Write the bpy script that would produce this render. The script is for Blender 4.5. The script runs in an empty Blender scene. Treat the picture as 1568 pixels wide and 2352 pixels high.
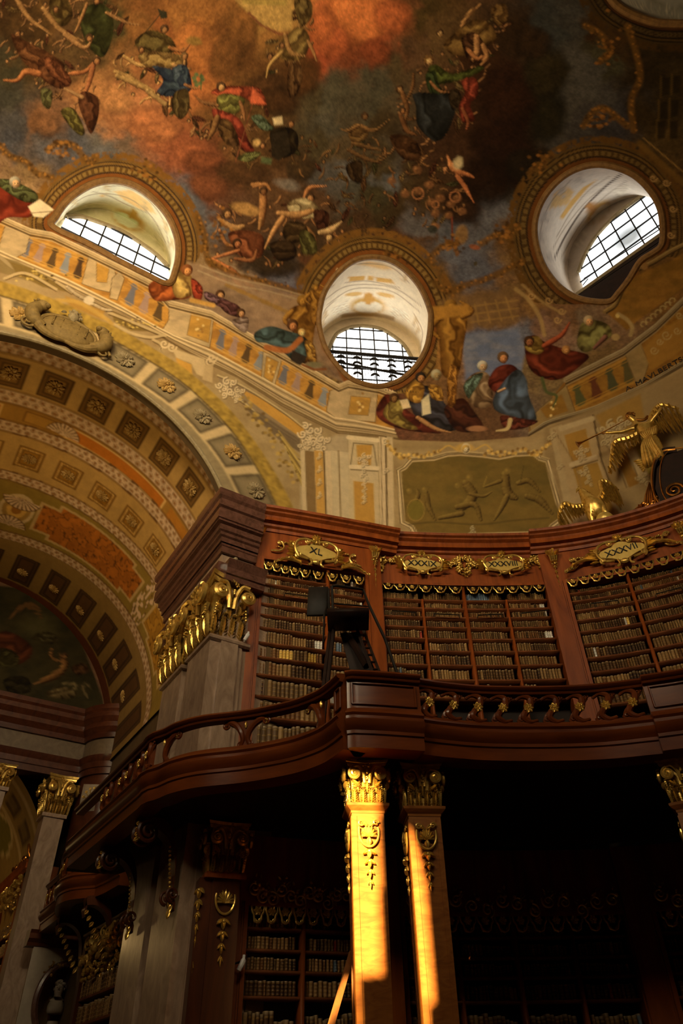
import bpy, math, random
import numpy as np
from mathutils import Matrix, Vector

C = bpy.context.scene.collection
rnd = random.Random(7)
PI = math.pi

# ------------------------------------------------------------------ camera, light, exposure
FPX = 1639.0                       # focal length in pixels of the 1568 x 2352 frame
CXP, CYP = 784.0, 1176.0
ZN = np.array([746.8, -736.65])    # vanishing point of the verticals
HV = np.array([-579.8, 2607.4])    # vanishing point of the side hall
_up = np.array([ZN[0] - CXP, -(ZN[1] - CYP), -FPX]); _up /= np.linalg.norm(_up)
_ax = np.array([HV[0] - CXP, -(HV[1] - CYP), -FPX]); _ax -= _up * (_ax @ _up); _ax /= np.linalg.norm(_ax)
RW = np.array([-_ax, np.cross(_up, -_ax), _up])     # world = RW @ camera; the side hall runs along -X
CAMZ = 1.6                         # everything is built with the camera at height 0 and lifted at the end

def ray(p):
    p = np.asarray(p, float)
    d = np.stack([p[..., 0] - CXP, -(p[..., 1] - CYP), -FPX * np.ones_like(p[..., 0])], -1)
    return d @ RW.T
def proj(w):
    d = np.asarray(w, float) @ RW
    dz = np.where(-d[..., 2] > 1e-3, -d[..., 2], 1e-3)
    return np.stack([CXP + FPX * d[..., 0] / dz, CYP - FPX * d[..., 1] / dz], -1)
def at_z(p, z):
    d = ray(p); return d * (z / d[..., 2:3])
def at_x(p, x):
    d = ray(p); return d * (x / d[..., 0:1])
def at_y(p, y):
    d = ray(p); return d * (y / d[..., 1:2])
def at_r(p, r):
    d = ray(p); return d * (r / np.hypot(d[..., 0:1], d[..., 1:2]))
def azel(p):
    d = ray(p); return math.degrees(math.atan2(d[1], -d[0])), d[2] / math.hypot(d[0], d[1])
def pol(az, r, z=0.0):
    a = math.radians(az); return np.array([-r * math.cos(a), r * math.sin(a), z])

cam_d = bpy.data.cameras.new('camera'); cam = bpy.data.objects.new('camera', cam_d); C.objects.link(cam)
cam_d.sensor_fit = 'VERTICAL'; cam_d.sensor_height = 36.0; cam_d.lens = 36.0 * FPX / 2352.0
cam_d.clip_start = 0.05; cam_d.clip_end = 200
cam.matrix_world = Matrix.Translation((0, 0, 0)) @ Matrix([list(r) for r in RW]).to_4x4()
S = bpy.context.scene; S.camera = cam
S.view_settings.view_transform = 'Standard'; S.view_settings.look = 'None'
S.view_settings.exposure = 0.0; S.view_settings.gamma = 1.0; S.view_settings.use_curve_mapping = False
S.cycles.use_denoising = True
S.cycles.max_bounces = 4; S.cycles.diffuse_bounces = 3; S.cycles.glossy_bounces = 2; S.cycles.use_adaptive_sampling = True; S.cycles.adaptive_threshold = 0.025
S.cycles.sample_clamp_indirect = 4.0; S.cycles.caustics_reflective = False; S.cycles.caustics_refractive = False

w = bpy.data.worlds.new('world'); S.world = w; w.use_nodes = True
w.node_tree.nodes['Background'].inputs[0].default_value = (0.75, 0.85, 1.0, 1); w.node_tree.nodes['Background'].inputs[1].default_value = 0.5

def lamp(name, kind, loc, energy, col, target=None, **kw):
    d = bpy.data.lights.new(name, kind); d.energy = energy; d.color = col
    for k, v in kw.items(): setattr(d, k, v)
    o = bpy.data.objects.new(name, d); C.objects.link(o); o.location = loc
    if target is not None:
        o.rotation_euler = (Vector(target) - Vector(loc)).to_track_quat('-Z', 'Y').to_euler()
    return o
# daylight from the dome windows behind the camera, an added dome fill, and the warm lamps of the hall
SPR = math.radians(76)
lamp('window_daylight', 'AREA', (9.6, -2.0, 20), 430, (1.0, 0.82, 0.54), (-14, 7, 17.5), size=5.0, spread=SPR)
lamp('window_daylight', 'AREA', (2, -15.5, 20), 410, (1.0, 0.80, 0.50), (-12, 10, 14.0), size=5.0, spread=SPR)
lamp('hall_lamp', 'AREA', (-21.0, -2.0, 9.0), 170, (1.0, 0.66, 0.25), (-20.5, 2.5, 19), size=2.5, spread=math.radians(140))
lamp('dome_fill', 'AREA', (-5.5, -4.0, 16.0), 1800, (1.0, 0.76, 0.42), (-11, -1.5, 27), size=3.0)  # added fill light that brightens the fresco from below
lamp('far_hall_lamp', 'POINT', (-37, 1.0, 6.5), 110, (1.0, 0.62, 0.22), shadow_soft_size=0.4)
# the low sun let in by openings shaped in the unseen rear wall; it falls on the two wooden columns
SUN_TARGET = pol(36.0, 12.9, 1.2)
SUN_FROM = SUN_TARGET + 34.0 * np.array([0.55, -0.72, 0.215])
sun = lamp('sun', 'SUN', tuple(SUN_FROM), 50.0, (1.0, 0.63, 0.22), tuple(SUN_TARGET), angle=math.radians(0.40))

# ------------------------------------------------------------------ materials
MATS = {}
def _mat(name):
    m = bpy.data.materials.new(name); m.use_nodes = True; MATS[name] = m
    nt = m.node_tree; b = nt.nodes['Principled BSDF']; return m, nt, b
def srgb(r, g, b):
    f = lambda c: (c / 255 / 12.92) if c / 255 <= 0.04045 else ((c / 255 + 0.055) / 1.055) ** 2.4
    return (f(r), f(g), f(b))
def ramp(nt, stops):
    r = nt.nodes.new('ShaderNodeValToRGB'); e = r.color_ramp.elements
    e[0].position, e[0].color = stops[0][0], (*stops[0][1], 1)
    e[1].position, e[1].color = stops[-1][0], (*stops[-1][1], 1)
    for p, c in stops[1:-1]:
        k = e.new(p); k.color = (*c, 1)
    return r
def noise(nt, scale, detail=4, rough=0.6, vec=None, stretch=None, dist=0.0):
    n = nt.nodes.new('ShaderNodeTexNoise'); n.inputs['Scale'].default_value = scale
    n.inputs['Detail'].default_value = detail; n.inputs['Roughness'].default_value = rough; n.inputs['Distortion'].default_value = dist
    tc = nt.nodes.new('ShaderNodeTexCoord')
    if stretch:
        mp = nt.nodes.new('ShaderNodeMapping'); mp.inputs['Scale'].default_value = stretch
        nt.links.new(tc.outputs['Object'], mp.inputs['Vector']); nt.links.new(mp.outputs[0], n.inputs['Vector'])
    else:
        nt.links.new(tc.outputs['Object'], n.inputs['Vector'])
    return n
def bump(nt, b, src, strength, dist=0.02):
    k = nt.nodes.new('ShaderNodeBump'); k.inputs['Strength'].default_value = strength; k.inputs['Distance'].default_value = dist
    nt.links.new(src, k.inputs['Height']); nt.links.new(k.outputs[0], b.inputs['Normal'])
def noisy(name, c0, c1, scale, rough, stretch=None, metal=0.0, bmp=0.0, coat=0.0, dist=0.0, spec=0.5):
    m, nt, b = _mat(name)
    n = noise(nt, scale, 5, 0.6, stretch=stretch, dist=dist); r = ramp(nt, [(0.3, c0), (0.7, c1)])
    nt.links.new(n.outputs['Fac'], r.inputs[0]); nt.links.new(r.outputs[0], b.inputs['Base Color'])
    b.inputs['Roughness'].default_value = rough; b.inputs['Metallic'].default_value = metal
    b.inputs['Coat Weight'].default_value = coat; b.inputs['Coat Roughness'].default_value = 0.15
    b.inputs['Specular IOR Level'].default_value = spec
    if bmp: bump(nt, b, n.outputs['Fac'], bmp)
    return m
noisy('walnut', (0.17, 0.036, 0.006), (0.38, 0.095, 0.016), 2.2, 0.42, stretch=(1, 1, 0.12), coat=0.0, dist=1.5, spec=0.2)
noisy('walnut_dark', (0.05, 0.012, 0.004), (0.115, 0.031, 0.008), 2.0, 0.36, stretch=(1, 1, 0.2), coat=0.08, dist=1.2, spec=0.25)
noisy('walnut_gallery', (0.10, 0.022, 0.005), (0.21, 0.050, 0.010), 1.6, 0.28, stretch=(0.4, 0.4, 2.2), coat=0.12, dist=0.6, spec=0.3)
noisy('column_wood', (0.20, 0.062, 0.010), (0.36, 0.135, 0.024), 3.2, 0.42, stretch=(0.6, 0.6, 2.2), coat=0.1, dist=1.6, spec=0.3)
noisy('shelf_wood', (0.13, 0.038, 0.010), (0.24, 0.075, 0.020), 3.0, 0.55, stretch=(1, 1, 0.3), spec=0.2)
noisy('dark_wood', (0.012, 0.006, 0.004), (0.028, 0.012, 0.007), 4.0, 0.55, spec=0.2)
noisy('black_iron', (0.010, 0.008, 0.007), (0.018, 0.015, 0.012), 6.0, 0.5, spec=0.2)
noisy('plank_wood', (0.30, 0.12, 0.04), (0.42, 0.18, 0.06), 5.0, 0.55, stretch=(3, 3, 0.4))
noisy('gold', (0.60, 0.36, 0.06), (0.95, 0.66, 0.18), 9.0, 0.27, metal=0.66, bmp=0.35)
noisy('old_gold', (0.40, 0.22, 0.05), (0.66, 0.40, 0.12), 8.0, 0.42, metal=0.85, bmp=0.3)
noisy('bronze_gold', (0.30, 0.12, 0.022), (0.55, 0.25, 0.05), 7.0, 0.3, metal=1.0, bmp=0.2)
noisy('plaque_gold', (0.62, 0.42, 0.09), (0.80, 0.58, 0.16), 5.0, 0.35, metal=0.35)
noisy('stucco_olive', (0.15, 0.095, 0.025), (0.27, 0.175, 0.05), 7.0, 0.75, bmp=0.4)
noisy('marble', (0.27, 0.175, 0.115), (0.48, 0.34, 0.235), 1.9, 0.32, stretch=(1.3, 1.3, 0.55), dist=2.2, coat=0.2)
noisy('marble_cream', (0.13, 0.092, 0.055), (0.20, 0.145, 0.09), 2.2, 0.4, dist=1.5)
noisy('marble_brown', (0.080, 0.034, 0.022), (0.165, 0.074, 0.050), 3.0, 0.27, dist=2.0, coat=0.3)
noisy('marble_red', (0.045, 0.011, 0.006), (0.125, 0.038, 0.016), 1.2, 0.3, dist=2.5, coat=0.3)
noisy('ink', (0.008, 0.006, 0.004), (0.012, 0.009, 0.006), 5.0, 0.7)
noisy('shelf_back', (0.010, 0.005, 0.003), (0.018, 0.009, 0.005), 4.0, 0.8)
noisy('floor_stone', (0.12, 0.07, 0.05), (0.20, 0.13, 0.09), 1.0, 0.35)
noisy('plaster_dark', (0.10, 0.06, 0.025), (0.16, 0.10, 0.04), 0.9, 0.85)
noisy('plaster_ochre', (0.30, 0.19, 0.07), (0.40, 0.26, 0.10), 1.2, 0.85)
noisy('stucco_gold', (0.36, 0.21, 0.055), (0.52, 0.33, 0.10), 9.0, 0.6, bmp=0.3)
noisy('stucco_grey', (0.22, 0.165, 0.085), (0.36, 0.28, 0.15), 8.0, 0.7, bmp=0.2)
noisy('statue_plaster', (0.36, 0.30, 0.22), (0.46, 0.38, 0.28), 3.0, 0.6)
noisy('white_plastic', (0.75, 0.75, 0.72), (0.85, 0.85, 0.82), 3.0, 0.4)
noisy('moulding_brown', (0.17, 0.085, 0.022), (0.30, 0.155, 0.042), 6.0, 0.7, bmp=0.25)

def painted(name, rough=0.85, grain=0.25, gscale=2.5, spec=0.25):
    """limewash and fresco: the paint sits in the mesh's colour attribute, broken by a fine mottling"""
    m, nt, b = _mat(name)
    a = nt.nodes.new('ShaderNodeVertexColor'); a.layer_name = 'paint'
    n = noise(nt, gscale, 6, 0.7); r = ramp(nt, [(0.25, (1 - grain,) * 3), (0.75, (1 + grain,) * 3)])
    nt.links.new(n.outputs['Fac'], r.inputs[0])
    mx = nt.nodes.new('ShaderNodeMix'); mx.data_type = 'RGBA'; mx.blend_type = 'MULTIPLY'; mx.inputs[0].default_value = 1.0
    nt.links.new(a.outputs['Color'], mx.inputs[6]); nt.links.new(r.outputs[0], mx.inputs[7])
    nt.links.new(mx.outputs[2], b.inputs['Base Color'])
    b.inputs['Roughness'].default_value = rough; b.inputs['Specular IOR Level'].default_value = spec
    return m
painted('fresco', 0.9, 0.28, 2.2, 0.15); painted('wall_paint', 0.85, 0.14, 3.0, 0.2); painted('book_leather', 0.5, 0.25, 14.0, 0.4)
def glow(name, col, strength, var=0.0, col2=None, sc=0.6):
    m, nt, b = _mat(name)
    n = noise(nt, sc, 3, 0.5); r = ramp(nt, [(0.38, col2 or col), (0.6, col)]); nt.links.new(n.outputs['Fac'], r.inputs[0])
    nt.links.new(r.outputs[0], b.inputs['Emission Color']); b.inputs['Emission Strength'].default_value = strength
    b.inputs['Base Color'].default_value = (0.5, 0.5, 0.5, 1); b.inputs['Roughness'].default_value = 0.3
    return m
glow('daylit_glass', (1.0, 0.98, 0.93), 3.4, col2=(0.93, 0.96, 0.95)); glow('daylit_glass_grey', (0.95, 0.98, 1.0), 2.6, col2=(0.10, 0.12, 0.13), sc=0.55)
def _dull(m, c, r0, r1):
    nt = m.node_tree; b = nt.nodes['Principled BSDF']; g = nt.nodes.new('ShaderNodeNewGeometry'); v = nt.nodes.new('ShaderNodeVectorMath'); v.operation = 'DISTANCE'; v.inputs[1].default_value = tuple(c)
    mp = nt.nodes.new('ShaderNodeMapRange'); mp.inputs[1].default_value = r0; mp.inputs[2].default_value = r1; nt.links.new(g.outputs['Position'], v.inputs[0]); nt.links.new(v.outputs['Value'], mp.inputs[0])
    r = ramp(nt, [(0.0, (0.12, 0.14, 0.15)), (1.0, (0.95, 0.98, 1.0))]); nt.links.new(mp.outputs[0], r.inputs[0]); nt.links.new(r.outputs[0], b.inputs['Emission Color'])
glow('lamp_bulb', (1.0, 0.93, 0.78), 6.0)

# ------------------------------------------------------------------ mesh builder
class MB:
    def __init__(s): s.v = []; s.f = []; s.n = 0; s.col = []
    def add(s, v, f, col=None):
        v = np.asarray(v, float)
        if v.shape[0] == 0: return
        s.v.append(v)
        for q in f: s.f.append([i + s.n for i in q])
        s.n += len(v)
        s.col.append(np.tile(np.array(col if col is not None else (0.5, 0.5, 0.5)), (len(v), 1)) if col is None or np.ndim(col) == 1 else np.asarray(col))
    def tf(s, v, M):
        v = np.asarray(v, float)
        return v if M is None else v @ M[:3, :3].T + M[:3, 3]
    def box(s, c, h, M=None, col=None):
        x, y, z = h
        v = np.array([(a * x, b * y, d * z) for a in (-1, 1) for b in (-1, 1) for d in (-1, 1)]) + np.array(c)
        s.add(s.tf(v, M), [(0, 1, 3, 2), (4, 6, 7, 5), (0, 4, 5, 1), (2, 3, 7, 6), (0, 2, 6, 4), (1, 5, 7, 3)], col)
    def tube(s, pts, r, n=8, M=None, col=None, flat=1.0):
        P = np.asarray(pts, float); k = len(P); r = np.broadcast_to(np.asarray(r, float), (k,))
        T = np.gradient(P, axis=0); T /= np.maximum(np.linalg.norm(T, axis=1, keepdims=True), 1e-9)
        up = np.array([0.0, 0.0, 1.0])
        if abs(T[0] @ up) > 0.9: up = np.array([0.0, 1.0, 0.0]) if abs(T[0][1]) < 0.9 else np.array([1.0, 0, 0])
        V = []; u = up - T[0] * (up @ T[0]); u /= np.linalg.norm(u)
        for i in range(k):
            u = u - T[i] * (u @ T[i]); l = np.linalg.norm(u); u = u / l if l > 1e-6 else up
            w_ = np.cross(T[i], u)
            for j in range(n):
                a = 2 * PI * j / n; V.append(P[i] + r[i] * (math.cos(a) * u * flat + math.sin(a) * w_))
        f = [(i * n + j, i * n + (j + 1) % n, (i + 1) * n + (j + 1) % n, (i + 1) * n + j) for i in range(k - 1) for j in range(n)]
        f += [tuple(range(n))[::-1], tuple((k - 1) * n + j for j in range(n))]
        s.add(s.tf(V, M), f, col)
    def lathe(s, prof, n=20, M=None, col=None, a0=0.0, a1=2 * PI):
        full = abs(a1 - a0 - 2 * PI) < 1e-6; m = n if full else n + 1
        V = [(r * math.cos(a0 + (a1 - a0) * j / n), r * math.sin(a0 + (a1 - a0) * j / n), z) for r, z in prof for j in range(m)]
        f = []
        for i in range(len(prof) - 1):
            for j in range(n):
                f.append((i * m + j, i * m + (j + 1) % m, (i + 1) * m + (j + 1) % m, (i + 1) * m + j))
        s.add(s.tf(V, M), f, col)
    def ell(s, c, r, M=None, nu=10, nv=6, col=None, R=None):
        V = []
        for i in range(nv + 1):
            t = PI * i / nv
            for j in range(nu):
                p = 2 * PI * j / nu; V.append((math.sin(t) * math.cos(p), math.sin(t) * math.sin(p), math.cos(t)))
        V = np.array(V) * np.array(r)
        if R is not None: V = V @ np.asarray(R).T
        V = V + np.array(c)
        f = [(i * nu + j, (i + 1) * nu + j, (i + 1) * nu + (j + 1) % nu, i * nu + (j + 1) % nu) for i in range(nv) for j in range(nu)]
        s.add(s.tf(V, M), f, col)
    def prism(s, poly, z0, z1, M=None, col=None, bev=0.0):
        p = np.asarray(poly, float); k = len(p); c = p.mean(0)
        V = [(*q, z0) for q in p]
        if bev:
            V += [(*q, z1 - bev) for q in p]; sh = c + (p - c) * (1 - bev / max(np.abs(p - c).max(), 1e-6) * 1.2); V += [(*q, z1) for q in sh]; L = 3
        else:
            V += [(*q, z1) for q in p]; L = 2
        f = [(l * k + i, l * k + (i + 1) % k, (l + 1) * k + (i + 1) % k, (l + 1) * k + i) for l in range(L - 1) for i in range(k)]
        f += [tuple((L - 1) * k + i for i in range(k)), tuple(range(k))[::-1]]
        s.add(s.tf(V, M), f, col)
    def grid(s, P, col=None, closed=False):
        P = np.asarray(P, float); a, b = P.shape[:2]
        f = [(i * b + j, i * b + (j + 1) % b, (i + 1) * b + (j + 1) % b, (i + 1) * b + j) for i in range(a - 1) for j in range(b if closed else b - 1)]
        s.add(P.reshape(-1, 3), f, None if col is None else (np.asarray(col).reshape(-1, 3) if np.ndim(col) > 1 else col))
    def sweep(s, rings, col=None, closed=True, caps=True):
        """rings: list of equal-length cross-sections in space"""
        R = np.asarray(rings, float); a, b = R.shape[:2]
        f = [(i * b + j, (i + 1) * b + j, (i + 1) * b + (j + 1) % b, i * b + (j + 1) % b) for i in range(a - 1) for j in range(b if closed else b - 1)]
        if caps and closed: f += [tuple(range(b)), tuple((a - 1) * b + j for j in range(b))[::-1]]
        s.add(R.reshape(-1, 3), f, col)
    def mesh(s, name, mat, smooth=True, org=None, paint=False, angle=35):
        v = np.concatenate(s.v) if s.v else np.zeros((0, 3))
        if org is not None: v = v - np.asarray(org)
        me = bpy.data.meshes.new(name)
        nf = len(s.f); cnt = np.array([len(q) for q in s.f], dtype=np.int32)
        me.vertices.add(len(v)); me.vertices.foreach_set('co', v.astype(np.float32).ravel())
        me.loops.add(int(cnt.sum())); me.polygons.add(nf)
        me.loops.foreach_set('vertex_index', np.fromiter((i for q in s.f for i in q), dtype=np.int32, count=int(cnt.sum())))
        me.polygons.foreach_set('loop_start', np.concatenate([[0], np.cumsum(cnt)[:-1]]).astype(np.int32))
        me.update(calc_edges=True); me.validate()
        me.materials.append(MATS[mat])
        if smooth:
            me.polygons.foreach_set('use_smooth', np.ones(len(me.polygons), dtype=bool))
            if angle: me.set_sharp_from_angle(angle=math.radians(angle))
        if paint:
            ca = me.color_attributes.new('paint', 'FLOAT_COLOR', 'POINT')
            cc = np.concatenate(s.col); cc = np.c_[cc, np.ones(len(cc))].astype(np.float32)
            if len(cc) == len(me.vertices): ca.data.foreach_set('color', cc.ravel())
        return me
    def build(s, name, mat, parent=None, smooth=True, paint=False, angle=35, org=None):
        g = np.zeros(3)
        if parent is not None: g = np.array(parent['_org'])
        o_ = g if parent is not None else (np.zeros(3) if org is None else np.asarray(org, float))
        me = s.mesh(name, mat, smooth, o_ if (parent is not None or org is not None) else None, paint, angle)
        o = bpy.data.objects.new(name, me); C.objects.link(o)
        if parent is not None: o.parent = parent
        else: o.location = tuple(o_)
        o['_org'] = list(o_)
        return o
def tag(o, label=None, cat=None, group=None, kind=None):
    if label: o['label'] = label
    if cat: o['category'] = cat
    if group: o['group'] = group
    if kind: o['kind'] = kind
    return o
def thing(name, loc, label, cat, group=None):
    o = bpy.data.objects.new(name, None); C.objects.link(o); o.location = tuple(loc); o['_org'] = [float(q) for q in loc]
    o.empty_display_size = 0.2
    return tag(o, label, cat, group)
def struct(o): o['kind'] = 'structure'; return o
def frame(p, n, up=(0, 0, 1)):
    """4x4 with local x to the viewer's right, y up, z out of the wall (n)"""
    n = np.asarray(n, float); n = n / np.linalg.norm(n); up = np.asarray(up, float)
    x = np.cross(up, n); x /= np.linalg.norm(x); y = np.cross(n, x)
    M = np.eye(4); M[:3, 0] = x; M[:3, 1] = y; M[:3, 2] = n; M[:3, 3] = p; return M
def spl(pts, n=8, closed=False):
    P = np.asarray(pts, float); k = len(P); out = []
    if closed: Q = np.concatenate([P[-1:], P, P[:2]]); m = k
    else: Q = np.concatenate([2 * P[:1] - P[1:2], P, 2 * P[-1:] - P[-2:-1]]); m = k - 1
    for i in range(m):
        a, b, c, d = Q[i:i + 4]
        for j in range(n):
            t = j / n; out.append(0.5 * (2 * b + (c - a) * t + (2 * a - 5 * b + 4 * c - d) * t * t + (3 * b - a - 3 * c + d) * t ** 3))
    if not closed: out.append(P[-1])
    return np.array(out)
# ------------------------------------------------------------------ carved ornament, in a local frame (x right, y up, z out)
def scroll(mb, c, r, turns, th, M, z=0.0, a0=0.0, cw=1, n=30, k=6):
    t = np.linspace(0, 1, n); a = a0 + cw * turns * 2 * PI * t; rr = r * (1 - 0.86 * t)
    mb.tube(np.c_[c[0] + rr * np.cos(a), c[1] + rr * np.sin(a), z + th * (0.6 + 0.9 * t)], th * (1 - 0.45 * t), k, M)
def leaf(mb, a, b, w, M, z=0.0, h=None, curl=0.0):
    a = np.array(a, float); b = np.array(b, float); d = b - a; L = np.linalg.norm(d); d /= L; e = np.array([-d[1], d[0]])
    h = w * 0.7 if h is None else h; V = []; ns = 6
    for i in range(ns + 1):
        t = i / ns; ww = w * math.sin(PI * min(1, t * 0.92 + 0.08)) ** 0.8; c = a + d * L * t + e * curl * L * math.sin(PI * t)
        zz = z + h * math.sin(PI * (0.15 + 0.75 * t)) + h * 0.5 * t
        V += [(*(c + e * ww), z + 0.2 * (zz - z)), (*(c + e * ww * 0.45), zz), (*c, zz * 1 - 0.35 * h), (*(c - e * ww * 0.45), zz), (*(c - e * ww), z + 0.2 * (zz - z))]
    f = [(i * 5 + j, i * 5 + j + 1, i * 5 + j + 6, i * 5 + j + 5) for i in range(ns) for j in range(4)]
    mb.add(mb.tf(V, M), f)
def rosette(mb, c, r, n, M, z=0.0, rings=2):
    for q in range(rings):
        rr = r * (1 - 0.38 * q); off = PI / n * q
        for i in range(n):
            a = 2 * PI * i / n + off
            leaf(mb, (c[0] + 0.25 * rr * math.cos(a), c[1] + 0.25 * rr * math.sin(a)), (c[0] + rr * math.cos(a), c[1] + rr * math.sin(a)), rr * 2.2 / n, M, z + 0.10 * r * q, h=0.16 * r)
    mb.ell((c[0], c[1], z + 0.2 * r), (0.22 * r, 0.22 * r, 0.16 * r), M, 8, 5)
def beads(mb, pts, r, M, z=0.0, jit=0.0):
    for i, p in enumerate(pts):
        k = 1 + jit * (rnd.random() - 0.5)
        mb.ell((p[0], p[1], z + 0.4 * r), (r * k, r * k, r * k), M, 6, 4)
def cluster(mb, c, r, n, M, z=0.0, size=0.3):
    """a knot of leaves, fruit and flowers"""
    for i in range(n):
        a = rnd.random() * 2 * PI; q = r * math.sqrt(rnd.random())
        p = (c[0] + q * math.cos(a), c[1] + q * math.sin(a)); k = size * r * (0.7 + 0.6 * rnd.random())
        if i % 3 == 0: mb.ell((*p, z + k * 0.8), (k, k, k), M, 7, 5)
        else:
            b = a + (rnd.random() - 0.5) * 2
            leaf(mb, p, (p[0] + 2.0 * k * math.cos(b), p[1] + 2.0 * k * math.sin(b)), k * 0.6, M, z + k * 0.4, h=k * 0.6)
def swag(mb, a, b, sag, r, M, z=0.0, n=18):
    for i in range(n + 1):
        t = i / n; p = (a[0] + (b[0] - a[0]) * t, a[1] + (b[1] - a[1]) * t - sag * 4 * t * (1 - t)); k = r * (0.6 + 0.7 * math.sin(PI * t))
        cluster(mb, p, k, 4, M, z, 0.55)
def shell(mb, c, r, M, z=0.0, n=9):
    for i in range(n):
        a = PI * (0.02 + 0.96 * i / (n - 1)); L = r * (0.8 + 0.2 * math.sin(a))
        mb.tube([(c[0], c[1], z + 0.05 * r), (c[0] + 0.5 * L * math.cos(a), c[1] + 0.5 * L * math.sin(a), z + 0.24 * r), (c[0] + L * math.cos(a), c[1] + L * math.sin(a), z + 0.10 * r)], [0.04 * r, 0.10 * r, 0.13 * r], 6, M)
def drop(mb, c, L, wdt, M, z=0.0, n=4):
    """a hanging string of flower buds that tapers downwards"""
    y = c[1]
    for i in range(n):
        k = wdt * (1 - 0.2 * i); st = L / n
        for sx in (-1, 1): leaf(mb, (c[0], y), (c[0] + sx * k * 0.9, y - st * 0.55), k * 0.30, M, z, h=k * 0.4)
        leaf(mb, (c[0], y), (c[0], y - st * 0.95), k * 0.36, M, z, h=k * 0.55)
        mb.ell((c[0], y - st * 0.25, z + k * 0.35), (k * 0.28, k * 0.28, k * 0.28), M, 6, 4); y -= st
def text_mesh(name, body, size, M, mat, parent, depth=0.004):
    cu = bpy.data.curves.new(name, 'FONT'); cu.body = body; cu.size = size; cu.extrude = depth; cu.align_x = 'CENTER'; cu.align_y = 'CENTER'
    t = bpy.data.objects.new(name + '_curve', cu); C.objects.link(t)
    dg = bpy.context.evaluated_depsgraph_get(); me = bpy.data.meshes.new_from_object(t.evaluated_get(dg))
    bpy.data.objects.remove(t); me.name = name
    v = np.empty(len(me.vertices) * 3, np.float32); me.vertices.foreach_get('co', v); v = v.reshape(-1, 3) @ M[:3, :3].T + M[:3, 3]
    if parent is not None: v = v - np.array(parent['_org'])
    me.vertices.foreach_set('co', v.astype(np.float32).ravel()); me.materials.clear(); me.materials.append(MATS[mat]); me.update()
    o = bpy.data.objects.new(name, me); C.objects.link(o)
    if parent is not None: o.parent = parent
    o['_org'] = [0, 0, 0]
    return o
# ------------------------------------------------------------------ the painter: a canvas laid over the ceiling, from which every vertex takes its paint
OX, OY, CW_, CH_ = 80, 80, 1728, 1760
YY, XX = np.mgrid[0:CH_, 0:CW_].astype(np.float32); XX = XX - OX; YY = YY - OY
_rs = np.random.RandomState(11)
def vnoise(x, y, seed=0):
    r = np.random.RandomState(seed); T = r.rand(64, 64).astype(np.float32)
    xi = np.floor(x).astype(int); yi = np.floor(y).astype(int); fx = x - xi; fy = y - yi
    fx = fx * fx * (3 - 2 * fx); fy = fy * fy * (3 - 2 * fy); a = T[yi % 64, xi % 64]; b = T[yi % 64, (xi + 1) % 64]; c = T[(yi + 1) % 64, xi % 64]; d = T[(yi + 1) % 64, (xi + 1) % 64]
    return (a * (1 - fx) + b * fx) * (1 - fy) + (c * (1 - fx) + d * fx) * fy
def fbm(x, y, seed=0, o=4):
    s = 0; a = 0.5
    for i in range(o): s = s + a * vnoise(x, y, seed + i); x = x * 2.03 + 7; y = y * 2.03 + 3; a *= 0.5
    return s / 0.94
LIN = lambda c: np.where(np.asarray(c, float) / 255 <= 0.04045, np.asarray(c, float) / 255 / 12.92, ((np.asarray(c, float) / 255 + 0.055) / 1.055) ** 2.4)
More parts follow.
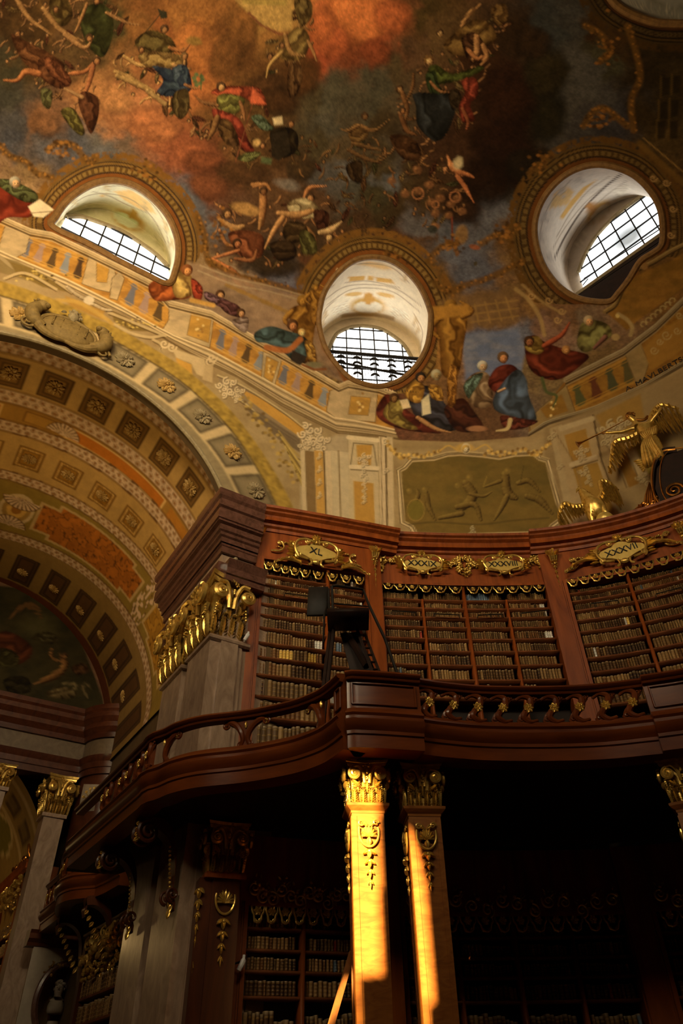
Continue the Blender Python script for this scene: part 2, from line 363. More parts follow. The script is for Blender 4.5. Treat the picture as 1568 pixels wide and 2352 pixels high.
# pigments: (x, y, r, g, b) of the broad passages of cloud, sky and painted wall
PIG = np.array([int(q) for q in '''10 20 60 35 10 80 60 90 55 15 150 60 80 50 20 200 100 75 50 20 250 60 60 50 20 320 60 120 70 20 330 20 110 60 15 420 30 140 80 20 380 80 130 65 15
450 80 150 85 20 460 120 165 85 20 480 160 150 80 20 440 160 165 80 20 520 80 110 60 15 540 130 90 50 12 600 40 150 100 30 640 30 170 120 45 620 90 140 85 25 660 120 110 70 20 760 60 190 80 15
820 40 200 95 20 880 60 170 70 15 860 120 140 50 12 740 120 150 55 12 930 40 100 55 20 950 90 80 50 25 60 120 70 45 15 20 150 55 45 25 15 220 55 48 35 40 290 62 55 50 20 330 60 55 55
100 290 110 65 30 110 340 75 62 55 180 350 70 65 65 240 345 85 75 65 300 340 95 70 50 240 240 160 95 40 300 250 170 95 45 340 270 165 85 35 390 290 140 70 25 330 310 150 75 30 280 200 120 75 30
420 340 130 60 25 450 380 110 50 20 480 360 95 45 15 470 420 105 50 20 420 450 80 75 75 440 475 80 75 75 500 470 90 50 25 520 400 75 40 15 540 330 100 60 20 560 360 80 48 15 600 380 70 40 12
640 370 65 38 12 600 250 80 50 15 620 200 75 42 12 660 180 80 45 12 560 200 95 55 15 520 280 100 60 18 700 220 70 55 30 740 230 75 65 45 780 210 70 60 40 740 270 72 62 45 720 320 65 50 25
780 330 75 55 30 790 390 90 80 70 750 400 75 65 55 700 380 60 38 15 640 420 90 55 25 720 470 75 45 20 700 560 60 38 15 620 600 50 35 20 650 640 90 80 85 560 500 80 50 25 560 560 70 40 15
480 510 85 75 70 980 30 70 48 15 1010 90 90 60 25 900 160 75 55 28 860 200 70 60 40 850 260 68 58 38 830 130 110 45 10 900 220 75 58 35 880 300 60 42 18 860 370 65 48 22 880 400 85 80 75
800 430 70 62 48 850 450 60 48 22 880 500 55 38 14 920 470 60 40 15 940 420 62 42 16 980 400 60 38 14 1000 450 70 42 16 820 520 70 42 18 900 560 75 40 18 960 550 80 50 25 960 530 85 75 70
1000 560 82 78 78 1050 590 85 82 88 1080 620 78 75 80 1130 540 85 80 80 1140 500 88 82 82 1160 470 70 60 50 1100 150 55 28 8 1180 100 48 28 10 1150 200 45 20 6 1180 280 38 16 5 1100 300 55 28 10
1060 350 60 32 12 1120 400 35 15 4 1180 420 32 15 5 1230 250 42 30 12 1260 180 48 36 15 1270 290 35 25 10 1200 350 36 22 8 1060 450 50 25 8 1000 350 62 34 14 1280 60 50 48 42 1320 60 58 52 44
1330 150 70 62 52 1310 240 66 58 48 1360 190 72 64 54 1400 200 62 54 48 1420 260 48 42 42 1340 270 60 52 46 1300 320 58 50 42 1390 130 60 52 30 1400 60 55 32 8 1420 110 58 34 8 1470 170 42 28 8
1520 120 44 30 8 1540 220 52 36 10 1500 280 48 32 8 1540 330 70 48 15 0 400 120 80 50 40 440 140 100 60 60 400 120 85 45 470 620 130 95 55 540 660 140 105 70 620 690 140 105 75 560 740 150 115 85
620 760 165 115 80 680 700 145 95 25 700 760 150 95 25 720 830 130 75 25 740 870 110 75 35 1040 740 150 95 25 1020 820 150 95 25 1000 880 110 70 30 1140 720 110 75 40 1150 790 95 95 110 1110 800 90 90 105
1200 780 95 90 95 1180 680 115 75 35 1240 690 130 85 30 1300 720 110 70 35 1260 770 120 80 55 1340 770 110 85 60 1400 770 110 75 45 1390 830 100 70 30 1500 660 105 65 10 1540 500 80 48 10 1560 450 75 45 10
1250 850 110 80 40 900 960 95 50 25 1100 960 90 55 25 1480 560 95 60 20 1440 470 100 62 20 1170 560 95 60 20 1200 640 110 75 30 700 620 80 50 20 1010 640 95 62 20 430 600 110 70 20 90 470 130 90 50'''.split()], float).reshape(-1, 5)
CAN = np.zeros((CH_, CW_, 3), np.float32)
def _base():
    st = 4; x = XX[::st, ::st]; y = YY[::st, ::st]
    wx = x + 46 * (fbm(x / 52, y / 52, 3) - 0.5) * 2 + 14 * (fbm(x / 15, y / 15, 8) - 0.5) * 2; wy = y + 46 * (fbm(x / 52 + 9, y / 52, 5) - 0.5) * 2 + 14 * (fbm(x / 15, y / 15 + 5, 9) - 0.5) * 2
    num = np.zeros(x.shape + (3,), np.float32); den = np.zeros(x.shape, np.float32); L = LIN(PIG[:, 2:])
    for k in range(len(PIG)):
        q = 1.0 / ((wx - PIG[k, 0]) ** 2 + (wy - PIG[k, 1]) ** 2 + 60) ** 2.3
        num += q[..., None] * L[k].astype(np.float32); den += q
    b = num / den[..., None]
    yi = np.clip(np.arange(CH_) / st, 0, b.shape[0] - 1.001); xi = np.clip(np.arange(CW_) / st, 0, b.shape[1] - 1.001)
    y0 = yi.astype(int); x0 = xi.astype(int); fy = (yi - y0)[:, None, None]; fx = (xi - x0)[None, :, None]
    B = (b[y0][:, x0] * (1 - fx) + b[y0][:, x0 + 1] * fx) * (1 - fy) + (b[y0 + 1][:, x0] * (1 - fx) + b[y0 + 1][:, x0 + 1] * fx) * fy
    g = 0.78 + 0.44 * fbm(XX / 26 + 0.6 * fbm(XX / 40, YY / 40, 31), YY / 20, 21, 5)
    CAN[:] = B * g[..., None]
_base()
def _bb(x0, y0, x1, y1):
    return slice(int(max(0, y0 + OY)), int(min(CH_, y1 + OY + 1))), slice(int(max(0, x0 + OX)), int(min(CW_, x1 + OX + 1)))
def _mix(sl, a, col):
    CAN[sl] = CAN[sl] * (1 - a[..., None]) + a[..., None] * LIN(col).astype(np.float32)
def inside(P, X, Y):
    r = np.zeros(X.shape, bool); k = len(P)
    for i in range(k):
        x0, y0 = P[i]; x1, y1 = P[(i + 1) % k]
        if y0 == y1: continue
        r ^= ((y0 > Y) != (y1 > Y)) & (X < (x1 - x0) * (Y - y0) / (y1 - y0) + x0)
    return r
def segd(P, X, Y, closed=False):
    """distance to a polyline and the position along it (0..1)"""
    best = np.full(X.shape, 1e9, np.float32); tt = np.zeros(X.shape, np.float32); P = np.asarray(P, float); k = len(P); m = k if closed else k - 1
    for i in range(m):
        a = P[i]; b = P[(i + 1) % k]; d = b - a; L2 = d @ d + 1e-9
        t = np.clip(((X - a[0]) * d[0] + (Y - a[1]) * d[1]) / L2, 0, 1); q = np.hypot(X - a[0] - t * d[0], Y - a[1] - t * d[1])
        c = q < best; best = np.where(c, q, best); tt = np.where(c, (i + t) / m, tt)
    return best, tt
def pts(s): return np.array([float(q) for q in s.replace(',', ' ').split()]).reshape(-1, 2)
def poly(P, col, a=1.0, soft=1.2, sm=0, grad=None):
    P = pts(P) if isinstance(P, str) else np.asarray(P, float)
    if sm: P = spl(P, 6, True)
    sl = _bb(P[:, 0].min() - 4, P[:, 1].min() - 4, P[:, 0].max() + 4, P[:, 1].max() + 4); X = XX[sl]; Y = YY[sl]
    if X.size == 0: return
    d, _ = segd(P, X, Y, True); s = np.where(inside(P, X, Y), d, -d); m = np.clip(0.5 + s / (2 * soft), 0, 1) * a
    if grad:
        nz = fbm(X / grad[0], Y / (grad[0] * 0.45), int(abs(P[0, 0])) % 50, 3)[..., None]; c0 = LIN(col); c1 = LIN(grad[1]); nz = np.clip((nz - 0.32) * 2.8, 0, 1)
        CAN[sl] = CAN[sl] * (1 - m[..., None]) + m[..., None] * (c0 * (1 - nz) + c1 * nz).astype(np.float32)
    else: _mix(sl, m, col)
def stroke(P, w_, col, a=1.0, soft=1.0, sm=0, closed=False):
    P = pts(P) if isinstance(P, str) else np.asarray(P, float)
    if sm: P = spl(P, 6, closed)
    w_ = np.atleast_1d(w_).astype(float); W = w_.max() + 3
    sl = _bb(P[:, 0].min() - W, P[:, 1].min() - W, P[:, 0].max() + W, P[:, 1].max() + W); X = XX[sl]; Y = YY[sl]
    if X.size == 0: return
    d, t = segd(P, X, Y, closed); ww = np.interp(t, np.linspace(0, 1, len(w_)), w_) / 2
    _mix(sl, np.clip(0.5 + (ww - d) / (2 * soft), 0, 1) * a, col)
def blob(x, y, rx, ry, col, a=1.0, soft=0.5, rot=0.0, rag=0.35):
    R = max(rx, ry) * 1.4 + 3; sl = _bb(x - R, y - R, x + R, y + R); X = XX[sl] - x; Y = YY[sl] - y
    if X.size == 0: return
    c, s = math.cos(rot), math.sin(rot); q = np.hypot((X * c + Y * s) / rx, (-X * s + Y * c) / ry)
    q = q + rag * (fbm(XX[sl] / (0.35 * R + 3), YY[sl] / (0.35 * R + 3), int(x) % 37, 3) - 0.5)
    _mix(sl, np.clip((1 - q) / soft, 0, 1) * a, col)
SK = (148, 90, 40); SKD = (112, 60, 22); SKL = (205, 150, 88)
def tint(c, k): return tuple(max(0, min(255, q * k)) for q in c)
def _shade(sl, m, col, sh):
    c = LIN(col).astype(np.float32)[None, None] * np.stack([sh, sh ** 1.15, sh ** 1.35], -1); CAN[sl] = CAN[sl] * (1 - m[..., None]) + c * m[..., None]
def limb(P, w_, col=SK):
    """a rounded limb, modelled light to dark the way a painter turns a form"""
    P = spl(pts(P) if isinstance(P, str) else np.asarray(P, float), 5); w_ = np.atleast_1d(w_).astype(float)
    if len(w_) == 3: w_ = np.array([w_[0] * 0.8, w_[0], (w_[0] + w_[1]) / 2 * 0.9, w_[1] * 1.02, w_[1] * 0.8, w_[2], w_[2] * 0.6])
    W = w_.max() + 3; sl = _bb(P[:, 0].min() - W, P[:, 1].min() - W, P[:, 0].max() + W, P[:, 1].max() + W); X = XX[sl]; Y = YY[sl]
    if X.size == 0: return
    best = np.full(X.shape, 1e9, np.float32); nx = np.zeros_like(best); ny = np.zeros_like(best); m = len(P) - 1; wl = np.interp(np.linspace(0, 1, m), np.linspace(0, 1, len(w_)), w_) / 2; wd = np.ones_like(best)
    for i in range(m):
        a = P[i]; d = P[i + 1] - a; t = np.clip(((X - a[0]) * d[0] + (Y - a[1]) * d[1]) / (d @ d + 1e-9), 0, 1); ex = X - a[0] - t * d[0]; ey = Y - a[1] - t * d[1]; q = np.hypot(ex, ey) - wl[i]; c = q < best
        best = np.where(c, q, best); nx = np.where(c, ex, nx); ny = np.where(c, ey, ny); wd = np.where(c, wl[i], wd)
    nx = nx / wd; ny = ny / wd; nz = np.sqrt(np.clip(1 - nx * nx - ny * ny, 0, 1)); lum = np.clip(-0.48 * nx - 0.55 * ny + 0.68 * nz, 0, 1); nzz = fbm(X / 5, Y / 5, 91, 2)
    _shade(sl, np.clip(0.5 - best / 2.2, 0, 1) * 0.97, col, np.clip(0.16 + 1.12 * lum ** 1.25, 0, 1.3) * (0.8 + 0.4 * nzz))
def head(x, y, r, col=SK, hair=(70, 42, 18)):
    sl = _bb(x - 1.5 * r, y - 1.5 * r, x + 1.5 * r, y + 1.5 * r); X = (XX[sl] - x) / r; Y = (YY[sl] - y) / r
    if X.size == 0: return
    def ballp(cx, cy, rx, ry, c, k=1.0):
        u = (X - cx) / rx; v = (Y - cy) / ry; q = np.hypot(u, v); nz = np.sqrt(np.clip(1 - q * q, 0, 1)); lum = np.clip(-0.48 * u - 0.55 * v + 0.68 * nz, 0, 1); _shade(sl, np.clip((1 - q) * r * 0.6, 0, 1) * k, c, 0.25 + 1.0 * lum)
    ballp(0, -0.12, 1.08, 1.08, hair); ballp(0.14, 0.24, 0.68, 0.80, col); ballp(0.18, 0.30, 0.16, 0.26, tint(col, 1.15), 0.8)
    for s in (-0.16, 0.36): ballp(0.12 + s, 0.12, 0.12, 0.07, tint(col, 0.3), 0.9)
    ballp(0.16, 0.62, 0.2, 0.06, (110, 46, 26), 0.8)
    if r > 11: ballp(0.10, 0.86, 0.5, 0.3, tint(hair, 0.9), 0.35)
def cloth(P, col, dark=None, folds=7):
    """drapery: ridged folds that follow the long axis of the shape"""
    P = spl(pts(P) if isinstance(P, str) else np.asarray(P, float), 5, True); sl = _bb(P[:, 0].min() - 3, P[:, 1].min() - 3, P[:, 0].max() + 3, P[:, 1].max() + 3); X = XX[sl]; Y = YY[sl]
    if X.size == 0: return
    d, _ = segd(P, X, Y, True); ins = inside(P, X, Y); s = np.where(ins, d, -d); c = P.mean(0); u_, S_, vt = np.linalg.svd(P - c, full_matrices=False); ax = vt[0]; size = max(6.0, S_[1] / math.sqrt(len(P)) * 2)
    a = ((X - c[0]) * ax[0] + (Y - c[1]) * ax[1]); b = (-(X - c[0]) * ax[1] + (Y - c[1]) * ax[0]); sd = int(abs(P[0, 0]) * 3 + abs(P[0, 1])) % 60
    wv = 2.4 * (fbm(X / (size * 0.8) + 30, Y / (size * 0.8) + 30, sd, 3) - 0.5); f = b / size * 3.2 + wv * 2.2 + 0.25 * a / size; ridge = 0.5 + 0.5 * np.sin(f * 2.2); ridge = 0.65 * ridge + 0.35 * (0.5 + 0.5 * np.sin(f * 4.7 + 2 * wv))
    edge = np.clip(d / (0.32 * size), 0, 1); ball = np.clip(0.72 - 0.30 * ((X - c[0]) * 0.5 + (Y - c[1]) * 0.7) / max(size * 2.2, 8), 0.35, 1.1)
    _shade(sl, np.clip(0.5 + s / 2.4, 0, 1), col, np.clip((0.22 + 1.05 * ridge ** 1.3) * ball * (0.45 + 0.55 * edge) * 1.25, 0.06, 1.45))
# --- clouds with a lit rim, over the broad passages
for x, y, rx, ry, c in [(300, 240, 95, 62, (172, 98, 46)), (350, 285, 70, 44, (160, 84, 34)), (255, 225, 60, 40, (165, 100, 44)), (450, 355, 62, 40, (140, 66, 26)), (470, 372, 48, 26, (112, 52, 18)), (480, 430, 52, 34, (108, 52, 20)), (110, 290, 34, 30, (115, 68, 32)),
    (820, 40, 90, 66, (205, 98, 20)), (765, 95, 48, 42, (176, 72, 14)), (868, 122, 36, 34, (128, 50, 10)), (742, 60, 36, 46, (186, 82, 16)), (900, 40, 50, 44, (176, 76, 16)), (620, 210, 62, 42, (72, 40, 12)), (640, 235, 52, 34, (66, 36, 10)), (700, 170, 46, 50, (82, 44, 10)),
    (1255, 170, 52, 66, (46, 34, 13)), (1262, 270, 46, 60, (34, 26, 10)), (1225, 100, 46, 44, (50, 30, 12)), (1165, 230, 70, 66, (46, 20, 6)), (1150, 330, 80, 60, (38, 16, 5)), (1120, 420, 74, 60, (34, 15, 4)), (1060, 480, 50, 40, (44, 22, 7)), (1205, 380, 46, 40, (32, 20, 8)),
    (900, 560, 66, 36, (78, 42, 18)), (620, 610, 70, 30, (52, 34, 16)), (560, 400, 70, 26, (74, 42, 14)), (690, 395, 40, 22, (62, 40, 16)), (520, 130, 40, 60, (104, 58, 14)), (560, 60, 40, 50, (120, 68, 16)), (440, 110, 50, 70, (166, 88, 20)), (60, 70, 60, 60, (66, 40, 12))]:
    blob(x, y, rx * 1.06, ry * 1.06, tint(c, 0.62), 0.75, 0.35, 0.2, 0.5); blob(x - 3, y - 3, rx, ry, c, 0.85, 0.5, 0.2, 0.5); blob(x - rx * 0.25, y - ry * 0.3, rx * 0.5, ry * 0.45, tint(c, 1.18), 0.5, 0.9, 0.2, 0.5)
    for q in range(4): blob(x + rx * (_rs.rand() - 0.5) * 1.3, y + ry * (_rs.rand() - 0.5) * 1.3, rx * 0.3, ry * 0.28, tint(c, 0.72 if q % 2 else 1.12), 0.45, 0.8, 0, 0.5)
for x, y, rx, ry in [(1040, 585, 40, 34), (1085, 620, 40, 24), (1140, 520, 26, 34), (440, 470, 22, 30), (225, 350, 60, 18), (110, 345, 40, 22), (1350, 180, 36, 60), (1400, 250, 30, 50), (650, 645, 40, 12)]:
    blob(x, y, rx, ry, (88, 82, 82) if y > 300 else (70, 63, 55), 0.55, 0.7, 0, 0.6)

def crowd(P, n, pal, sk=(132, 84, 40), k=1.0):
    """a thicket of small painted bodies and drapery"""
    P = pts(P); lo, hi = P.min(0), P.max(0); c = 0
    while c < n:
        q = lo + _rs.rand(2) * (hi - lo)
        if not inside(P, np.array([q[0]]), np.array([q[1]]))[0]: continue
        c += 1; a = _rs.rand() * 6.28; L = (9 + 14 * _rs.rand()) * k; d = np.array([math.cos(a), math.sin(a)]); e = np.array([-d[1], d[0]]) * L * 0.35 * (1 if c % 2 else -1); m = c % 4
        if m == 0: cloth([q - d * L * 0.8, q + e, q + d * L, q - e * 0.8], pal[_rs.randint(len(pal))], None, 3)
        elif m == 3: head(q[0], q[1], 5.5 * k, tint(sk, 1.1), tint(sk, 0.5))
        else: limb(np.array([q - d * L * 0.7, q + e * 0.5, q + d * L * 0.7]), [6 * k, 5 * k, 3.5 * k], tint(sk, 0.8 + 0.4 * _rs.rand()))
BR = [(96, 58, 22), (74, 44, 18), (104, 74, 30), (84, 40, 18), (70, 62, 28), (112, 84, 40)]
crowd('0,0 250,0 300,60 240,130 235,200 215,290 150,270 80,200 20,180 0,100', 120, BR); crowd('260,130 430,110 440,210 400,280 340,250 270,200', 70, BR + [(150, 116, 56)], (160, 110, 52)); crowd('400,220 520,300 480,330 420,300', 24, BR); crowd('480,200 620,240 600,390 520,360', 24, BR); crowd('600,270 760,330 860,290 900,380 840,430 680,400 560,380', 60, BR, (104, 66, 26)); crowd('640,0 720,0 720,140 640,180 610,170', 30, BR, (130, 88, 40)); crowd('900,190 1000,110 1120,20 1170,60 1110,170 1080,290 1000,330 940,320', 90, BR, (128, 80, 38)); crowd('880,320 970,330 1080,400 1070,480 1000,530 880,450', 70, BR, (120, 74, 30)); crowd('490,470 790,440 790,560 740,610 600,630 500,600', 70, BR, (150, 92, 40)); crowd('780,440 900,470 900,540 800,540', 26, BR, (86, 54, 22)); crowd('560,0 640,0 620,60 560,60', 12, BR)
# --- the crowd of figures among the clouds: generic painted people, wings and cloth
cloth('115,0 150,-5 168,30 150,60 120,50', (98, 72, 24)); cloth('190,20 240,10 262,60 240,130 205,110 185,60', (62, 62, 22)); limb('245,30 290,52 322,58', [9, 6, 4], (150, 98, 48)); limb('200,10 180,60 172,75', [9, 6, 4], (150, 96, 44)); head(222, 2, 9)
limb('40,0 70,45 120,80', [14, 11, 6], (160, 108, 52)); limb('100,20 140,70 190,95', [14, 12, 7], (155, 105, 50)); limb('150,80 195,110 215,85', [14, 10, 5], (168, 112, 56)); head(205, 88, 9); head(40, 78, 9); head(128, 22, 8)
cloth('25,80 60,95 110,120 150,150 120,170 60,150', (110, 60, 22)); cloth('90,135 130,150 160,185 140,205 95,180', (98, 50, 18)); limb('10,185 40,185 60,165 90,170', [5, 9, 14, 16], (170, 92, 34)); limb('215,145 195,165 160,170', [8, 10, 12], (160, 86, 34)); limb('215,150 205,190 190,230', [14, 12, 8], (150, 80, 34)); head(222, 140, 10, (150, 90, 40))
cloth('190,210 225,225 226,270 210,308 195,280 180,235', (92, 46, 18)); cloth('140,255 170,250 195,300 185,312 160,290', (98, 84, 26)); cloth('95,205 120,210 115,250 98,240', (92, 84, 40)); limb('150,205 190,225', [8, 10], (160, 110, 60)); cloth('105,130 140,150 165,185 150,200 110,165', (118, 58, 22))
stroke('310,105 375,25', 2.2, (60, 44, 20)); poly('362,20 383,28 385,42 370,44', (44, 38, 20)); cloth('310,95 345,70 390,85 405,115 380,125 330,120', (100, 78, 30)); head(378, 68, 10, (140, 88, 40)); limb('390,110 420,118 438,100', [10, 8, 5], (150, 86, 34)); blob(447, 95, 20, 13, (128, 88, 24), 1, 0.4, 0.2, 0.7)
limb('265,165 300,180 330,200', [12, 14, 10], (168, 120, 56)); limb('285,130 320,150 350,150', [9, 11, 12], (172, 124, 60)); head(325, 115, 8); head(355, 125, 8); cloth('320,125 370,120 425,130 420,150 380,160 330,150', (150, 112, 50)); limb('400,150 420,165 425,135', [14, 10, 7], (172, 118, 56)); head(424, 130, 9, SK, (90, 60, 26))
cloth('350,152 400,160 428,150 440,205 400,222 360,215 375,185', (52, 66, 96)); cloth('395,160 425,150 432,190 410,200', (60, 76, 110)); limb('425,195 445,203 460,203', [8, 6, 4]); cloth('400,215 430,205 435,250 415,275 395,250', (92, 70, 30)); limb('270,175 330,200 350,210', [14, 16, 12], (168, 122, 58)); head(362, 220, 8, (170, 130, 70)); limb('340,210 380,240', [12, 12], (160, 118, 60))
for q in range(7): leafx = 448 + 4 * (q % 3) * 2; blob(452 + (q % 2) * 14 - (q % 3) * 3, 172 + q * 4, 7, 6, (70, 92, 44), 0.95, 0.5)
stroke('462,170 462,205', 3, (70, 80, 36))
cloth('485,215 505,200 540,198 575,200 598,205 612,240 585,240 560,225 530,225', (176, 62, 18)); cloth('498,225 520,215 560,225 558,245 540,262 505,255', (120, 112, 40)); head(508, 200, 11, (186, 128, 66)); limb('500,243 465,235 448,220', [10, 8, 5], (128, 80, 36)); limb('552,235 560,260 562,278', [10, 9, 6])
cloth('488,250 530,262 555,280 570,320 585,348 560,348 535,320 500,290', (140, 40, 14)); cloth('500,275 530,280 550,330 525,335 505,310', (96, 62, 22)); limb('500,270 490,300 478,322', [16, 13, 8], (120, 76, 30)); limb('530,320 545,345 548,360', [14, 10, 7], (90, 56, 24)); stroke('590,205 541,373', 2.4, (112, 52, 22)); poly('580,200 612,240 575,238', (190, 70, 22), 1, 2)
cloth('577,270 600,265 625,290 630,300 600,298', (84, 98, 66)); poly('626,272 648,268 650,286 630,288', (200, 165, 110), 1, 2); head(668, 285, 9); cloth('622,300 660,292 684,310 680,350 640,365 625,340', (44, 30, 12)); poly('622,308 660,300 668,350 640,370 624,360', (38, 26, 12)); head(603, 335, 8); cloth('545,365 570,350 600,352 575,372', (110, 108, 50)); blob(590, 328, 10, 12, (190, 140, 66), 0.9, 0.5, 0.4)
poly('600,360 625,365 622,378 600,374', (78, 86, 44), 0.9, 3)
poly('540,0 670,0 672,70 640,72 600,60 575,35', (176, 128, 52), 0.9, 3); stroke('572,30 600,58 640,78 672,82', 6, (116, 56, 24), 0.9); poly('555,0 660,0 658,14 560,10', (150, 118, 40), 0.8, 3)
cloth('660,80 690,60 712,90 700,130 670,140 640,130 645,100', (138, 104, 42)); limb('690,60 700,20 690,0', [14, 12, 8], (150, 104, 46)); cloth('676,0 712,0 716,40 690,60', (112, 84, 34)); limb('708,95 720,120 728,142', [9, 8, 5], (168, 110, 50)); head(648, 105, 8); limb('648,120 620,150 612,178', [10, 8, 5], (176, 128, 56)); head(620, 130, 8); cloth('665,150 690,150 695,180 680,220 660,215', (96, 60, 24)); limb('655,80 668,120 700,130', [12, 12, 8], (164, 112, 50))
# the loose band at the right of the dark cloud
cloth('1020,100 1050,70 1090,45 1125,55 1140,90 1110,110 1060,130 1030,120', (140, 98, 36)); head(1010, 76, 9, (180, 130, 70)); limb('1060,60 1080,30 1105,10', [10, 8, 5], (170, 112, 52)); cloth('1128,20 1160,10 1165,45 1140,60', (128, 88, 34)); cloth('1060,90 1090,75 1115,110 1100,150 1075,140', (80, 44, 18)); limb('1095,85 1095,120 1085,140', [16, 14, 9], (190, 124, 60)); limb('1110,105 1118,130 1105,150', [14, 12, 8], (184, 118, 56)); limb('1075,115 1095,135 1112,130', [12, 10, 8], (176, 104, 46))
cloth('985,155 1005,150 1040,170 1100,152 1110,160 1070,180 1010,195 985,185', (86, 92, 26)); head(985, 140, 11, (190, 136, 72), (120, 76, 24)); cloth('978,170 1000,165 1010,200 1040,215 1010,225 985,210', (60, 72, 30)); limb('990,190 1010,210 1035,212', [9, 7, 4]); cloth('950,215 1000,215 1050,225 1030,300 1000,325 960,290 955,245', (48, 48, 46)); cloth('1060,185 1092,180 1098,215 1080,240 1090,275 1062,280 1055,240 1068,215', (150, 46, 18)); limb('1062,250 1075,280 1070,300', [10, 8, 5], (150, 72, 30)); cloth('1030,215 1050,205 1060,230 1040,255', (62, 44, 22))
head(918, 205, 9, (150, 98, 46)); limb('925,215 935,250 930,280', [14, 12, 8], (120, 72, 28)); limb('950,170 948,200 935,230', [8, 8, 8], (110, 66, 24)); head(930, 345, 9, (180, 110, 52)); limb('905,330 935,360 962,362', [8, 10, 8], (140, 84, 34)); cloth('895,315 930,310 960,330 965,365 925,365', (88, 50, 18)); head(925, 255, 8, (130, 76, 30)); limb('920,265 935,300 955,310', [12, 12, 9], (118, 68, 26))
limb('1028,360 1040,385 1062,402', [8, 18, 16], (205, 120, 54)); limb('1052,395 1075,402 1088,408', [12, 10, 7], (200, 108, 44)); limb('1050,405 1068,430 1088,465', [12, 11, 6], (196, 104, 42)); head(1022, 388, 9, (180, 110, 52)); blob(1052, 375, 14, 18, (200, 168, 112), 0.8, 0.5, 0.3)
cloth('800,310 815,285 845,300 840,320 815,330', (120, 82, 32)); head(838, 268, 9, (110, 70, 30)); limb('830,290 860,300 895,275', [10, 7, 4], (130, 84, 34)); limb('825,288 800,300 782,298', [10, 7, 4], (130, 84, 34)); limb('810,330 850,340 875,345', [10, 9, 7], (112, 72, 28)); limb('800,345 840,365 875,375', [10, 10, 7], (104, 66, 26)); cloth('795,380 830,370 830,420 805,412', (66, 42, 16))
for x, y in [(900, 415), (958, 390), (985, 425), (990, 465), (1010, 455), (1035, 470), (1050, 455), (1000, 490), (960, 440), (930, 445), (1030, 495), (1000, 520), (1060, 485)]:
    blob(x, y, 13, 11, (116, 66, 26), 0.9, 0.5, 0, 0.4); blob(x - 3, y - 3, 5, 4, (150, 92, 40), 0.8, 0.7)
for x, y, r in [(1045, 452, 12), (1000, 470, 8), (960, 445, 13)]: stroke([(x + r * math.cos(a), y + r * math.sin(a)) for a in np.linspace(0, 6.28, 14)], 4, (150, 84, 36), 0.9)
for x, y, rx, ry, c in [(993, 527, 14, 11, (46, 44, 34)), (1060, 540, 18, 26, (128, 86, 36)), (1090, 568, 15, 7, (140, 66, 26)), (1050, 582, 6, 9, (104, 62, 24)), (1012, 565, 5, 5, (100, 56, 22)), (1092, 606, 5, 7, (70, 56, 30)), (1035, 560, 3, 12, (110, 60, 22))]: blob(x, y, rx, ry, c, 0.95, 0.35, 0.2, 0.2)
stroke('1016,545 1040,560 1048,580', 1.5, (100, 62, 26)); stroke('1038,500 1039,552', 4, (110, 40, 16))
# struggling figures at the lower left of the clouds
limb('580,425 600,428 605,470 600,515', [9, 12, 20, 14], (172, 106, 44)); head(605, 440, 10, (120, 70, 28)); limb('582,430 610,424 622,438', [6, 9, 8], (172, 106, 44)); limb('600,505 596,526', [11, 7], (172, 112, 50)); blob(565, 480, 38, 16, (166, 112, 44), 0.9, 0.4, 0.25, 0.3)
limb('700,455 712,432 750,428', [12, 9, 5], (190, 112, 48)); head(712, 455, 11, (186, 118, 56)); cloth('660,470 700,455 735,480 725,500 680,500', (190, 160, 104)); limb('640,490 680,495 720,485', [14, 20, 16], (184, 122, 58)); limb('650,500 630,530 608,572', [15, 13, 7], (196, 128, 60)); limb('690,520 720,545 722,590', [18, 14, 8], (150, 96, 40)); cloth('720,485 755,490 750,530 735,540', (74, 34, 14)); blob(660, 425, 36, 16, (120, 104, 88), 0.7, 0.6, 0.2, 0.4)
head(522, 492, 12, (160, 104, 48)); limb('505,505 540,525 560,520', [12, 18, 14], (170, 116, 56)); limb('505,530 520,560 545,568', [10, 9, 6], (160, 94, 40)); cloth('525,535 570,530 605,545 600,590 555,590 535,565', (140, 68, 24)); head(545, 560, 11, (150, 80, 34), (60, 32, 12)); limb('540,595 580,598 590,575', [9, 10, 8], (140, 76, 30)); limb('550,575 520,585 480,596', [8, 9, 8], (168, 92, 38)); limb('490,600 530,625 555,645', [18, 22, 18], (196, 104, 34)); limb('545,640 580,660 592,670', [14, 10, 6], (190, 92, 30)); limb('535,635 565,675', [14, 7], (186, 92, 30)); limb('480,600 500,640 520,645', [7, 9, 12], (170, 86, 30))
head(755, 545, 11, (190, 140, 76), (80, 48, 20)); limb('735,535 760,530 785,510', [14, 18, 8], (196, 146, 84)); cloth('660,510 700,515 705,545 670,560 650,540', (80, 54, 22)); cloth('690,530 720,540 728,580 700,595 690,565', (92, 82, 30)); cloth('620,560 670,555 680,590 640,600', (58, 36, 14)); blob(712, 598, 30, 16, (86, 46, 18), 0.9, 0.5, 0.1, 0.3)
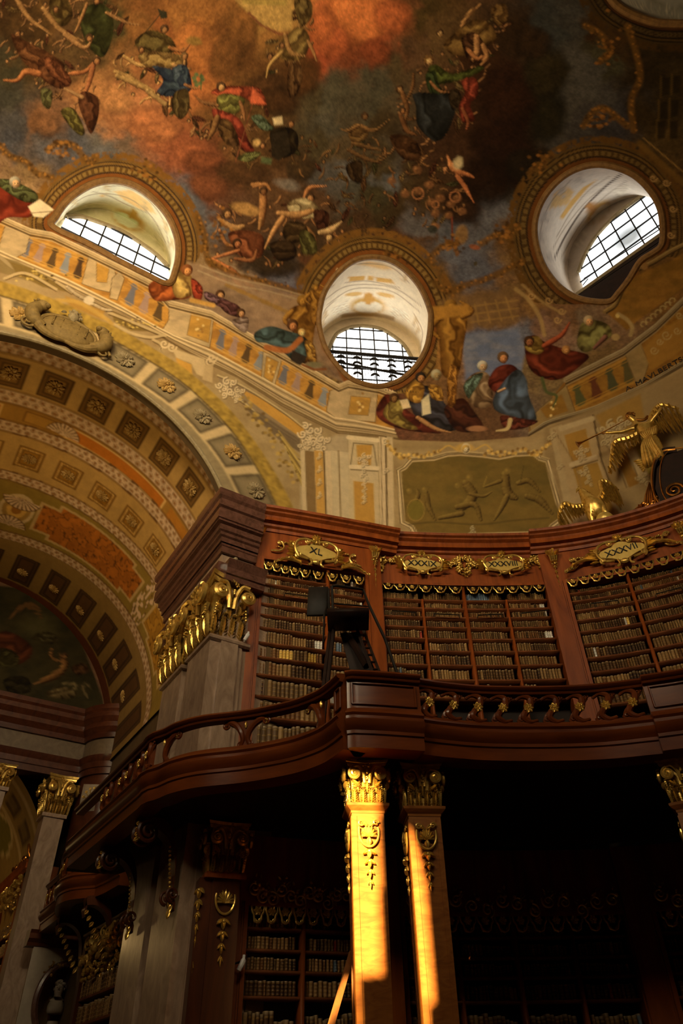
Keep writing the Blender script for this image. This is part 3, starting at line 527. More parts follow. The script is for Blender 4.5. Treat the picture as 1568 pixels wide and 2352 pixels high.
# an amber glaze over the finished clouds and figures: the blues and greens sink, brush texture shows
_g = CAN.max(-1, keepdims=True); _l = CAN.mean(-1, keepdims=True); CAN[:] = CAN * 0.88 + _l * 0.12 * np.array([1.2, 0.95, 0.55], np.float32)
CAN[..., 2] = np.minimum(CAN[..., 2], 0.80 * CAN[..., 0] + 0.25 * CAN[..., 1] + 0.01); CAN[..., 1] = np.minimum(CAN[..., 1], 1.02 * CAN[..., 0] + 0.01)
CAN *= (0.74 + 0.52 * fbm(XX / 9 + 0.5 * fbm(XX / 30, YY / 30, 61), YY / 7, 41, 4))[..., None]; CAN *= (0.62 + 0.78 * fbm(XX / 4.5 + 2 * fbm(XX / 14, YY / 14, 71), YY / 3.6, 47, 3))[..., None]
# --- windows: the gilt frames around the round openings (the holes themselves are cut in the mesh)
HOLE = {'A': spl(pts('121,522 128,497 150,465 180,440 220,420 265,415 310,427 350,455 385,495 405,540 410,580 403,620 385,652 330,628 270,598 200,560'), 5, True),
        'B': spl(pts('735,705 745,670 768,635 800,606 830,593 865,591 900,600 935,624 965,660 985,705 989,735 982,790 960,835 925,870 885,886 850,886 805,870 770,835 745,795 732,745'), 5, True),
        'C': spl(pts('1228,540 1233,490 1255,445 1290,408 1330,386 1375,378 1420,386 1460,405 1495,440 1516,480 1522,525 1519,562 1500,580 1470,600 1445,640 1420,672 1400,692 1360,692 1320,682 1280,655 1245,605'), 5, True),
        'D': spl(pts('1405,0 1440,28 1490,48 1530,54 1600,50 1700,10 1760,-60 1740,-150 1640,-200 1500,-190 1410,-120 1385,-50'), 5, True)}
RINGCLIP = {'A': pts('30,540 30,300 520,300 520,560 470,575 415,650 395,655 330,628 200,560'), 'B': pts('660,560 800,480 1020,500 1100,700 1010,720 1000,860 930,905 760,900 720,860 690,700'), 'C': pts('1130,690 1130,330 1300,290 1600,340 1600,600 1500,585 1440,640 1405,700 1300,700'), 'D': pts('1300,-80 1320,20 1400,120 1600,160 1650,160 1650,-80')}
for k, P in HOLE.items():
    dk = 0.55 if k in 'D' else (0.8 if k == 'C' else 1.0)
    sl = _bb(P[:, 0].min() - 80, P[:, 1].min() - 80, P[:, 0].max() + 80, P[:, 1].max() + 80); X = XX[sl]; Y = YY[sl]; d, t = segd(P, X, Y, True)
    ok = inside(RINGCLIP[k], X, Y) & ~inside(P, X, Y); nz = fbm(X / 8, Y / 8, 4, 3)
    for lo, hi, c in [(0, 16, (116, 62, 14)), (16, 19, (46, 26, 8)), (19, 33, (88, 58, 18)), (33, 36, (50, 30, 9)), (36, 41, (118, 80, 26)), (41, 44, (58, 36, 10)), (44, 49, (104, 70, 22)), (49, 66, (112, 70, 16))]:
        m = (np.clip((d - lo) / 1.2 + 0.5, 0, 1) * np.clip((hi - d) / (1.2 if hi < 60 else 4) + 0.5, 0, 1)) * ok
        if hi == 66: m = m * np.clip((nz - 0.25) * 5, 0, 1)
        _mix(sl, m, tint(c, dk))
    L = np.hypot(*np.diff(np.r_[P, P[:1]], axis=0).T).sum(); bd = (np.abs(((t * L / 12) % 1) - 0.5) < 0.3) & (d > 21) & (d < 31) & ok; _mix(sl, bd * 0.8, tint((132, 96, 40), dk))
# gold scroll work along the sky
for P in ['0,335 25,360 60,372 85,398 118,408', '110,345 135,330 170,335 200,370 220,368', '455,500 470,540 475,590 490,612', '985,600 1010,570 1050,560', '1105,560 1140,540 1170,545 1190,520', '1000,650 1030,670 1070,655 1120,640 1180,610 1200,600', '1345,60 1380,80 1400,120 1380,140', '1340,290 1360,260 1390,250 1440,290', '1440,60 1460,120 1470,180 1450,230 1455,300', '560,640 620,652 680,672 720,690', '480,600 540,632 600,650']:
    stroke(P, 15, (96, 60, 14), 0.85, 3, 1); Q = spl(pts(P), 5)
    for i in range(len(Q)):
        for q in range(2): blob(Q[i, 0] + _rs.randn() * 5, Q[i, 1] + _rs.randn() * 5, 4, 4, (142, 88, 22) if q else (64, 38, 10), 0.8, 0.7)
for x, y, rx, ry in [(140, 345, 34, 22), (345, 395, 40, 26), (640, 690, 30, 20), (505, 530, 26, 34), (1040, 560, 30, 18), (1160, 540, 26, 30), (1395, 110, 24, 46), (1375, 275, 30, 26), (900, 590, 22, 16), (1240, 370, 40, 28)]:
    for q in range(26): blob(x + _rs.randn() * rx * 0.5, y + _rs.randn() * ry * 0.5, 6, 5, [(104, 62, 14), (140, 84, 20), (62, 36, 10)][q % 3], 0.85, 0.6)
# --- painted buildings between the windows
poly('430,600 470,612 560,640 720,690 735,735 740,800 770,840 790,880 700,840 560,765 470,700 430,660', (142, 106, 72), 0.85, 4, 0, (40, (112, 82, 56)))
for i in range(6): stroke([(520 + i * 28, 655 + i * 13), (560 + i * 28, 672 + i * 12)], 8, (140, 98, 36), 0.8, 2)
poly('590,800 575,770 620,758 660,770 640,800', (190, 130, 92), 0.9, 4)
for P in ['460,610 540,640 610,655 700,680', '455,622 540,655 610,668 700,692']: stroke(P, 3, (160, 128, 88), 0.8, 1.5, 1)
poly('1060,770 1190,755 1205,810 1190,900 1150,880 1070,880', (92, 96, 112), 0.95, 4, 0, (30, (112, 108, 112)))
poly('1010,690 1180,660 1190,740 1070,760 1010,740', (112, 78, 38), 0.7, 5)
for i in range(4):
    stroke([(1090 + 24 * i, 700 - 5 * i), (1100 + 26 * i, 745 - 4 * i)], 4, (140, 98, 42), 0.8, 1.5)
for i in range(3): stroke([(1080, 705 + 18 * i), (1190, 690 + 18 * i)], 4, (140, 98, 42), 0.7, 1.5)
stroke('1185,665 1215,690 1240,730 1250,770', 9, (150, 112, 58), 0.9, 2, 1); stroke('1200,655 1240,690 1290,720', 6, (150, 112, 58), 0.7, 2, 1)
for x, y in [(1260, 690), (1280, 735), (1290, 715), (1220, 680), (1530, 420), (1545, 480), (1540, 540), (1500, 410)]: stroke([(x + 9 * math.cos(a) * (1 - a / 9), y + 9 * math.sin(a) * (1 - a / 9)) for a in np.linspace(0, 7, 16)], 3.5, (160, 116, 60), 0.8)
stroke('1470,330 1500,360 1568,420', 14, (104, 70, 20), 0.8, 3); stroke('1478,318 1510,345 1568,395', 3, (140, 100, 40), 0.7)
for (x, y) in [(1530, 200), (1555, 195), (1525, 255), (1550, 250), (1520, 300), (1548, 300)]: poly([(x - 9, y - 20), (x + 9, y - 22), (x + 7, y + 18), (x - 10, y + 20)], (30, 20, 6), 0.8, 2); stroke([(x - 12, y - 24), (x - 13, y + 24)], 4, (78, 54, 16), 0.8)
# ochre statues painted beside the windows
for cx, cy, k in [(695, 740, 1.0), (1035, 760, 1.15), (725, 690, 0.6)]:
    c = (158, 104, 24); cloth([(cx - 28 * k, cy - 30 * k), (cx + 30 * k, cy - 36 * k), (cx + 26 * k, cy + 30 * k), (cx + 14 * k, cy + 90 * k), (cx - 16 * k, cy + 88 * k), (cx - 22 * k, cy + 30 * k)], c, None, 10); limb([(cx - 24 * k, cy - 24 * k), (cx - 40 * k, cy - 4 * k), (cx - 22 * k, cy + 16 * k)], [14 * k, 12 * k, 9 * k], c); limb([(cx + 24 * k, cy - 28 * k), (cx + 42 * k, cy - 40 * k), (cx + 20 * k, cy - 58 * k)], [14 * k, 11 * k, 8 * k], c); head(cx, cy - 48 * k, 13 * k, c, tint(c, 0.8))
poly('985,705 1075,700 1078,722 1000,735', (164, 108, 26), 1, 3)
# --- the painted balustrade that runs round under the dome
RT = pts('-60,470 0,500 70,531 120,540 215,585 280,617 350,652 388,695 486,720 580,775 655,818 720,855 778,889 800,880 870,892 905,905'); RB = RT + np.array([-6, 20.])
BT = pts('-60,548 0,577 150,640 280,705 385,765 485,805 550,840 650,895 772,962 830,968 905,987'); BB = pts('-60,575 0,602 150,668 330,752 460,828 545,868 650,935 774,996 885,1006 916,1011')
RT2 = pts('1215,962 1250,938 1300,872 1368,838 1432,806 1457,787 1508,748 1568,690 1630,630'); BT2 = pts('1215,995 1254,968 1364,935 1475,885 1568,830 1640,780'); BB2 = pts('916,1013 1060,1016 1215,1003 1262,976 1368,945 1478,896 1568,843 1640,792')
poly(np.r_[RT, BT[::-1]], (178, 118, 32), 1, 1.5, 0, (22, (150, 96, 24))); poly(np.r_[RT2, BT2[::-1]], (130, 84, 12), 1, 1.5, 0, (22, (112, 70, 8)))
def along(P, t):
    L = np.r_[0, np.cumsum(np.hypot(*np.diff(P, axis=0).T))]; s = np.clip(np.asarray(t, float), 0, 1) * L[-1]; return np.c_[np.interp(s, L, P[:, 0]), np.interp(s, L, P[:, 1])]
def balusters(Pt, Pb, n, cols, line):
    T = (np.arange(n) + 0.5) / n
    for i, t in enumerate(T):
        h = 0.46 / n; prof = [(0.16, 0.3), (0.26, 0.85), (0.34, 0.42), (0.5, 0.62), (0.66, 0.75), (0.78, 1.0), (0.86, 0.5), (0.9, 0.9)]; Lp = []; Rp = []
        for v, wd in prof:
            for s, l in ((-1, Lp), (1, Rp)):
                q = np.clip(t + s * h * wd * 0.75, 0, 1); a = along(Pt, [q])[0]; b = along(Pb, [q])[0]; l.append(a + (b - a) * v)
        poly(np.array(Lp + Rp[::-1]), cols[i % len(cols)], 0.95, 1.3)
    for v, wd in ((0.14, 5), (0.24, 2), (0.8, 2), (0.9, 5)):
        q = np.linspace(0, 1, 30); a = along(Pt, q); b = along(Pb, q); stroke(a + (b - a) * v, wd, line, 0.55, 1.2)
GAP = [(96, 92, 92), (150, 112, 90), (74, 52, 26), (120, 118, 112), (60, 40, 24)]
balusters(pts('60,535 205,585'), pts('35,590 190,655'), 5, GAP, (196, 140, 52)); balusters(pts('300,632 388,690'), pts('275,700 375,755'), 3, GAP, (196, 140, 52)); balusters(pts('500,738 622,808'), pts('488,802 602,864'), 4, GAP, (196, 140, 52)); balusters(pts('645,822 765,890'), pts('630,882 752,948'), 4, GAP, (196, 140, 52))
balusters(pts('1300,885 1450,806'), pts('1320,948 1468,880'), 4, [(66, 64, 30), (80, 34, 14), (58, 56, 30), (70, 60, 26)], (160, 108, 20))
def slab(P, c, line=None):
    P = pts(P) if isinstance(P, str) else P; poly(P, c, 1, 1.2, 0, (30, tint(c, 0.88)))
    if line: stroke(P, 1.8, line, 0.8, 1.0, 0, True)
BE = (178, 142, 92); BED = (118, 86, 44); SH = (84, 58, 22)
for P in ['12,520 72,530 60,580 38,592 -5,575', '205,585 262,612 268,640 252,672 222,665 188,652', '258,640 275,622 286,640 270,690 252,685', '388,695 486,720 490,740 482,800 372,760 388,735', '605,808 648,826 630,890 600,872', '758,898 800,885 868,897 862,970 772,962 750,945', '1215,962 1300,885 1322,948 1262,966 1218,992', '1432,806 1472,790 1490,835 1475,882 1462,886']: slab(P, BE if float(P.split(',')[0]) < 1000 else (132, 100, 52), SH)
for P in ['222,600 252,612 246,650 222,648', '440,715 486,730 480,788 430,770', '612,818 640,832 625,880 606,866', '806,910 852,914 846,955 800,952', '1240,940 1290,905 1306,945 1255,962']: slab(P, (180, 124, 36) if float(P.split(',')[0]) < 1000 else (124, 82, 14), BED)
for x, y in [(458, 750), (624, 850), (826, 932), (1270, 935)]:
    for q in range(10): blob(x + _rs.randn() * 5, y + _rs.randn() * 10, 4, 4, (206, 164, 92) if q % 2 else (140, 92, 30), 0.85, 0.6)
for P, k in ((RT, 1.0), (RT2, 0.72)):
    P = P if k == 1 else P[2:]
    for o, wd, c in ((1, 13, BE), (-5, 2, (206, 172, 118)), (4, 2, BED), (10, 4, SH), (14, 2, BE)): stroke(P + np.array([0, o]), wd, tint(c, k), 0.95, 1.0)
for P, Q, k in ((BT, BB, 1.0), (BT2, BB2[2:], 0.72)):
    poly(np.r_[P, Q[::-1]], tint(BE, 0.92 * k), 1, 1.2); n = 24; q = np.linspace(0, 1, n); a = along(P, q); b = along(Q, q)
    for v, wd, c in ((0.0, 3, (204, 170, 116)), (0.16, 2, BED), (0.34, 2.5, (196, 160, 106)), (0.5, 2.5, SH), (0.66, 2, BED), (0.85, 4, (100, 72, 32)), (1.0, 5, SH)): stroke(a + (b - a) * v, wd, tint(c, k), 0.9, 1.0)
# figures leaning over the balustrade
cloth('-20,440 10,425 50,440 80,458 72,498 20,500 -20,520', (150, 48, 18)); cloth('-10,420 20,412 80,440 85,462 50,462', (92, 92, 48)); head(35, 420, 13, (190, 140, 88), (150, 130, 100)); poly('65,475 92,458 124,482 100,500 78,498', (206, 176, 130), 1, 1.5); stroke('70,490 120,486', 2, (120, 88, 50))
cloth('342,655 380,635 420,640 440,680 400,690 355,690', (176, 82, 18)); cloth('400,630 430,620 444,650 440,678 405,684 395,655', (206, 160, 74)); head(430, 622, 13, (186, 116, 54), (120, 64, 24)); cloth('440,640 465,660 462,690 445,685', (156, 50, 18)); head(506, 678, 11, (176, 120, 66)); cloth('470,670 500,680 530,695 520,710 475,690', (112, 76, 76)); cloth('500,690 545,700 560,730 520,720', (100, 56, 50)); head(554, 720, 10, (176, 120, 70)); cloth('535,735 570,730 565,765 540,750', (150, 120, 100))
stroke('440,690 490,702', 10, (186, 130, 46), 0.95, 2)
cloth('585,765 620,750 660,760 700,775 710,800 690,838 650,810 615,790 590,785', (78, 96, 90)); head(672, 748, 13, (176, 106, 52), (80, 46, 20)); stroke('612,798 660,805 690,780', 13, (160, 84, 24), 0.95, 2, 1); poly('672,805 705,820 690,840 668,828', (46, 34, 24), 1, 1.5); head(694, 765, 9, (200, 160, 90), (186, 140, 70)); cloth('700,785 720,790 728,830 712,840', (176, 124, 40)); blob(722, 838, 22, 8, (112, 96, 60), 0.95, 0.4); stroke('695,838 722,850 748,848', 5, (120, 66, 24))
# the group below the middle window
cloth('868,930 890,905 920,930 960,960 1000,985 1010,996 940,990 890,975 865,955', (112, 40, 20)); cloth('880,945 905,915 930,930 925,955 960,985 930,985 890,965', (150, 122, 48)); head(905, 915, 11, (120, 78, 34)); poly('918,920 945,915 950,935 925,940', (206, 172, 120), 1, 1.5); cloth('935,900 960,885 1010,895 1020,925 1045,950 1050,985 1010,990 960,960 945,940', (66, 60, 64)); cloth('930,900 955,875 975,890 965,925 940,920', (196, 138, 38)); cloth('985,885 1012,890 1018,920 992,915', (192, 134, 36)); head(966, 868, 12, (170, 110, 56), (40, 30, 22)); limb('960,960 1000,985 1035,994', [12, 10, 6], (170, 116, 62)); poly('968,920 985,905 990,950 970,955', (206, 180, 130), 0.9, 1.5)
cloth('1020,940 1060,915 1085,940 1110,985 1050,990', (80, 36, 16)); head(1002, 862, 12, (150, 118, 70), (160, 140, 100)); cloth('1030,845 1050,850 1045,930 1028,925', (168, 108, 26)); cloth('1065,890 1085,860 1115,855 1130,880 1128,930 1090,935', (150, 116, 78)); cloth('1065,885 1090,862 1110,860 1085,905 1075,915', (100, 118, 96)); head(1108, 842, 12, (186, 142, 94), (176, 158, 128)); cloth('1120,880 1140,845 1175,838 1195,860 1190,905 1150,905 1135,900', (116, 42, 22)); cloth('1140,900 1185,850 1208,870 1215,910 1232,965 1180,958 1135,940', (86, 98, 112), None, 12); head(1155, 822, 13, (180, 112, 58), (90, 60, 30)); limb('1145,900 1160,893', [6, 6], (190, 140, 90)); cloth('1150,955 1200,962 1236,968 1200,985 1160,985', (100, 40, 20)); stroke('1172,965 1165,985 1140,990', [10, 8, 3], (176, 142, 84), 1, 1.5, 1); blob(1095, 985, 26, 8, (150, 96, 56), 0.95, 0.4)
cloth('1205,790 1225,770 1250,785 1290,800 1350,815 1340,835 1290,870 1250,870 1215,845', (120, 44, 18), None, 10); cloth('1205,785 1235,772 1250,800 1235,815 1210,805', (150, 116, 40)); head(1215, 785, 12, (140, 80, 40), (60, 34, 14)); limb('1250,795 1290,770 1308,742', [14, 11, 7], (150, 62, 24)); head(1300, 805, 10, (170, 112, 52), (150, 96, 40)); cloth('1335,745 1360,735 1395,745 1405,770 1380,790 1345,810 1325,790', (128, 116, 56)); head(1352, 738, 12, (180, 122, 68), (150, 120, 80)); limb('1390,775 1365,800', [12, 8], (120, 70, 52)); stroke('1245,870 1255,900 1278,910 1270,935', [8, 7, 6, 3], (70, 72, 30), 1, 1.2, 1)
# cartouche above the right-hand balustrade
poly('1395,720 1420,690 1450,640 1490,620 1540,600 1600,560 1600,640 1530,690 1460,740 1440,760', (110, 72, 14), 1, 2, 0, (40, (128, 82, 16)))
for o, wd, c in ((0, 11, (112, 82, 36)), (-4, 3, (146, 112, 58)), (6, 4, (52, 34, 12))): stroke(pts('1390,716 1412,700 1428,665 1440,640 1462,620 1500,602 1545,575 1600,550') + np.array([o * 0.6, o * 0.6]), wd, c, 0.95, 1.2, 1)
blob(1452, 625, 17, 16, (112, 64, 16), 1, 0.25, 0, 0.1); blob(1448, 621, 6, 6, (140, 88, 30), 0.8, 0.6); blob(1437, 645, 8, 11, (124, 84, 36), 1, 0.3, 0.5, 0.1); blob(1480, 612, 9, 10, (124, 84, 36), 1, 0.3, 0.5, 0.1)
stroke('1420,722 1440,735 1452,752 1448,770', 9, (140, 108, 60), 1, 1.5, 1); blob(1418, 726, 6, 6, (176, 140, 70), 1, 0.4); blob(1414, 775, 11, 9, (146, 112, 60), 1, 0.3)
for i in range(7): stroke([(1478 + i * 11 + 6 * math.cos(a), 745 - i * 9 + 6 * math.sin(a)) for a in np.linspace(2, 6.5, 9)], 3, (150, 118, 64), 0.85)
# ornament right of the pedestal, by the signature
poly('1478,800 1520,760 1600,700 1600,780 1500,850 1492,848', (134, 88, 16), 0.95, 2)
for x, y, r in [(1502, 805, 10), (1530, 770, 12), (1555, 760, 9), (1515, 785, 8), (1560, 725, 9)]: stroke([(x + r * math.cos(a) * (1 - a / 10), y + r * math.sin(a) * (1 - a / 10)) for a in np.linspace(0, 8, 18)], 3, (150, 116, 62), 0.9)
# --- the painted wall under the balustrade
WALL = np.r_[BB, BB2[1:], pts('1640,1300 -70,1300')]
poly(WALL, (150, 118, 72), 1, 1.5, 0, (60, (136, 104, 60)))
poly('770,1000 800,1000 800,1210 690,1190 690,1040', (160, 132, 92), 0.9, 4); poly('1250,985 1568,850 1640,800 1640,1300 1250,1300', (128, 98, 56), 0.9, 4)
# left: grey spandrel over the arch with scrolls
poly('500,862 560,888 650,945 690,985 700,1010 640,1000 560,930 505,880', (128, 100, 66), 0.95, 2); poly('555,895 600,915 700,985 690,1005 620,955 570,918', (178, 122, 34), 0.95, 1.5)
for P in ['500,862 560,888 650,945 695,980', '555,920 610,965 680,1010', '505,880 530,905 560,925']: stroke(P, 3, (178, 146, 96), 0.9, 1, 1); stroke(pts(P) + np.array([0, 4.]), 2, SH, 0.7, 1, 1)
poly('560,935 600,950 690,1010 690,1040 640,1010', (96, 74, 48), 0.9, 2)
def curls(x, y, k, c=(196, 164, 116), n=7, dark=(104, 78, 44), spread=18):
    for i in range(n):
        a = i * 2.399; xx = x + spread * k * math.sqrt(i / n) * math.cos(a); yy = y + spread * k * math.sqrt(i / n) * math.sin(a); r = (9 - 0.5 * i) * k; sgn = 1 if i % 2 else -1
        Q = np.array([(xx + r * (1 - q / 9) * math.cos(q * sgn + a), yy + r * (1 - q / 9) * math.sin(q * sgn + a)) for q in np.linspace(0, 7.5, 18)]); stroke(Q + np.array([1.5, 2.]), 3.2 * k, dark, 0.8); stroke(Q, 2.6 * k, c, 0.95)
curls(520, 888, 1.2); curls(545, 905, 0.9); curls(712, 1000, 1.5, n=9); curls(735, 1020, 1.2); curls(700, 1025, 0.8); curls(728, 1105, 0.9, n=5); curls(716, 1125, 0.7, n=5)
# big leaf under the arch end
for i in range(16): stroke([(640 + i * 3, 990 + i * 7), (668 + i * 3.0, 1030 + i * 8 + 8 * (i % 2)), (690 + 1.2 * i, 1050 + i * 7.5)], [3, 7, 2], [(150, 116, 46), (96, 70, 22), (172, 136, 62)][i % 3], 0.9, 1.2, 1)
for i in range(60): blob(560 + 120 * (i / 60) + _rs.randn() * 8, 915 + 190 * (i / 60) ** 1.15 + _rs.randn() * 8, 6, 5, [(142, 106, 36), (96, 68, 18), (168, 128, 50)][i % 3], 0.8, 0.6)
# strips left of the first pilaster, then the pilaster with its yellow panel
def strip(xa, xb, y0, y1, c, dx=0): poly([(xa, y0), (xb, y0 + (xb - xa) * 0.12), (xb + dx, y1), (xa + dx, y1 - 4)], c, 1, 1.2)
for xa, xb, c in [(690, 700, (176, 146, 100)), (700, 722, BED), (722, 742, (176, 124, 44)), (742, 746, SH), (746, 760, (184, 152, 106)), (760, 800, (176, 148, 104)), (776, 779, BED)]: strip(xa, xb, 1035, 1260, c, 8)
for y in (1050, 1080, 1110, 1140): curls(735, y, 0.45, n=3)
strip(800, 868, 1000, 1230, (176, 146, 100), 4); strip(812, 858, 1105, 1230, (168, 116, 36), 4); poly('818,1022 855,1022 852,1070 822,1068', (170, 118, 36), 1, 1.5); stroke('812,1018 858,1022 866,1075 805,1072', 3, SH, 0.7, 1, 0, True)
stroke('800,1005 868,1012', 9, (196, 166, 118), 1, 1); stroke('806,1072 868,1076', 9, (196, 166, 120), 1, 1.5); stroke('806,1079 868,1083', 2.5, SH, 0.8); curls(836, 1055, 0.8); curls(836, 1090, 0.6, n=4)
for y in (1110, 1125, 1140, 1152): curls(838, y, 0.45, n=3)
for xa, xb, c in [(870, 884, (184, 152, 106)), (884, 888, SH), (888, 902, (176, 144, 98)), (874, 876, BED)]: strip(xa, xb, 1003, 1240, c, 4)
blob(884, 1014, 9, 10, (196, 164, 114), 1, 0.3); curls(884, 1014, 0.7, n=1); curls(890, 1080, 0.6, n=2)
# the olive relief panel
FR = pts('922,1082 935,1075 950,1058 1000,1055 1030,1046 1060,1044 1110,1048 1145,1053 1180,1046 1222,1044 1235,1055 1252,1060 1262,1100 1275,1150 1290,1186 1262,1206 1255,1222 1060,1228 960,1225 950,1208 930,1198 926,1140')
poly(FR, (106, 78, 24), 1, 1.2, 0, (50, (92, 70, 22)))
for o, wd, c in ((0, 12, (170, 136, 86)), (-3, 3, (200, 168, 118)), (4, 3, (96, 70, 32)), (-7, 2.5, (96, 70, 32))):
    cc = FR.mean(0); stroke(cc + (FR - cc) * (1.035 - o * 0.0035), wd, c, 0.95, 1, 0, True)
OL = (110, 82, 28)
for P, wd in [('945,1170 960,1140 958,1125', [14, 12, 9]), ('978,1130 985,1165 1000,1195', [14, 12, 8]), ('1070,1110 1085,1140 1060,1170', [22, 26, 20]), ('1050,1165 1090,1160 1105,1195', [16, 14, 10]), ('1080,1135 1110,1140 1130,1130', [10, 8, 5]), ('1160,1090 1165,1130 1185,1145', [22, 24, 18]), ('1165,1140 1150,1170 1135,1195', [16, 12, 8]), ('1150,1105 1115,1118', [10, 6]), ('1190,1110 1215,1105 1240,1130', [14, 14, 8]), ('1210,1140 1240,1150 1268,1180', [16, 18, 10]), ('1010,1190 1060,1180', [10, 14])]:
    limb(P, wd, OL)
for x, y, r in [(940, 1128, 8), (975, 1125, 8), (1078, 1098, 10), (1165, 1082, 9), (1050, 1115, 7)]: blob(x, y, r, r * 1.1, OL, 0.95, 0.35, 0, 0.2); blob(x - 2, y - 2, r * 0.5, r * 0.5, tint(OL, 1.25), 0.7, 0.7)
blob(955, 1172, 20, 25, (104, 84, 20), 0.9, 0.2, 0.2, 0.1); stroke([(955 + 20 * math.cos(a), 1172 + 25 * math.sin(a)) for a in np.linspace(0, 6.28, 20)], 2, tint(OL, 1.25), 0.8)
stroke('1118,1095 1110,1118', 2, tint(OL, 1.2), 0.8); stroke('1203,1070 1195,1110', 2, tint(OL, 0.6), 0.8); stroke('940,1205 1000,1200 1100,1205 1180,1196 1260,1190', 3, tint(OL, 0.6), 0.7, 2, 1)
# garland over the panel, with a mask
for (xa, ya, xb, yb, sg) in [(890, 1018, 925, 1052, 2), (925, 1050, 1010, 1040, 3), (1110, 1040, 1215, 1032, 5), (1215, 1040, 1262, 1012, 14)]:
    for i in range(26):
        t = i / 25; blob(xa + (xb - xa) * t + _rs.randn() * 2, ya + (yb - ya) * t + sg * 4 * t * (1 - t) + _rs.randn() * 3, 5, 5, [(168, 122, 44), (110, 74, 22), (196, 150, 66)][i % 3], 0.9, 0.6)
blob(1068, 1030, 26, 12, (176, 130, 50), 0.95, 0.4, 0, 0.4); blob(1070, 1030, 11, 14, (186, 160, 116), 1, 0.3, 0, 0.1); head(1070, 1032, 9, (186, 160, 116), (176, 130, 50)); stroke('1010,1036 1030,1024 1050,1034', 4, (176, 130, 50), 0.9, 1, 1); stroke('1090,1034 1115,1022 1130,1034', 4, (176, 130, 50), 0.9, 1, 1); curls(1085, 1224, 0.7, (170, 146, 100), 3)
# right pilasters and scrollwork
def strip2(P, c): poly(P, c, 1, 1.2)
strip2('1262,985 1290,975 1345,1200 1310,1235', (150, 120, 76)); strip2('1272,988 1362,955 1395,1110 1420,1180 1330,1220', (148, 116, 72)); strip2('1296,1000 1345,985 1360,1050 1312,1060', (140, 96, 24)); strip2('1315,1075 1372,1062 1412,1180 1350,1200', (134, 94, 24)); stroke('1272,988 1320,1065 1335,1120', 3, BED, 0.8); stroke('1362,955 1382,1060 1425,1170', 5, (70, 48, 18), 0.9)
stroke('1288,985 1360,962', 12, (160, 130, 86), 1, 2); stroke('1312,1068 1368,1050', 10, (162, 132, 88), 1, 1.5); stroke('1314,1076 1372,1058', 3, SH, 0.8); curls(1335, 1040, 0.9, (164, 134, 88)); curls(1345, 1085, 0.8, (164, 134, 88), 5); curls(1352, 1105, 0.6, (164, 134, 88), 4)
poly('1368,955 1470,905 1480,960 1440,1010 1400,1020', (134, 94, 26), 0.9, 3); curls(1402, 990, 1.5, (160, 132, 86)); curls(1425, 980, 1.3, (160, 132, 86)); curls(1395, 1012, 1.0, (160, 132, 86), 4)
strip2('1400,1020 1425,1012 1470,1110 1445,1120', (120, 78, 14)); strip2('1425,1012 1440,1005 1490,1095 1470,1110', (150, 120, 76)); strip2('1450,1010 1500,1000 1510,1090 1490,1090', (118, 92, 24)); stroke('1395,1025 1440,1120', 3, SH, 0.8); stroke('1425,1010 1470,1105', 3, SH, 0.8); curls(1480, 1100, 0.9, (160, 132, 86), 5)
curls(1272, 1000, 0.8, (164, 134, 88), 2); curls(1290, 1070, 0.6, (164, 134, 88), 2)
# left, above the arch: cartouche, masks and broken pediment
poly('-20,585 40,600 120,640 60,645 -20,620', (118, 92, 48), 0.95, 2); stroke('0,590 40,620 110,648', 8, (150, 120, 76), 0.9, 1, 1)
for P, c in [('20,600 70,615 130,650 160,672 100,660 40,632', (110, 82, 30)), ('256,715 300,735 350,762 300,760 262,738', (110, 82, 30))]:
    poly(P, c, 1, 2); Q = spl(pts(P), 3, True).mean(0)
    for i in range(40): blob(Q[0] + _rs.randn() * 26, Q[1] + _rs.randn() * 7 + 0.42 * 0, 4, 3, [(160, 122, 44), (72, 50, 16), (184, 146, 62)][i % 3], 0.8, 0.6)
for P in ['250,718 300,738 380,772', '262,745 300,765 345,775 378,770', '130,648 165,672', '352,780 370,795 365,840', '10,640 60,628 130,665']: stroke(P, 6, (172, 138, 88), 0.9, 1.2, 1); stroke(pts(P) + np.array([0, 5.]), 2.5, SH, 0.8, 1, 1)
for x, y in [(378, 790), (395, 798), (482, 830), (488, 822)]: stroke([(x + 11 * math.cos(a) * (1 - a / 9), y + 11 * math.sin(a) * (1 - a / 9)) for a in np.linspace(0, 8, 18)], 4, (186, 152, 102), 0.95)
poly('395,800 470,825 480,870 452,860 440,835 405,822', (176, 142, 92), 1, 2); poly('404,822 440,838 442,860 410,850', (176, 122, 34), 1, 1.5); poly('470,840 490,835 488,880 465,872', (164, 130, 82), 1, 1.5)
limb('155,660 178,678 200,690', [10, 9, 10], (176, 146, 104)); limb('215,700 240,712 258,714', [10, 9, 8], (176, 146, 104)); blob(205, 690, 14, 12, (186, 158, 118), 1, 0.3, 0, 0.4)
poly('150,680 240,715 236,735 160,705', (150, 104, 30), 0.95, 3); stroke('130,690 180,695 240,730 258,745', 9, (166, 122, 44), 0.9, 2, 1)
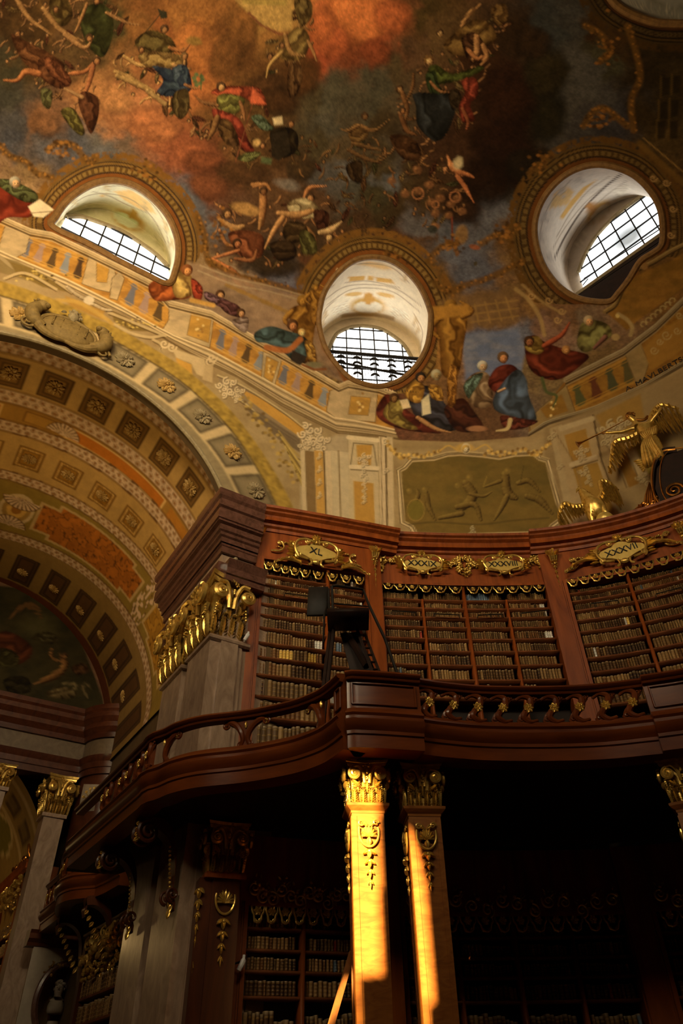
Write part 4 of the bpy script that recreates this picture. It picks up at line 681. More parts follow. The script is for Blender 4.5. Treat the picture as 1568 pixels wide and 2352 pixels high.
# white stucco in the window reveals, with gilt and ochre ornament
for k, P in HOLE.items(): poly(P, {'A': (216, 208, 172), 'B': (226, 208, 178), 'C': (206, 190, 170), 'D': (186, 182, 170)}[k], 1, 3)
OC = (206, 158, 76); GY = (150, 128, 100)
def lattice(P, step, c, a=0.8):
    P = pts(P); sl = _bb(*P.min(0), *P.max(0)); X = XX[sl]; Y = YY[sl]; m = inside(P, X, Y)
    g = (np.minimum(np.abs(((X + Y) / step) % 1 - 0.5), np.abs(((X - Y) / step) % 1 - 0.5)) > 0.38); _mix(sl, (m & ~g) * a * 0.35, tint(c, 0.7)); _mix(sl, (m & (np.minimum(np.abs(((X + Y) / step) % 1 - 0.5), np.abs(((X - Y) / step) % 1 - 0.5)) < 0.09)) * a, (236, 224, 200))
poly('800,636 838,634 836,644 802,647', OC); poly('862,637 903,642 904,652 864,647', OC); poly('846,634 856,634 856,645 846,644', OC); poly('820,608 846,600 880,606 905,618 880,620 846,612', (226, 178, 100), 0.8, 3)
for P in ['745,690 790,660 846,654 910,664 970,705', '752,700 800,668 846,662 905,672 962,715', '790,650 846,646 920,662', '770,640 800,612 846,606 900,615 940,650', '732,760 745,715 770,690', '950,720 970,760 966,800']: stroke(P, 2, GY, 0.8, 1, 1)
lattice('760,710 800,690 800,722 765,724', 7, OC); lattice('896,702 935,718 945,742 900,728', 7, OC)
blob(846, 704, 47, 25, (196, 152, 74), 1, 0.3, 0, 0.25); blob(846, 706, 36, 16, (216, 204, 178), 1, 0.2, 0, 0.05); blob(847, 686, 15, 16, (190, 138, 58), 1, 0.3, 0, 0.3); blob(812, 676, 24, 6, (206, 160, 80), 0.9, 0.4, -0.1); blob(885, 678, 24, 6, (206, 160, 80), 0.9, 0.4, 0.2); stroke('786,726 820,722 846,722 880,726 902,732', 9, (150, 116, 66), 0.8, 2, 1)
for x, y in [(748, 725), (742, 745), (955, 740), (960, 760), (775, 628), (930, 640), (760, 655)]: curls(x, y, 0.5, (196, 160, 104), 3, (170, 146, 112))
# A
lattice('190,468 245,462 252,498 195,486', 9, (180, 150, 70)); lattice('345,545 368,530 382,575 378,580', 9, (180, 150, 70)); poly('178,470 240,456 330,480 372,530 385,585 350,560 300,530 240,510 182,495', (170, 168, 110), 0.45, 4)
blob(296, 508, 46, 24, (176, 140, 62), 1, 0.3, 0.5, 0.25); blob(290, 506, 36, 15, (190, 198, 156), 1, 0.2, 0.5, 0.1); blob(305, 492, 13, 14, (166, 128, 40), 1, 0.3, 0.3, 0.3)
for P in ['262,440 300,436 345,465 358,492 320,480 285,460', '228,450 246,444 240,456']: poly(P, (222, 178, 104), 0.9, 2)
for P in ['150,490 190,455 240,445 300,458 350,500 382,560', '210,440 250,450 290,470 340,490', '240,430 280,428 330,450 372,500 388,560']: stroke(P, 2, GY, 0.8, 1, 1)
for x, y in [(245, 428), (380, 520), (395, 560), (140, 510), (170, 460), (330, 470)]: curls(x, y, 0.6, (206, 176, 120), 4, (170, 150, 110))
# C
for P in ['1262,480 1272,445 1295,428 1318,440 1306,470', '1288,500 1330,440 1352,425 1368,412 1340,440 1300,490']: poly(P, (214, 166, 86), 0.85, 2)
poly('1285,500 1310,462 1340,430 1370,415 1350,432 1318,470 1292,505', (208, 156, 70), 0.95, 1.5)
for P in ['1270,570 1300,520 1350,460 1425,400', '1278,545 1310,490 1350,440 1400,405', '1290,590 1330,520 1380,460 1440,415', '1245,600 1240,540 1262,470 1310,415']: stroke(P, 2, (140, 116, 92), 0.8, 1, 1)
stroke('1275,590 1300,540 1340,480 1390,430 1425,402', 4, (72, 50, 36), 0.9, 1, 1); lattice('1312,560 1340,530 1345,552 1318,575', 8, (190, 150, 90)); lattice('1405,440 1440,420 1452,435 1420,455', 8, (190, 150, 90))
blob(1375, 487, 40, 19, (186, 142, 74), 1, 0.3, -0.75, 0.25); blob(1378, 490, 32, 12, (206, 190, 164), 1, 0.2, -0.75, 0.1); blob(1358, 477, 15, 15, (176, 120, 60), 1, 0.3, 0, 0.3)
for x, y in [(1250, 500), (1240, 545), (1262, 590), (1300, 600), (1330, 410), (1290, 440)]: curls(x, y, 0.6, (190, 176, 160), 4, (160, 142, 124))
lattice('1440,5 1470,20 1560,48 1560,20 1500,5', 10, (150, 140, 110)); stroke('1412,2 1450,30 1510,46 1600,40', 5, (170, 164, 146), 0.9, 1, 1); stroke('1480,-10 1520,10 1600,24', 4, (150, 144, 126), 0.8, 1, 1)
# dim lunette painting at the end of the side hall
poly('-60,1340 60,1352 130,1400 190,1480 235,1600 245,1660 -60,1660', (52, 42, 18), 1, 2, 0, (30, (38, 32, 14))); blob(90, 1440, 60, 40, (72, 62, 30), 0.8, 0.7, 0, 0.4)
for a in range(9): stroke([(40, 1398), (52 + a * 4, 1384 + abs(a - 4) * 2), (40 + a * 9 - 18, 1392 + abs(a - 4) * 7)], 4, (92, 58, 24), 0.9, 1.2, 1)
cloth('-20,1470 10,1450 50,1465 75,1490 60,1520 20,1530 -20,1520', (96, 44, 16)); cloth('0,1490 40,1500 40,1530 0,1530', (70, 62, 26)); limb('115,1500 125,1515 140,1520', [6, 6, 6], (128, 84, 36)); limb('140,1505 150,1525 140,1545', [10, 16, 18], (128, 84, 36)); head(148, 1508, 8, (128, 84, 36)); limb('140,1545 110,1560 78,1572', [18, 14, 4], (118, 76, 32)); limb('120,1490 116,1510', [5, 4], (128, 84, 36)); cloth('70,1465 110,1452 140,1470 110,1480', (70, 60, 30))
cloth('110,1590 140,1578 170,1585 172,1600 140,1606 112,1600', (104, 84, 46)); stroke('165,1590 174,1578 170,1570 145,1572', 5, (104, 84, 46), 1, 1, 1); stroke('200,1600 190,1580 198,1572 206,1578', 5, (96, 76, 40), 1, 1, 1); cloth('165,1530 195,1525 205,1545 175,1550', (84, 52, 24)); cloth('10,1560 60,1555 70,1590 20,1590', (44, 36, 16))

CAN[:] = CAN * 0.90 + CAN.mean(-1, keepdims=True) * 0.10 * np.array([1.15, 0.97, 0.65], np.float32)
LAMPTINT = np.array([1.0, 0.88, 0.72]); PG = 1.5
def paint_at(P3):
    """colour of the canvas at points of the ceiling; past its edges the painting runs on, mirrored, into plain painted cloud"""
    p = proj(P3); u = p[..., 0] + OX; v = p[..., 1] + OY; ov = np.maximum.reduce([-u, u - CW_, -v, v - CH_, np.zeros_like(u)]); ov = np.where((np.asarray(P3) @ RW)[..., 2] < -0.5, ov, 1e6)
    mir = lambda q, n: n - 1.5 - np.abs((np.abs(q) % (2 * n - 4)) - (n - 2))
    x = np.clip(mir(u, CW_), 0, CW_ - 2); y = np.clip(mir(v, CH_), 0, CH_ - 2); x0 = x.astype(int); y0 = y.astype(int); fx = (x - x0)[..., None]; fy = (y - y0)[..., None]
    c = (CAN[y0, x0] * (1 - fx) + CAN[y0, x0 + 1] * fx) * (1 - fy) + (CAN[y0 + 1, x0] * (1 - fx) + CAN[y0 + 1, x0 + 1] * fx) * fy
    n1 = fbm(P3[..., 0] * 0.22 + 20, P3[..., 1] * 0.22 + P3[..., 2] * 0.2 + 20, 3)[..., None]; n2 = fbm(P3[..., 0] * 0.5 + 40, P3[..., 1] * 0.5 + 40, 13)[..., None]; k1 = np.clip((n1 - 0.35) * 3, 0, 1)
    fb = (LIN((70, 52, 34)) * (1 - k1) + LIN((128, 72, 26)) * k1) * (0.6 + 0.8 * n2); w_ = np.clip((ov - 30) / 420, 0, 1)[..., None]
    return c * (1 - w_) + fb * w_
def pigment(c): return np.clip(c / LAMPTINT * PG, 0.003, 0.9)
def L3(c): return LIN(c)

# ------------------------------------------------------------------ the domed hall: ring wall, dome
C0 = np.array([-2.0, 0.5]); DZ0, DH = 22.8, 8.0
def _ring_table():
    az = np.arange(-180, 180.01, 0.25); r = np.zeros(len(az)); q = np.radians(az); ca, sa = -np.cos(q), np.sin(q)
    lo = np.zeros(len(az)); hi = np.full(len(az), 60.)
    for _ in range(50):
        m = (lo + hi) / 2; v = np.abs((m * ca + 2) / 13.6) ** 3.4 + np.abs((m * sa - 0.5) / 19.6) ** 3.4; lo = np.where(v < 1, m, lo); hi = np.where(v < 1, hi, m)
    r[:] = lo
    ka = np.array([0, 5, 14, 20.3, 26, 32.5, 38, 46.7, 55, 64, 70, 78]); kr = np.array([15.6, 15.66, 16.08, 16.75, 17.75, 18.95, 19.8, 20.45, 20.75, 20.72, 20.5, 20.3])
    w_ = np.clip((az + 20) / 4, 0, 1) * np.clip((82 - az) / 8, 0, 1); d = np.interp(np.clip(az, 0, 78), ka, kr); d = np.where(az < 5, 15.6 / np.cos(np.radians(np.clip(az, -40, 40))), d)
    r = r * (1 - w_) + d * w_; kern = np.exp(-0.5 * (np.arange(-12, 13) / 5.0) ** 2); kern /= kern.sum()
    return az, np.convolve(np.pad(r, 12, mode='wrap'), kern, 'valid')
RAZ, RRR = _ring_table()
def ring(az, z=0.0):
    r = np.interp(az, RAZ, RRR); a = np.radians(az); return np.stack([-r * np.cos(a), r * np.sin(a), np.zeros_like(r) + z], -1)
_rp = ring(RAZ)[:, :2] - C0; _ra = np.unwrap(np.arctan2(_rp[:, 1], -_rp[:, 0])); _rr = np.hypot(_rp[:, 0], _rp[:, 1]); _o = np.argsort(_ra)
def rc(phi): return np.interp(phi, _ra[_o], _rr[_o], period=2 * PI)
def dome_hit(p):
    d = ray(p); lo = np.full(d.shape[:-1], 0.1); hi = np.full(d.shape[:-1], 60.)
    for _ in range(48):
        m = (lo + hi) / 2; P = d * (m / np.linalg.norm(d, axis=-1))[..., None]; q = P[..., :2] - C0; k = np.hypot(q[..., 0], q[..., 1]) / rc(np.arctan2(q[..., 1], -q[..., 0]))
        ins = (k < 1) & (P[..., 2] < DZ0 + DH * np.sqrt(np.clip(1 - k * k, 0, 1))); lo = np.where(ins, m, lo); hi = np.where(ins, hi, m)
    return d * (lo / np.linalg.norm(d, axis=-1))[..., None]
def colsurf(name, P, Cc, keep=None, mat='wall_paint', flip=False):
    a, b = P.shape[:2]; mb = MB(); idx = np.arange(a * b).reshape(a, b)
    Q = np.stack([idx[:-1, :-1], idx[:-1, 1:], idx[1:, 1:], idx[1:, :-1]], -1)
    if keep is not None: Q = Q[keep]
    Q = Q.reshape(-1, 4); Q = Q[:, ::-1] if flip else Q
    mb.v = [P.reshape(-1, 3)]; mb.f = Q.tolist(); mb.n = a * b; mb.col = [Cc.reshape(-1, 3)]
    return mb.build(name, mat, paint=True, angle=0)
azs = np.concatenate([np.linspace(-180, -32, 60)[:-1], np.linspace(-32, 100, 1040), np.linspace(100, 180, 30)[1:]])
# archivolt with its coffers, painted on the ring wall around the arch
AY, AZc, AR = 0.47, 12.1, 5.92
zs = np.linspace(13.6, DZ0, 300); P = ring(azs)[None, :, :] + np.array([0, 0, 1.0]) * zs[:, None, None]; P = np.broadcast_to(ring(azs)[None], (len(zs), len(azs), 3)).copy(); P[..., 2] = zs[:, None]
col = paint_at(P)
ya, za = P[..., 1] - AY, P[..., 2] - AZc; ra = np.hypot(ya, za); psi = np.degrees(np.arctan2(ya, za)); isarch = (P[..., 0] < -9) & (np.abs(psi) < 88)
drift = 0.0095 * np.clip(np.abs(psi), 0, 70); ri = 6.14 + drift * 0.8; ro = 7.22 + drift * 1.15
cream, dim, dk, stone = L3((172, 140, 92)), L3((112, 92, 60)), L3((82, 66, 42)), L3((124, 102, 68))
outer = ro + 0.75
m = isarch & (ra < ro + 0.12); col = np.where(m[..., None], cream, col)
m = isarch & (ra < ri - 0.10); col = np.where(m[..., None], stone * (0.8 + 0.4 * vnoise(psi * 3, ra * 4, 3))[..., None], col)
cell = (psi - 12.2) / 12.25; fr = np.abs(cell - np.round(cell)); rm = (ra - ri) / (ro - ri); inc = isarch & (rm > 0) & (rm < 1) & (fr < 0.40) & (np.abs(np.round(cell) + 1) > 0.5)
col = np.where((inc)[..., None], dk, col); inn = inc & (rm > 0.1) & (rm < 0.9) & (fr < 0.33); col = np.where(inn[..., None], stone * 0.78, col); inn = inc & (rm > 0.2) & (rm < 0.8) & (fr < 0.25); col = np.where(inn[..., None], stone * 0.95, col)
m = isarch & (ra > ro + 0.10) & (ra < outer) & (np.abs(psi) < 78); gn = vnoise(psi * 1.6, ra * 6, 7) * 0.6 + vnoise(psi * 4, ra * 14, 8) * 0.4
col = np.where(m[..., None], (L3((84, 62, 20)) * (1 - gn[..., None]) + L3((172, 132, 52)) * gn[..., None]), col)
m = isarch & (ra > ro + 0.02) & (ra < ro + 0.10); col = np.where(m[..., None], L3((70, 52, 24)), col)
Pc = 0.25 * (P[:-1, :-1] + P[1:, :-1] + P[:-1, 1:] + P[1:, 1:]); keep = ~((np.hypot(Pc[..., 1] - AY, Pc[..., 2] - AZc) < AR) & (Pc[..., 0] < -9))
def soften(c):      # the brush does not leave stepped edges
    for ax in (0, 1):
        q = np.moveaxis(c, ax, 0).copy(); q[1:-1] = (q[:-2] + 2 * q[1:-1] + q[2:]) / 4; c = np.moveaxis(q, 0, ax)
    return c
o = colsurf('wall_drum', P, pigment(np.where(isarch[..., None] & (ra < outer + 0.1)[..., None], soften(soften(col)), col)), keep); struct(o); DRUM = o
# dome
sv = np.concatenate([np.linspace(0, 74, 330), np.linspace(74, 90, 12)[1:]]); kk = np.cos(np.radians(sv)); R2 = ring(azs)[:, :2]
P = np.zeros((len(sv), len(azs), 3)); P[..., :2] = C0 + kk[:, None, None] * (R2 - C0)[None]; P[..., 2] = DZ0 + DH * np.sin(np.radians(sv))[:, None]
Pc = 0.25 * (P[:-1, :-1] + P[1:, :-1] + P[:-1, 1:] + P[1:, 1:]); pc = proj(Pc); frontc = (Pc @ RW)[..., 2] < -0.5; keep = np.ones(pc.shape[:2], bool)
for k, H in HOLE.items(): keep &= ~(frontc & inside(H, pc[..., 0], pc[..., 1]))
o = colsurf('ceiling', P, pigment(paint_at(P)), keep, 'fresco', True); struct(o)

# ------------------------------------------------------------------ round dome windows: deep white reveals, panes behind
WIN = {'A': dict(n=0.0, off=0.75, kz=1.5), 'B': dict(n=27.0, off=0.8, kz=1.5), 'C': dict(n=77.0, off=0.8, kz=2.3), 'D': dict(n=103.0, off=1.0, kz=1.3)}
PANE = {'A': ('151,500 182,499 204,505 247,520 286,537 323,561 356,585 384,613', None), 'B': ('752,812 767,777 781,763 811,752 842,751 876,758 909,778 930,798 946,826', None), 'C': ('1329,627 1341,594 1364,552 1392,519 1425,488 1458,463 1486,444', '1371,681 1517,519')}
for wi, k in enumerate('ABCD'):
    H = HOLE[k]; cfg = WIN[k]; E = dome_hit(H); n = np.array([-math.cos(math.radians(cfg['n'])), math.sin(math.radians(cfg['n'])), 0]); lat = np.array([n[1], -n[0], 0.0])
    if lat @ (dome_hit(np.array([1500., 700.])) - dome_hit(np.array([100., 700.]))) < 0: lat = -lat
    dist = max((E @ n).max() + cfg['off'], 0); zl = E[:, 2].min(); back = E + n * (dist - E @ n)[:, None]; back[:, 2] = zl + (back[:, 2] - zl) * cfg['kz']
    W = bpy.data.objects.new('window_%d' % (wi + 1), None); C.objects.link(W); W['_org'] = [float(q) for q in E.mean(0)]; W.location = tuple(E.mean(0)); struct(W)
    mb = MB(); Ec = np.r_[E, E[:1]]; T = np.gradient(Ec, axis=0); mb.tube(np.r_[E, E[:2]], 0.13, 8); mb.build('window_frame', 'moulding_brown', W)
    rows = 100; G = np.array([E * (1 - t) + back * t for t in np.linspace(0, 1, rows)]); G = np.concatenate([G, G[:, :1]], 1); nr = MB(); a, b = G.shape[:2]
    idx = np.arange(a * b).reshape(a, b); Q = np.stack([idx[:-1, :-1], idx[:-1, 1:], idx[1:, 1:], idx[1:, :-1]], -1).reshape(-1, 4)
    nr.v = [G.reshape(-1, 3)]; nr.f = Q.tolist(); nr.n = a * b; nr.col = [np.clip(paint_at(G).reshape(-1, 3) * 1.15, 0.01, 0.85)]; nr.build('reveal', 'wall_paint', W, paint=True, angle=60)
    ew = MB(); cb = back.mean(0); gr = np.array([cb + (np.r_[back, back[:1]] - cb) * t for t in np.linspace(0, 1, 14)]); a, b = gr.shape[:2]; idx = np.arange(a * b).reshape(a, b); Q = np.stack([idx[:-1, :-1], idx[:-1, 1:], idx[1:, 1:], idx[1:, :-1]], -1).reshape(-1, 4)
    ew.v = [gr.reshape(-1, 3)]; ew.f = Q.tolist(); ew.n = a * b; ew.col = [np.clip(paint_at(gr).reshape(-1, 3) * 1.0, 0.01, 0.85)]; ew.build('end_wall', 'wall_paint', W, paint=True, angle=60)
    WIN[k].update(obj=W, n3=n, lat=lat, dist=dist, back=back, E=E)
    if k == 'D': continue
    d = ray(pts(PANE[k][0])); arc = d * ((dist - 0.10) / (d @ n))[:, None]
    uv = np.c_[arc @ lat, arc[:, 2]]; bu = back @ lat; zb = zl - 0.15
    sp = spl(uv, 5)
    if PANE[k][1]:
        d2 = ray(pts(PANE[k][1])); q2 = d2 * ((dist - 0.10) / (d2 @ n))[:, None]; zs_ = float(q2[:, 2].mean()); polyuv = np.r_[sp, [[bu.max() + 0.2, sp[-1, 1]], [bu.max() + 0.2, zs_], [sp[0, 0] - 0.1, zs_]]]; zb = zs_
        if sp[0, 1] < zs_: polyuv[-1] = [sp[0, 0], zs_]
    elif k == 'A': polyuv = np.r_[sp, [[sp[-1, 0] + 0.15, sp[-1, 1] - 0.4], [sp[-1, 0] + 0.15, zb], [sp[0, 0], zb]]]
    else: polyuv = np.r_[sp, [[bu.max() - 0.15, sp[-1, 1] - 0.05], [bu.max() - 0.15, zb], [bu.min() + 0.15, zb], [bu.min() + 0.15, sp[0, 1] - 0.05]]]
    M = np.eye(4); M[:3, 0] = lat; M[:3, 1] = (0, 0, 1); M[:3, 2] = -n; M[:3, 3] = n * (dist - 0.10)
    if k == 'C': _c = ray(np.array([1442., 545.])); _dull(MATS['daylit_glass_grey'], _c * ((dist - 0.1) / (_c @ n)) + np.array([0, 0, CAMZ]), 0.35, 1.5)      # the soiled middle panes
    gm = MB(); gm.prism(polyuv, -0.03, 0.0, M); gm.build('pane', 'daylit_glass_grey' if k == 'C' else 'daylit_glass', W, smooth=False)
    bars = MB(); u0, v0 = polyuv.min(0); u1, v1 = polyuv.max(0); st = 0.74 if k != 'C' else 0.80; nu_ = int((u1 - u0) / st)
    def top_at(u): 
        zt = np.interp(u, sp[:, 0], sp[:, 1]) if sp[0, 0] < sp[-1, 0] else np.interp(u, sp[::-1, 0], sp[::-1, 1]); return zt
    for i in range(1, nu_ + 1):
        u = u0 + (u1 - u0) * i / (nu_ + 1); zt = min(v1, top_at(u)); bars.box((u, (zt + v0) / 2, 0.02), (0.028, (zt - v0) / 2, 0.03), M)
    for i in range(1, int((v1 - v0) / st) + 1):
        v = v0 + i * st; uu = np.linspace(u0, u1, 200); ok_ = uu[np.array([top_at(x_) for x_ in uu]) > v]
        if len(ok_): bars.box(((ok_[0] + ok_[-1]) / 2, v, 0.025), ((ok_[-1] - ok_[0]) / 2, 0.024, 0.03), M)
    bars.build('glazing_bar', 'black_iron', W)
    fr_ = MB(); fr_.tube(np.c_[sp, np.full(len(sp), 0.03)], 0.10, 8, M); fr_.build('pane_surround', 'stucco_grey', W)
    if k == 'B':      # the iron gangway with its leafy uprights
        rl = MB(); a = at_r(pts('735,803 985,824'), 1.0); z_ = None
        d = ray(pts('740,806 975,826')); r1 = d * ((dist - 0.75) / (d @ n))[:, None]; rl.tube(r1, 0.085, 6); d = ray(pts('745,826 950,865')); r2 = d * ((dist - 0.75) / (d @ n))[:, None]; rl.tube(r2, 0.055, 6)
        for i in range(40):
            t = i / 39; p = r1[0] * (1 - t) + r1[1] * t; q = p.copy(); q[2] = zl - 0.1; rl.tube([p, q], 0.012, 4)
        rl.build('gangway_rail', 'black_iron', W); lf = MB()
        for px_ in (782, 818, 857, 896, 934):
            t = (px_ - 740) / 235; p = r1[0] * (1 - t) + r1[1] * t; Mf = frame(p - n * 0.05, -n)
            for j in range(4):
                for s in (-1, 1): leaf(lf, (0, -0.25 - j * 0.36), (s * 0.2, -0.48 - j * 0.36), 0.07, Mf)
            lf.tube([(0, 0, 0), (0, -1.7, 0)], 0.02, 5, Mf)
        lf.build('leaf_upright', 'black_iron', W)
    if k == 'C':
        rl = MB()
        for q in ('1340,640 1525,520', '1355,662 1528,545', '1338,655 1350,640'):
            d = ray(pts(q)); rl.tube(d * ((dist - 0.5) / (d @ n))[:, None], 0.022, 5)
        rl.build('gangway_rail', 'black_iron', W); sl_ = MB(); sl_.box(((u0 + u1) / 2, zb - 0.06, 0.1), ((u1 - u0) / 2 + 0.3, 0.10, 0.16), M); sl_.build('pane_sill', 'stucco_grey', W)
        dkb = MB(); dkb.box(((u0 + u1) / 2 + 0.5, zb - 1.2, 0.12), ((u1 - u0) / 2 + 0.9, 1.05, 0.12), M); dkb.build('parapet_board', 'dark_wood', W)
    if k == 'A':
        rl = MB(); d = ray(pts('120,528 385,658')); rl.tube(d * ((dist - 0.4) / (d @ n))[:, None], 0.02, 5); rl.build('gangway_rail', 'black_iron', W)

# ------------------------------------------------------------------ the arch and the coffered vault of the side hall
am = MB(); an = np.radians(np.linspace(-88, 88, 90)); ring_pts = np.c_[np.full(90, -15.62), AY + AR * np.sin(an), AZc + AR * np.cos(an)]
am.tube(ring_pts, 0.07, 8); struct(am.build('trim_1', 'stucco_grey'))
jm = MB(); jm.grid(np.array([[(-15.6, AY + AR * math.sin(a), AZc + AR * math.cos(a)), (-16.0, AY + (AR + 0.05) * math.sin(a), AZc + (AR + 0.05) * math.cos(a)), (-16.05, AY + 7.05 * math.sin(a), AZc + 7.05 * math.cos(a))] for a in an])); struct(jm.build('trim_2', 'plaster_dark'))
VR = 7.0
psv = np.concatenate([np.linspace(-95, -27, 24)[:-1], np.linspace(-27, 95, 470)]); xv = np.linspace(-15.9, -31.0, 440)
PS, XV = np.meshgrid(psv, xv, indexing='ij'); P = np.stack([XV, AY + VR * np.sin(np.radians(PS)), AZc + VR * np.cos(np.radians(PS))], -1)
u = np.radians(PS) * VR; ap = np.abs(PS)
base = L3((168, 126, 66)); och = L3((150, 104, 40)); pale = L3((196, 158, 118)); brn = L3((96, 62, 28)); col = np.broadcast_to(base, P.shape).copy()
b1a, b1b = -16.86, -17.40; b2a, b2b = -19.02 + 0.0, -19.62; b3a = -20.5 + 0.004 * PS; b3b = -21.04 + 0.003 * PS; b4a = -23.25 + 0.004 * PS + 0.00012 * PS * PS; b4b = b4a - 0.5
b5a = -27.12 + 0.0215 * np.clip(PS, 0, 90); b5b = b5a - 0.55; c3a = -28.45 + 0.014 * np.clip(PS, 0, 90) + 0.00012 * PS * PS; c3b = -30.45 + 0.006 * np.clip(PS, 0, 90)
zone = (XV < b2b) & (XV > b3a); col[zone] = och
zone = (XV < b4b) & (XV > b5a); col[zone] = L3((132, 102, 40))
def rect(lo, hi, x0, x1, fr, cfr, cin):
    ins = (PS > lo) & (PS < hi) & (XV < x0) & (XV > x1); col[ins] = cfr
    e = fr / VR * 57.3; i2 = (PS > lo + e) & (PS < hi - e) & (XV < x0 - fr) & (XV > x1 + fr); col[i2] = cin
rect(-6, 3.5, -19.78, -20.36, 0.05, L3((120, 78, 28)), L3((160, 112, 44))); rect(6, 42, -19.72, -20.40, 0.08, L3((196, 150, 84)), L3((172, 96, 26))); rect(44, 60, -19.72, -20.40, 0.06, L3((150, 104, 40)), L3((160, 100, 30)))
rect(-60, -12, -19.72, -20.40, 0.08, L3((196, 150, 84)), L3((172, 96, 26)))
xm = 0.5 * (b4b + b5a); hw = 0.5 * (b4b - b5a)
for lo, hi, c in ((8, 52, (158, 88, 26)), (60, 86, (156, 106, 30)), (-60, -8, (158, 88, 26))):
    w_ = np.abs(XV - xm) / hw; cut = np.minimum(PS - lo, hi - PS); ins = (cut > 0) & (w_ < np.where(cut < 6, 0.62, 0.82)); col[ins] = L3((176, 138, 84)); ins2 = (cut > 1.0) & (w_ < np.where(cut < 7, 0.53, 0.73))
    fg = vnoise(PS * 0.35, XV * 2.3, 12) * 0.5 + vnoise(PS * 0.9, XV * 5, 13) * 0.5; cc = L3(c) * (0.7 + 0.6 * fg)[..., None]; cc = np.where((np.abs(fg - 0.5) < 0.03)[..., None], L3((92, 52, 16)), cc); col = np.where(ins2[..., None], cc, col)
q = np.hypot((PS - 2) / 5.5, (XV - xm) / 1.05); col[q < 1] = L3((186, 152, 104)); col[q < 0.8] = L3((150, 110, 52)); col[q < 0.55] = L3((188, 140, 66)); col[q < 0.3] = L3((140, 88, 30))
gz = (ap > 53) & (ap < 60) & (XV < b4b) & (XV > b5a); gn = vnoise(PS * 1.4, XV * 4, 15); col = np.where((gz & (gn > 0.5))[..., None], pale, col); col = np.where((gz & (gn > 0.42) & (gn <= 0.5))[..., None], brn, col)
def fanshell(p0, x0, sz, up):
    a = np.degrees(np.arctan2((XV - x0) * up, (PS - p0) * VR / 57.3)); r = np.hypot(XV - x0, (PS - p0) * VR / 57.3); ins = (r < sz) & (a > 5) & (a < 175); f = np.abs(((a / 16) % 1) - 0.5) < 0.32
    col[ins] = brn; col[ins & f & (r < sz * 0.94)] = pale
fanshell(5.5, -20.32, 0.62, 1); fanshell(2.5, -24.6, 0.75, -1); fanshell(1.5, -26.6, 0.7, 1)
def guilloche(a, b, per):
    v = (XV - a) / (b - a); ins = (v > -0.02) & (v < 1.02); col[ins] = pale * 0.92; s = u / per
    for o in (0, 0.5):
        for sh in (0.28, 0.72):
            du = ((s + o + (0.25 if sh > 0.5 else 0)) % 1 - 0.5) * per; dv = (v - sh) * np.abs(a - b); r = np.hypot(du * 1.15, dv * 1.1); R = per * 0.20
            col[ins & (r < R)] = brn * 1.4; col[ins & (r < R * 0.8)] = pale; col[ins & (r < R * 0.6)] = L3((136, 90, 46))
    col[ins & ((v < 0.05) | (v > 0.95))] = brn; col[(v > -0.14) & (v < -0.06)] = brn * 1.3; col[(v > 1.06) & (v < 1.14)] = brn * 1.3
guilloche(b1a, b1b, 0.66); guilloche(b2a, b2b, 0.66); guilloche(b3a, b3b, 0.56); guilloche(b4a, b4b, 0.56); guilloche(b5a, b5b, 0.6)
def coffer(p0, step, x0, x1, fill, c0, c1, c2, egg=None):
    cell = (PS - p0) / step; f = np.abs(cell - np.round(cell)); v = (XV - x0) / (x1 - x0); ins = (v > 0) & (v < 1) & (f < fill / 2); col[ins] = c0
    m = np.minimum(np.minimum(v, 1 - v) * np.abs(x1 - x0), (fill / 2 - f) * step / 57.3 * VR); col[ins & (m > 0.07)] = c1; col[ins & (m > 0.16)] = c0 * 1.1
    if egg is not None:
        k = ins & (m > 0.09) & (m < 0.15) & ((((u + XV) * 9) % 1) < 0.5); col[k] = egg
    col[ins & (m > 0.24)] = c2
coffer(10.6, 11.78, -17.64, -18.88, 0.70, L3((74, 48, 18)), L3((104, 70, 28)), L3((124, 86, 36)))
coffer(11.75, 12.1, -21.6 + 0.002 * PS, -22.8 + 0.004 * PS, 0.66, L3((112, 74, 26)), L3((146, 102, 44)), L3((146, 98, 32)), L3((196, 150, 80)))
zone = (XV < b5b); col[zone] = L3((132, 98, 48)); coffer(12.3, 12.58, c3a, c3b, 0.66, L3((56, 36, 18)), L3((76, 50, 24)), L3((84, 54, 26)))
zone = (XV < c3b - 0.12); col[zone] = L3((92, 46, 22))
col = col * (0.9 + 0.2 * fbm(PS / 3 + 40, XV * 1.3 + 40, 9))[..., None]
o = colsurf('ceiling_vault', P, pigment(soften(col))); struct(o); ROSE_PARENT = [o]
# rosettes: gilt relief in the coffers
def rose_mesh(nm, r, n1, mat, seed):
    mb = MB(); I = np.eye(4); rosette(mb, (0, 0), r, n1, I, 0.0, 3)
    for i in range(10): a = 2 * PI * i / 10; leaf(mb, (0.6 * r * math.cos(a), 0.6 * r * math.sin(a)), (1.02 * r * math.cos(a + 0.15), 1.02 * r * math.sin(a + 0.15)), 0.13 * r, I, 0.01, h=0.1 * r)
    return mb.mesh(nm, mat)
ROSE = [rose_mesh('rosette', 0.33, n_, m_, i) for i, (n_, m_) in enumerate([(7, 'stucco_gold'), (9, 'stucco_gold'), (8, 'stucco_grey'), (11, 'stucco_gold')])]
def put_rose(p, nrm, k, me, label, group):
    o = bpy.data.objects.new('rosette', me); C.objects.link(o); M = frame(p, nrm); M[:3, :3] *= k; o.matrix_world = Matrix(M.tolist()); o.parent = ROSE_PARENT[0]; o['_org'] = list(map(float, p)); return o
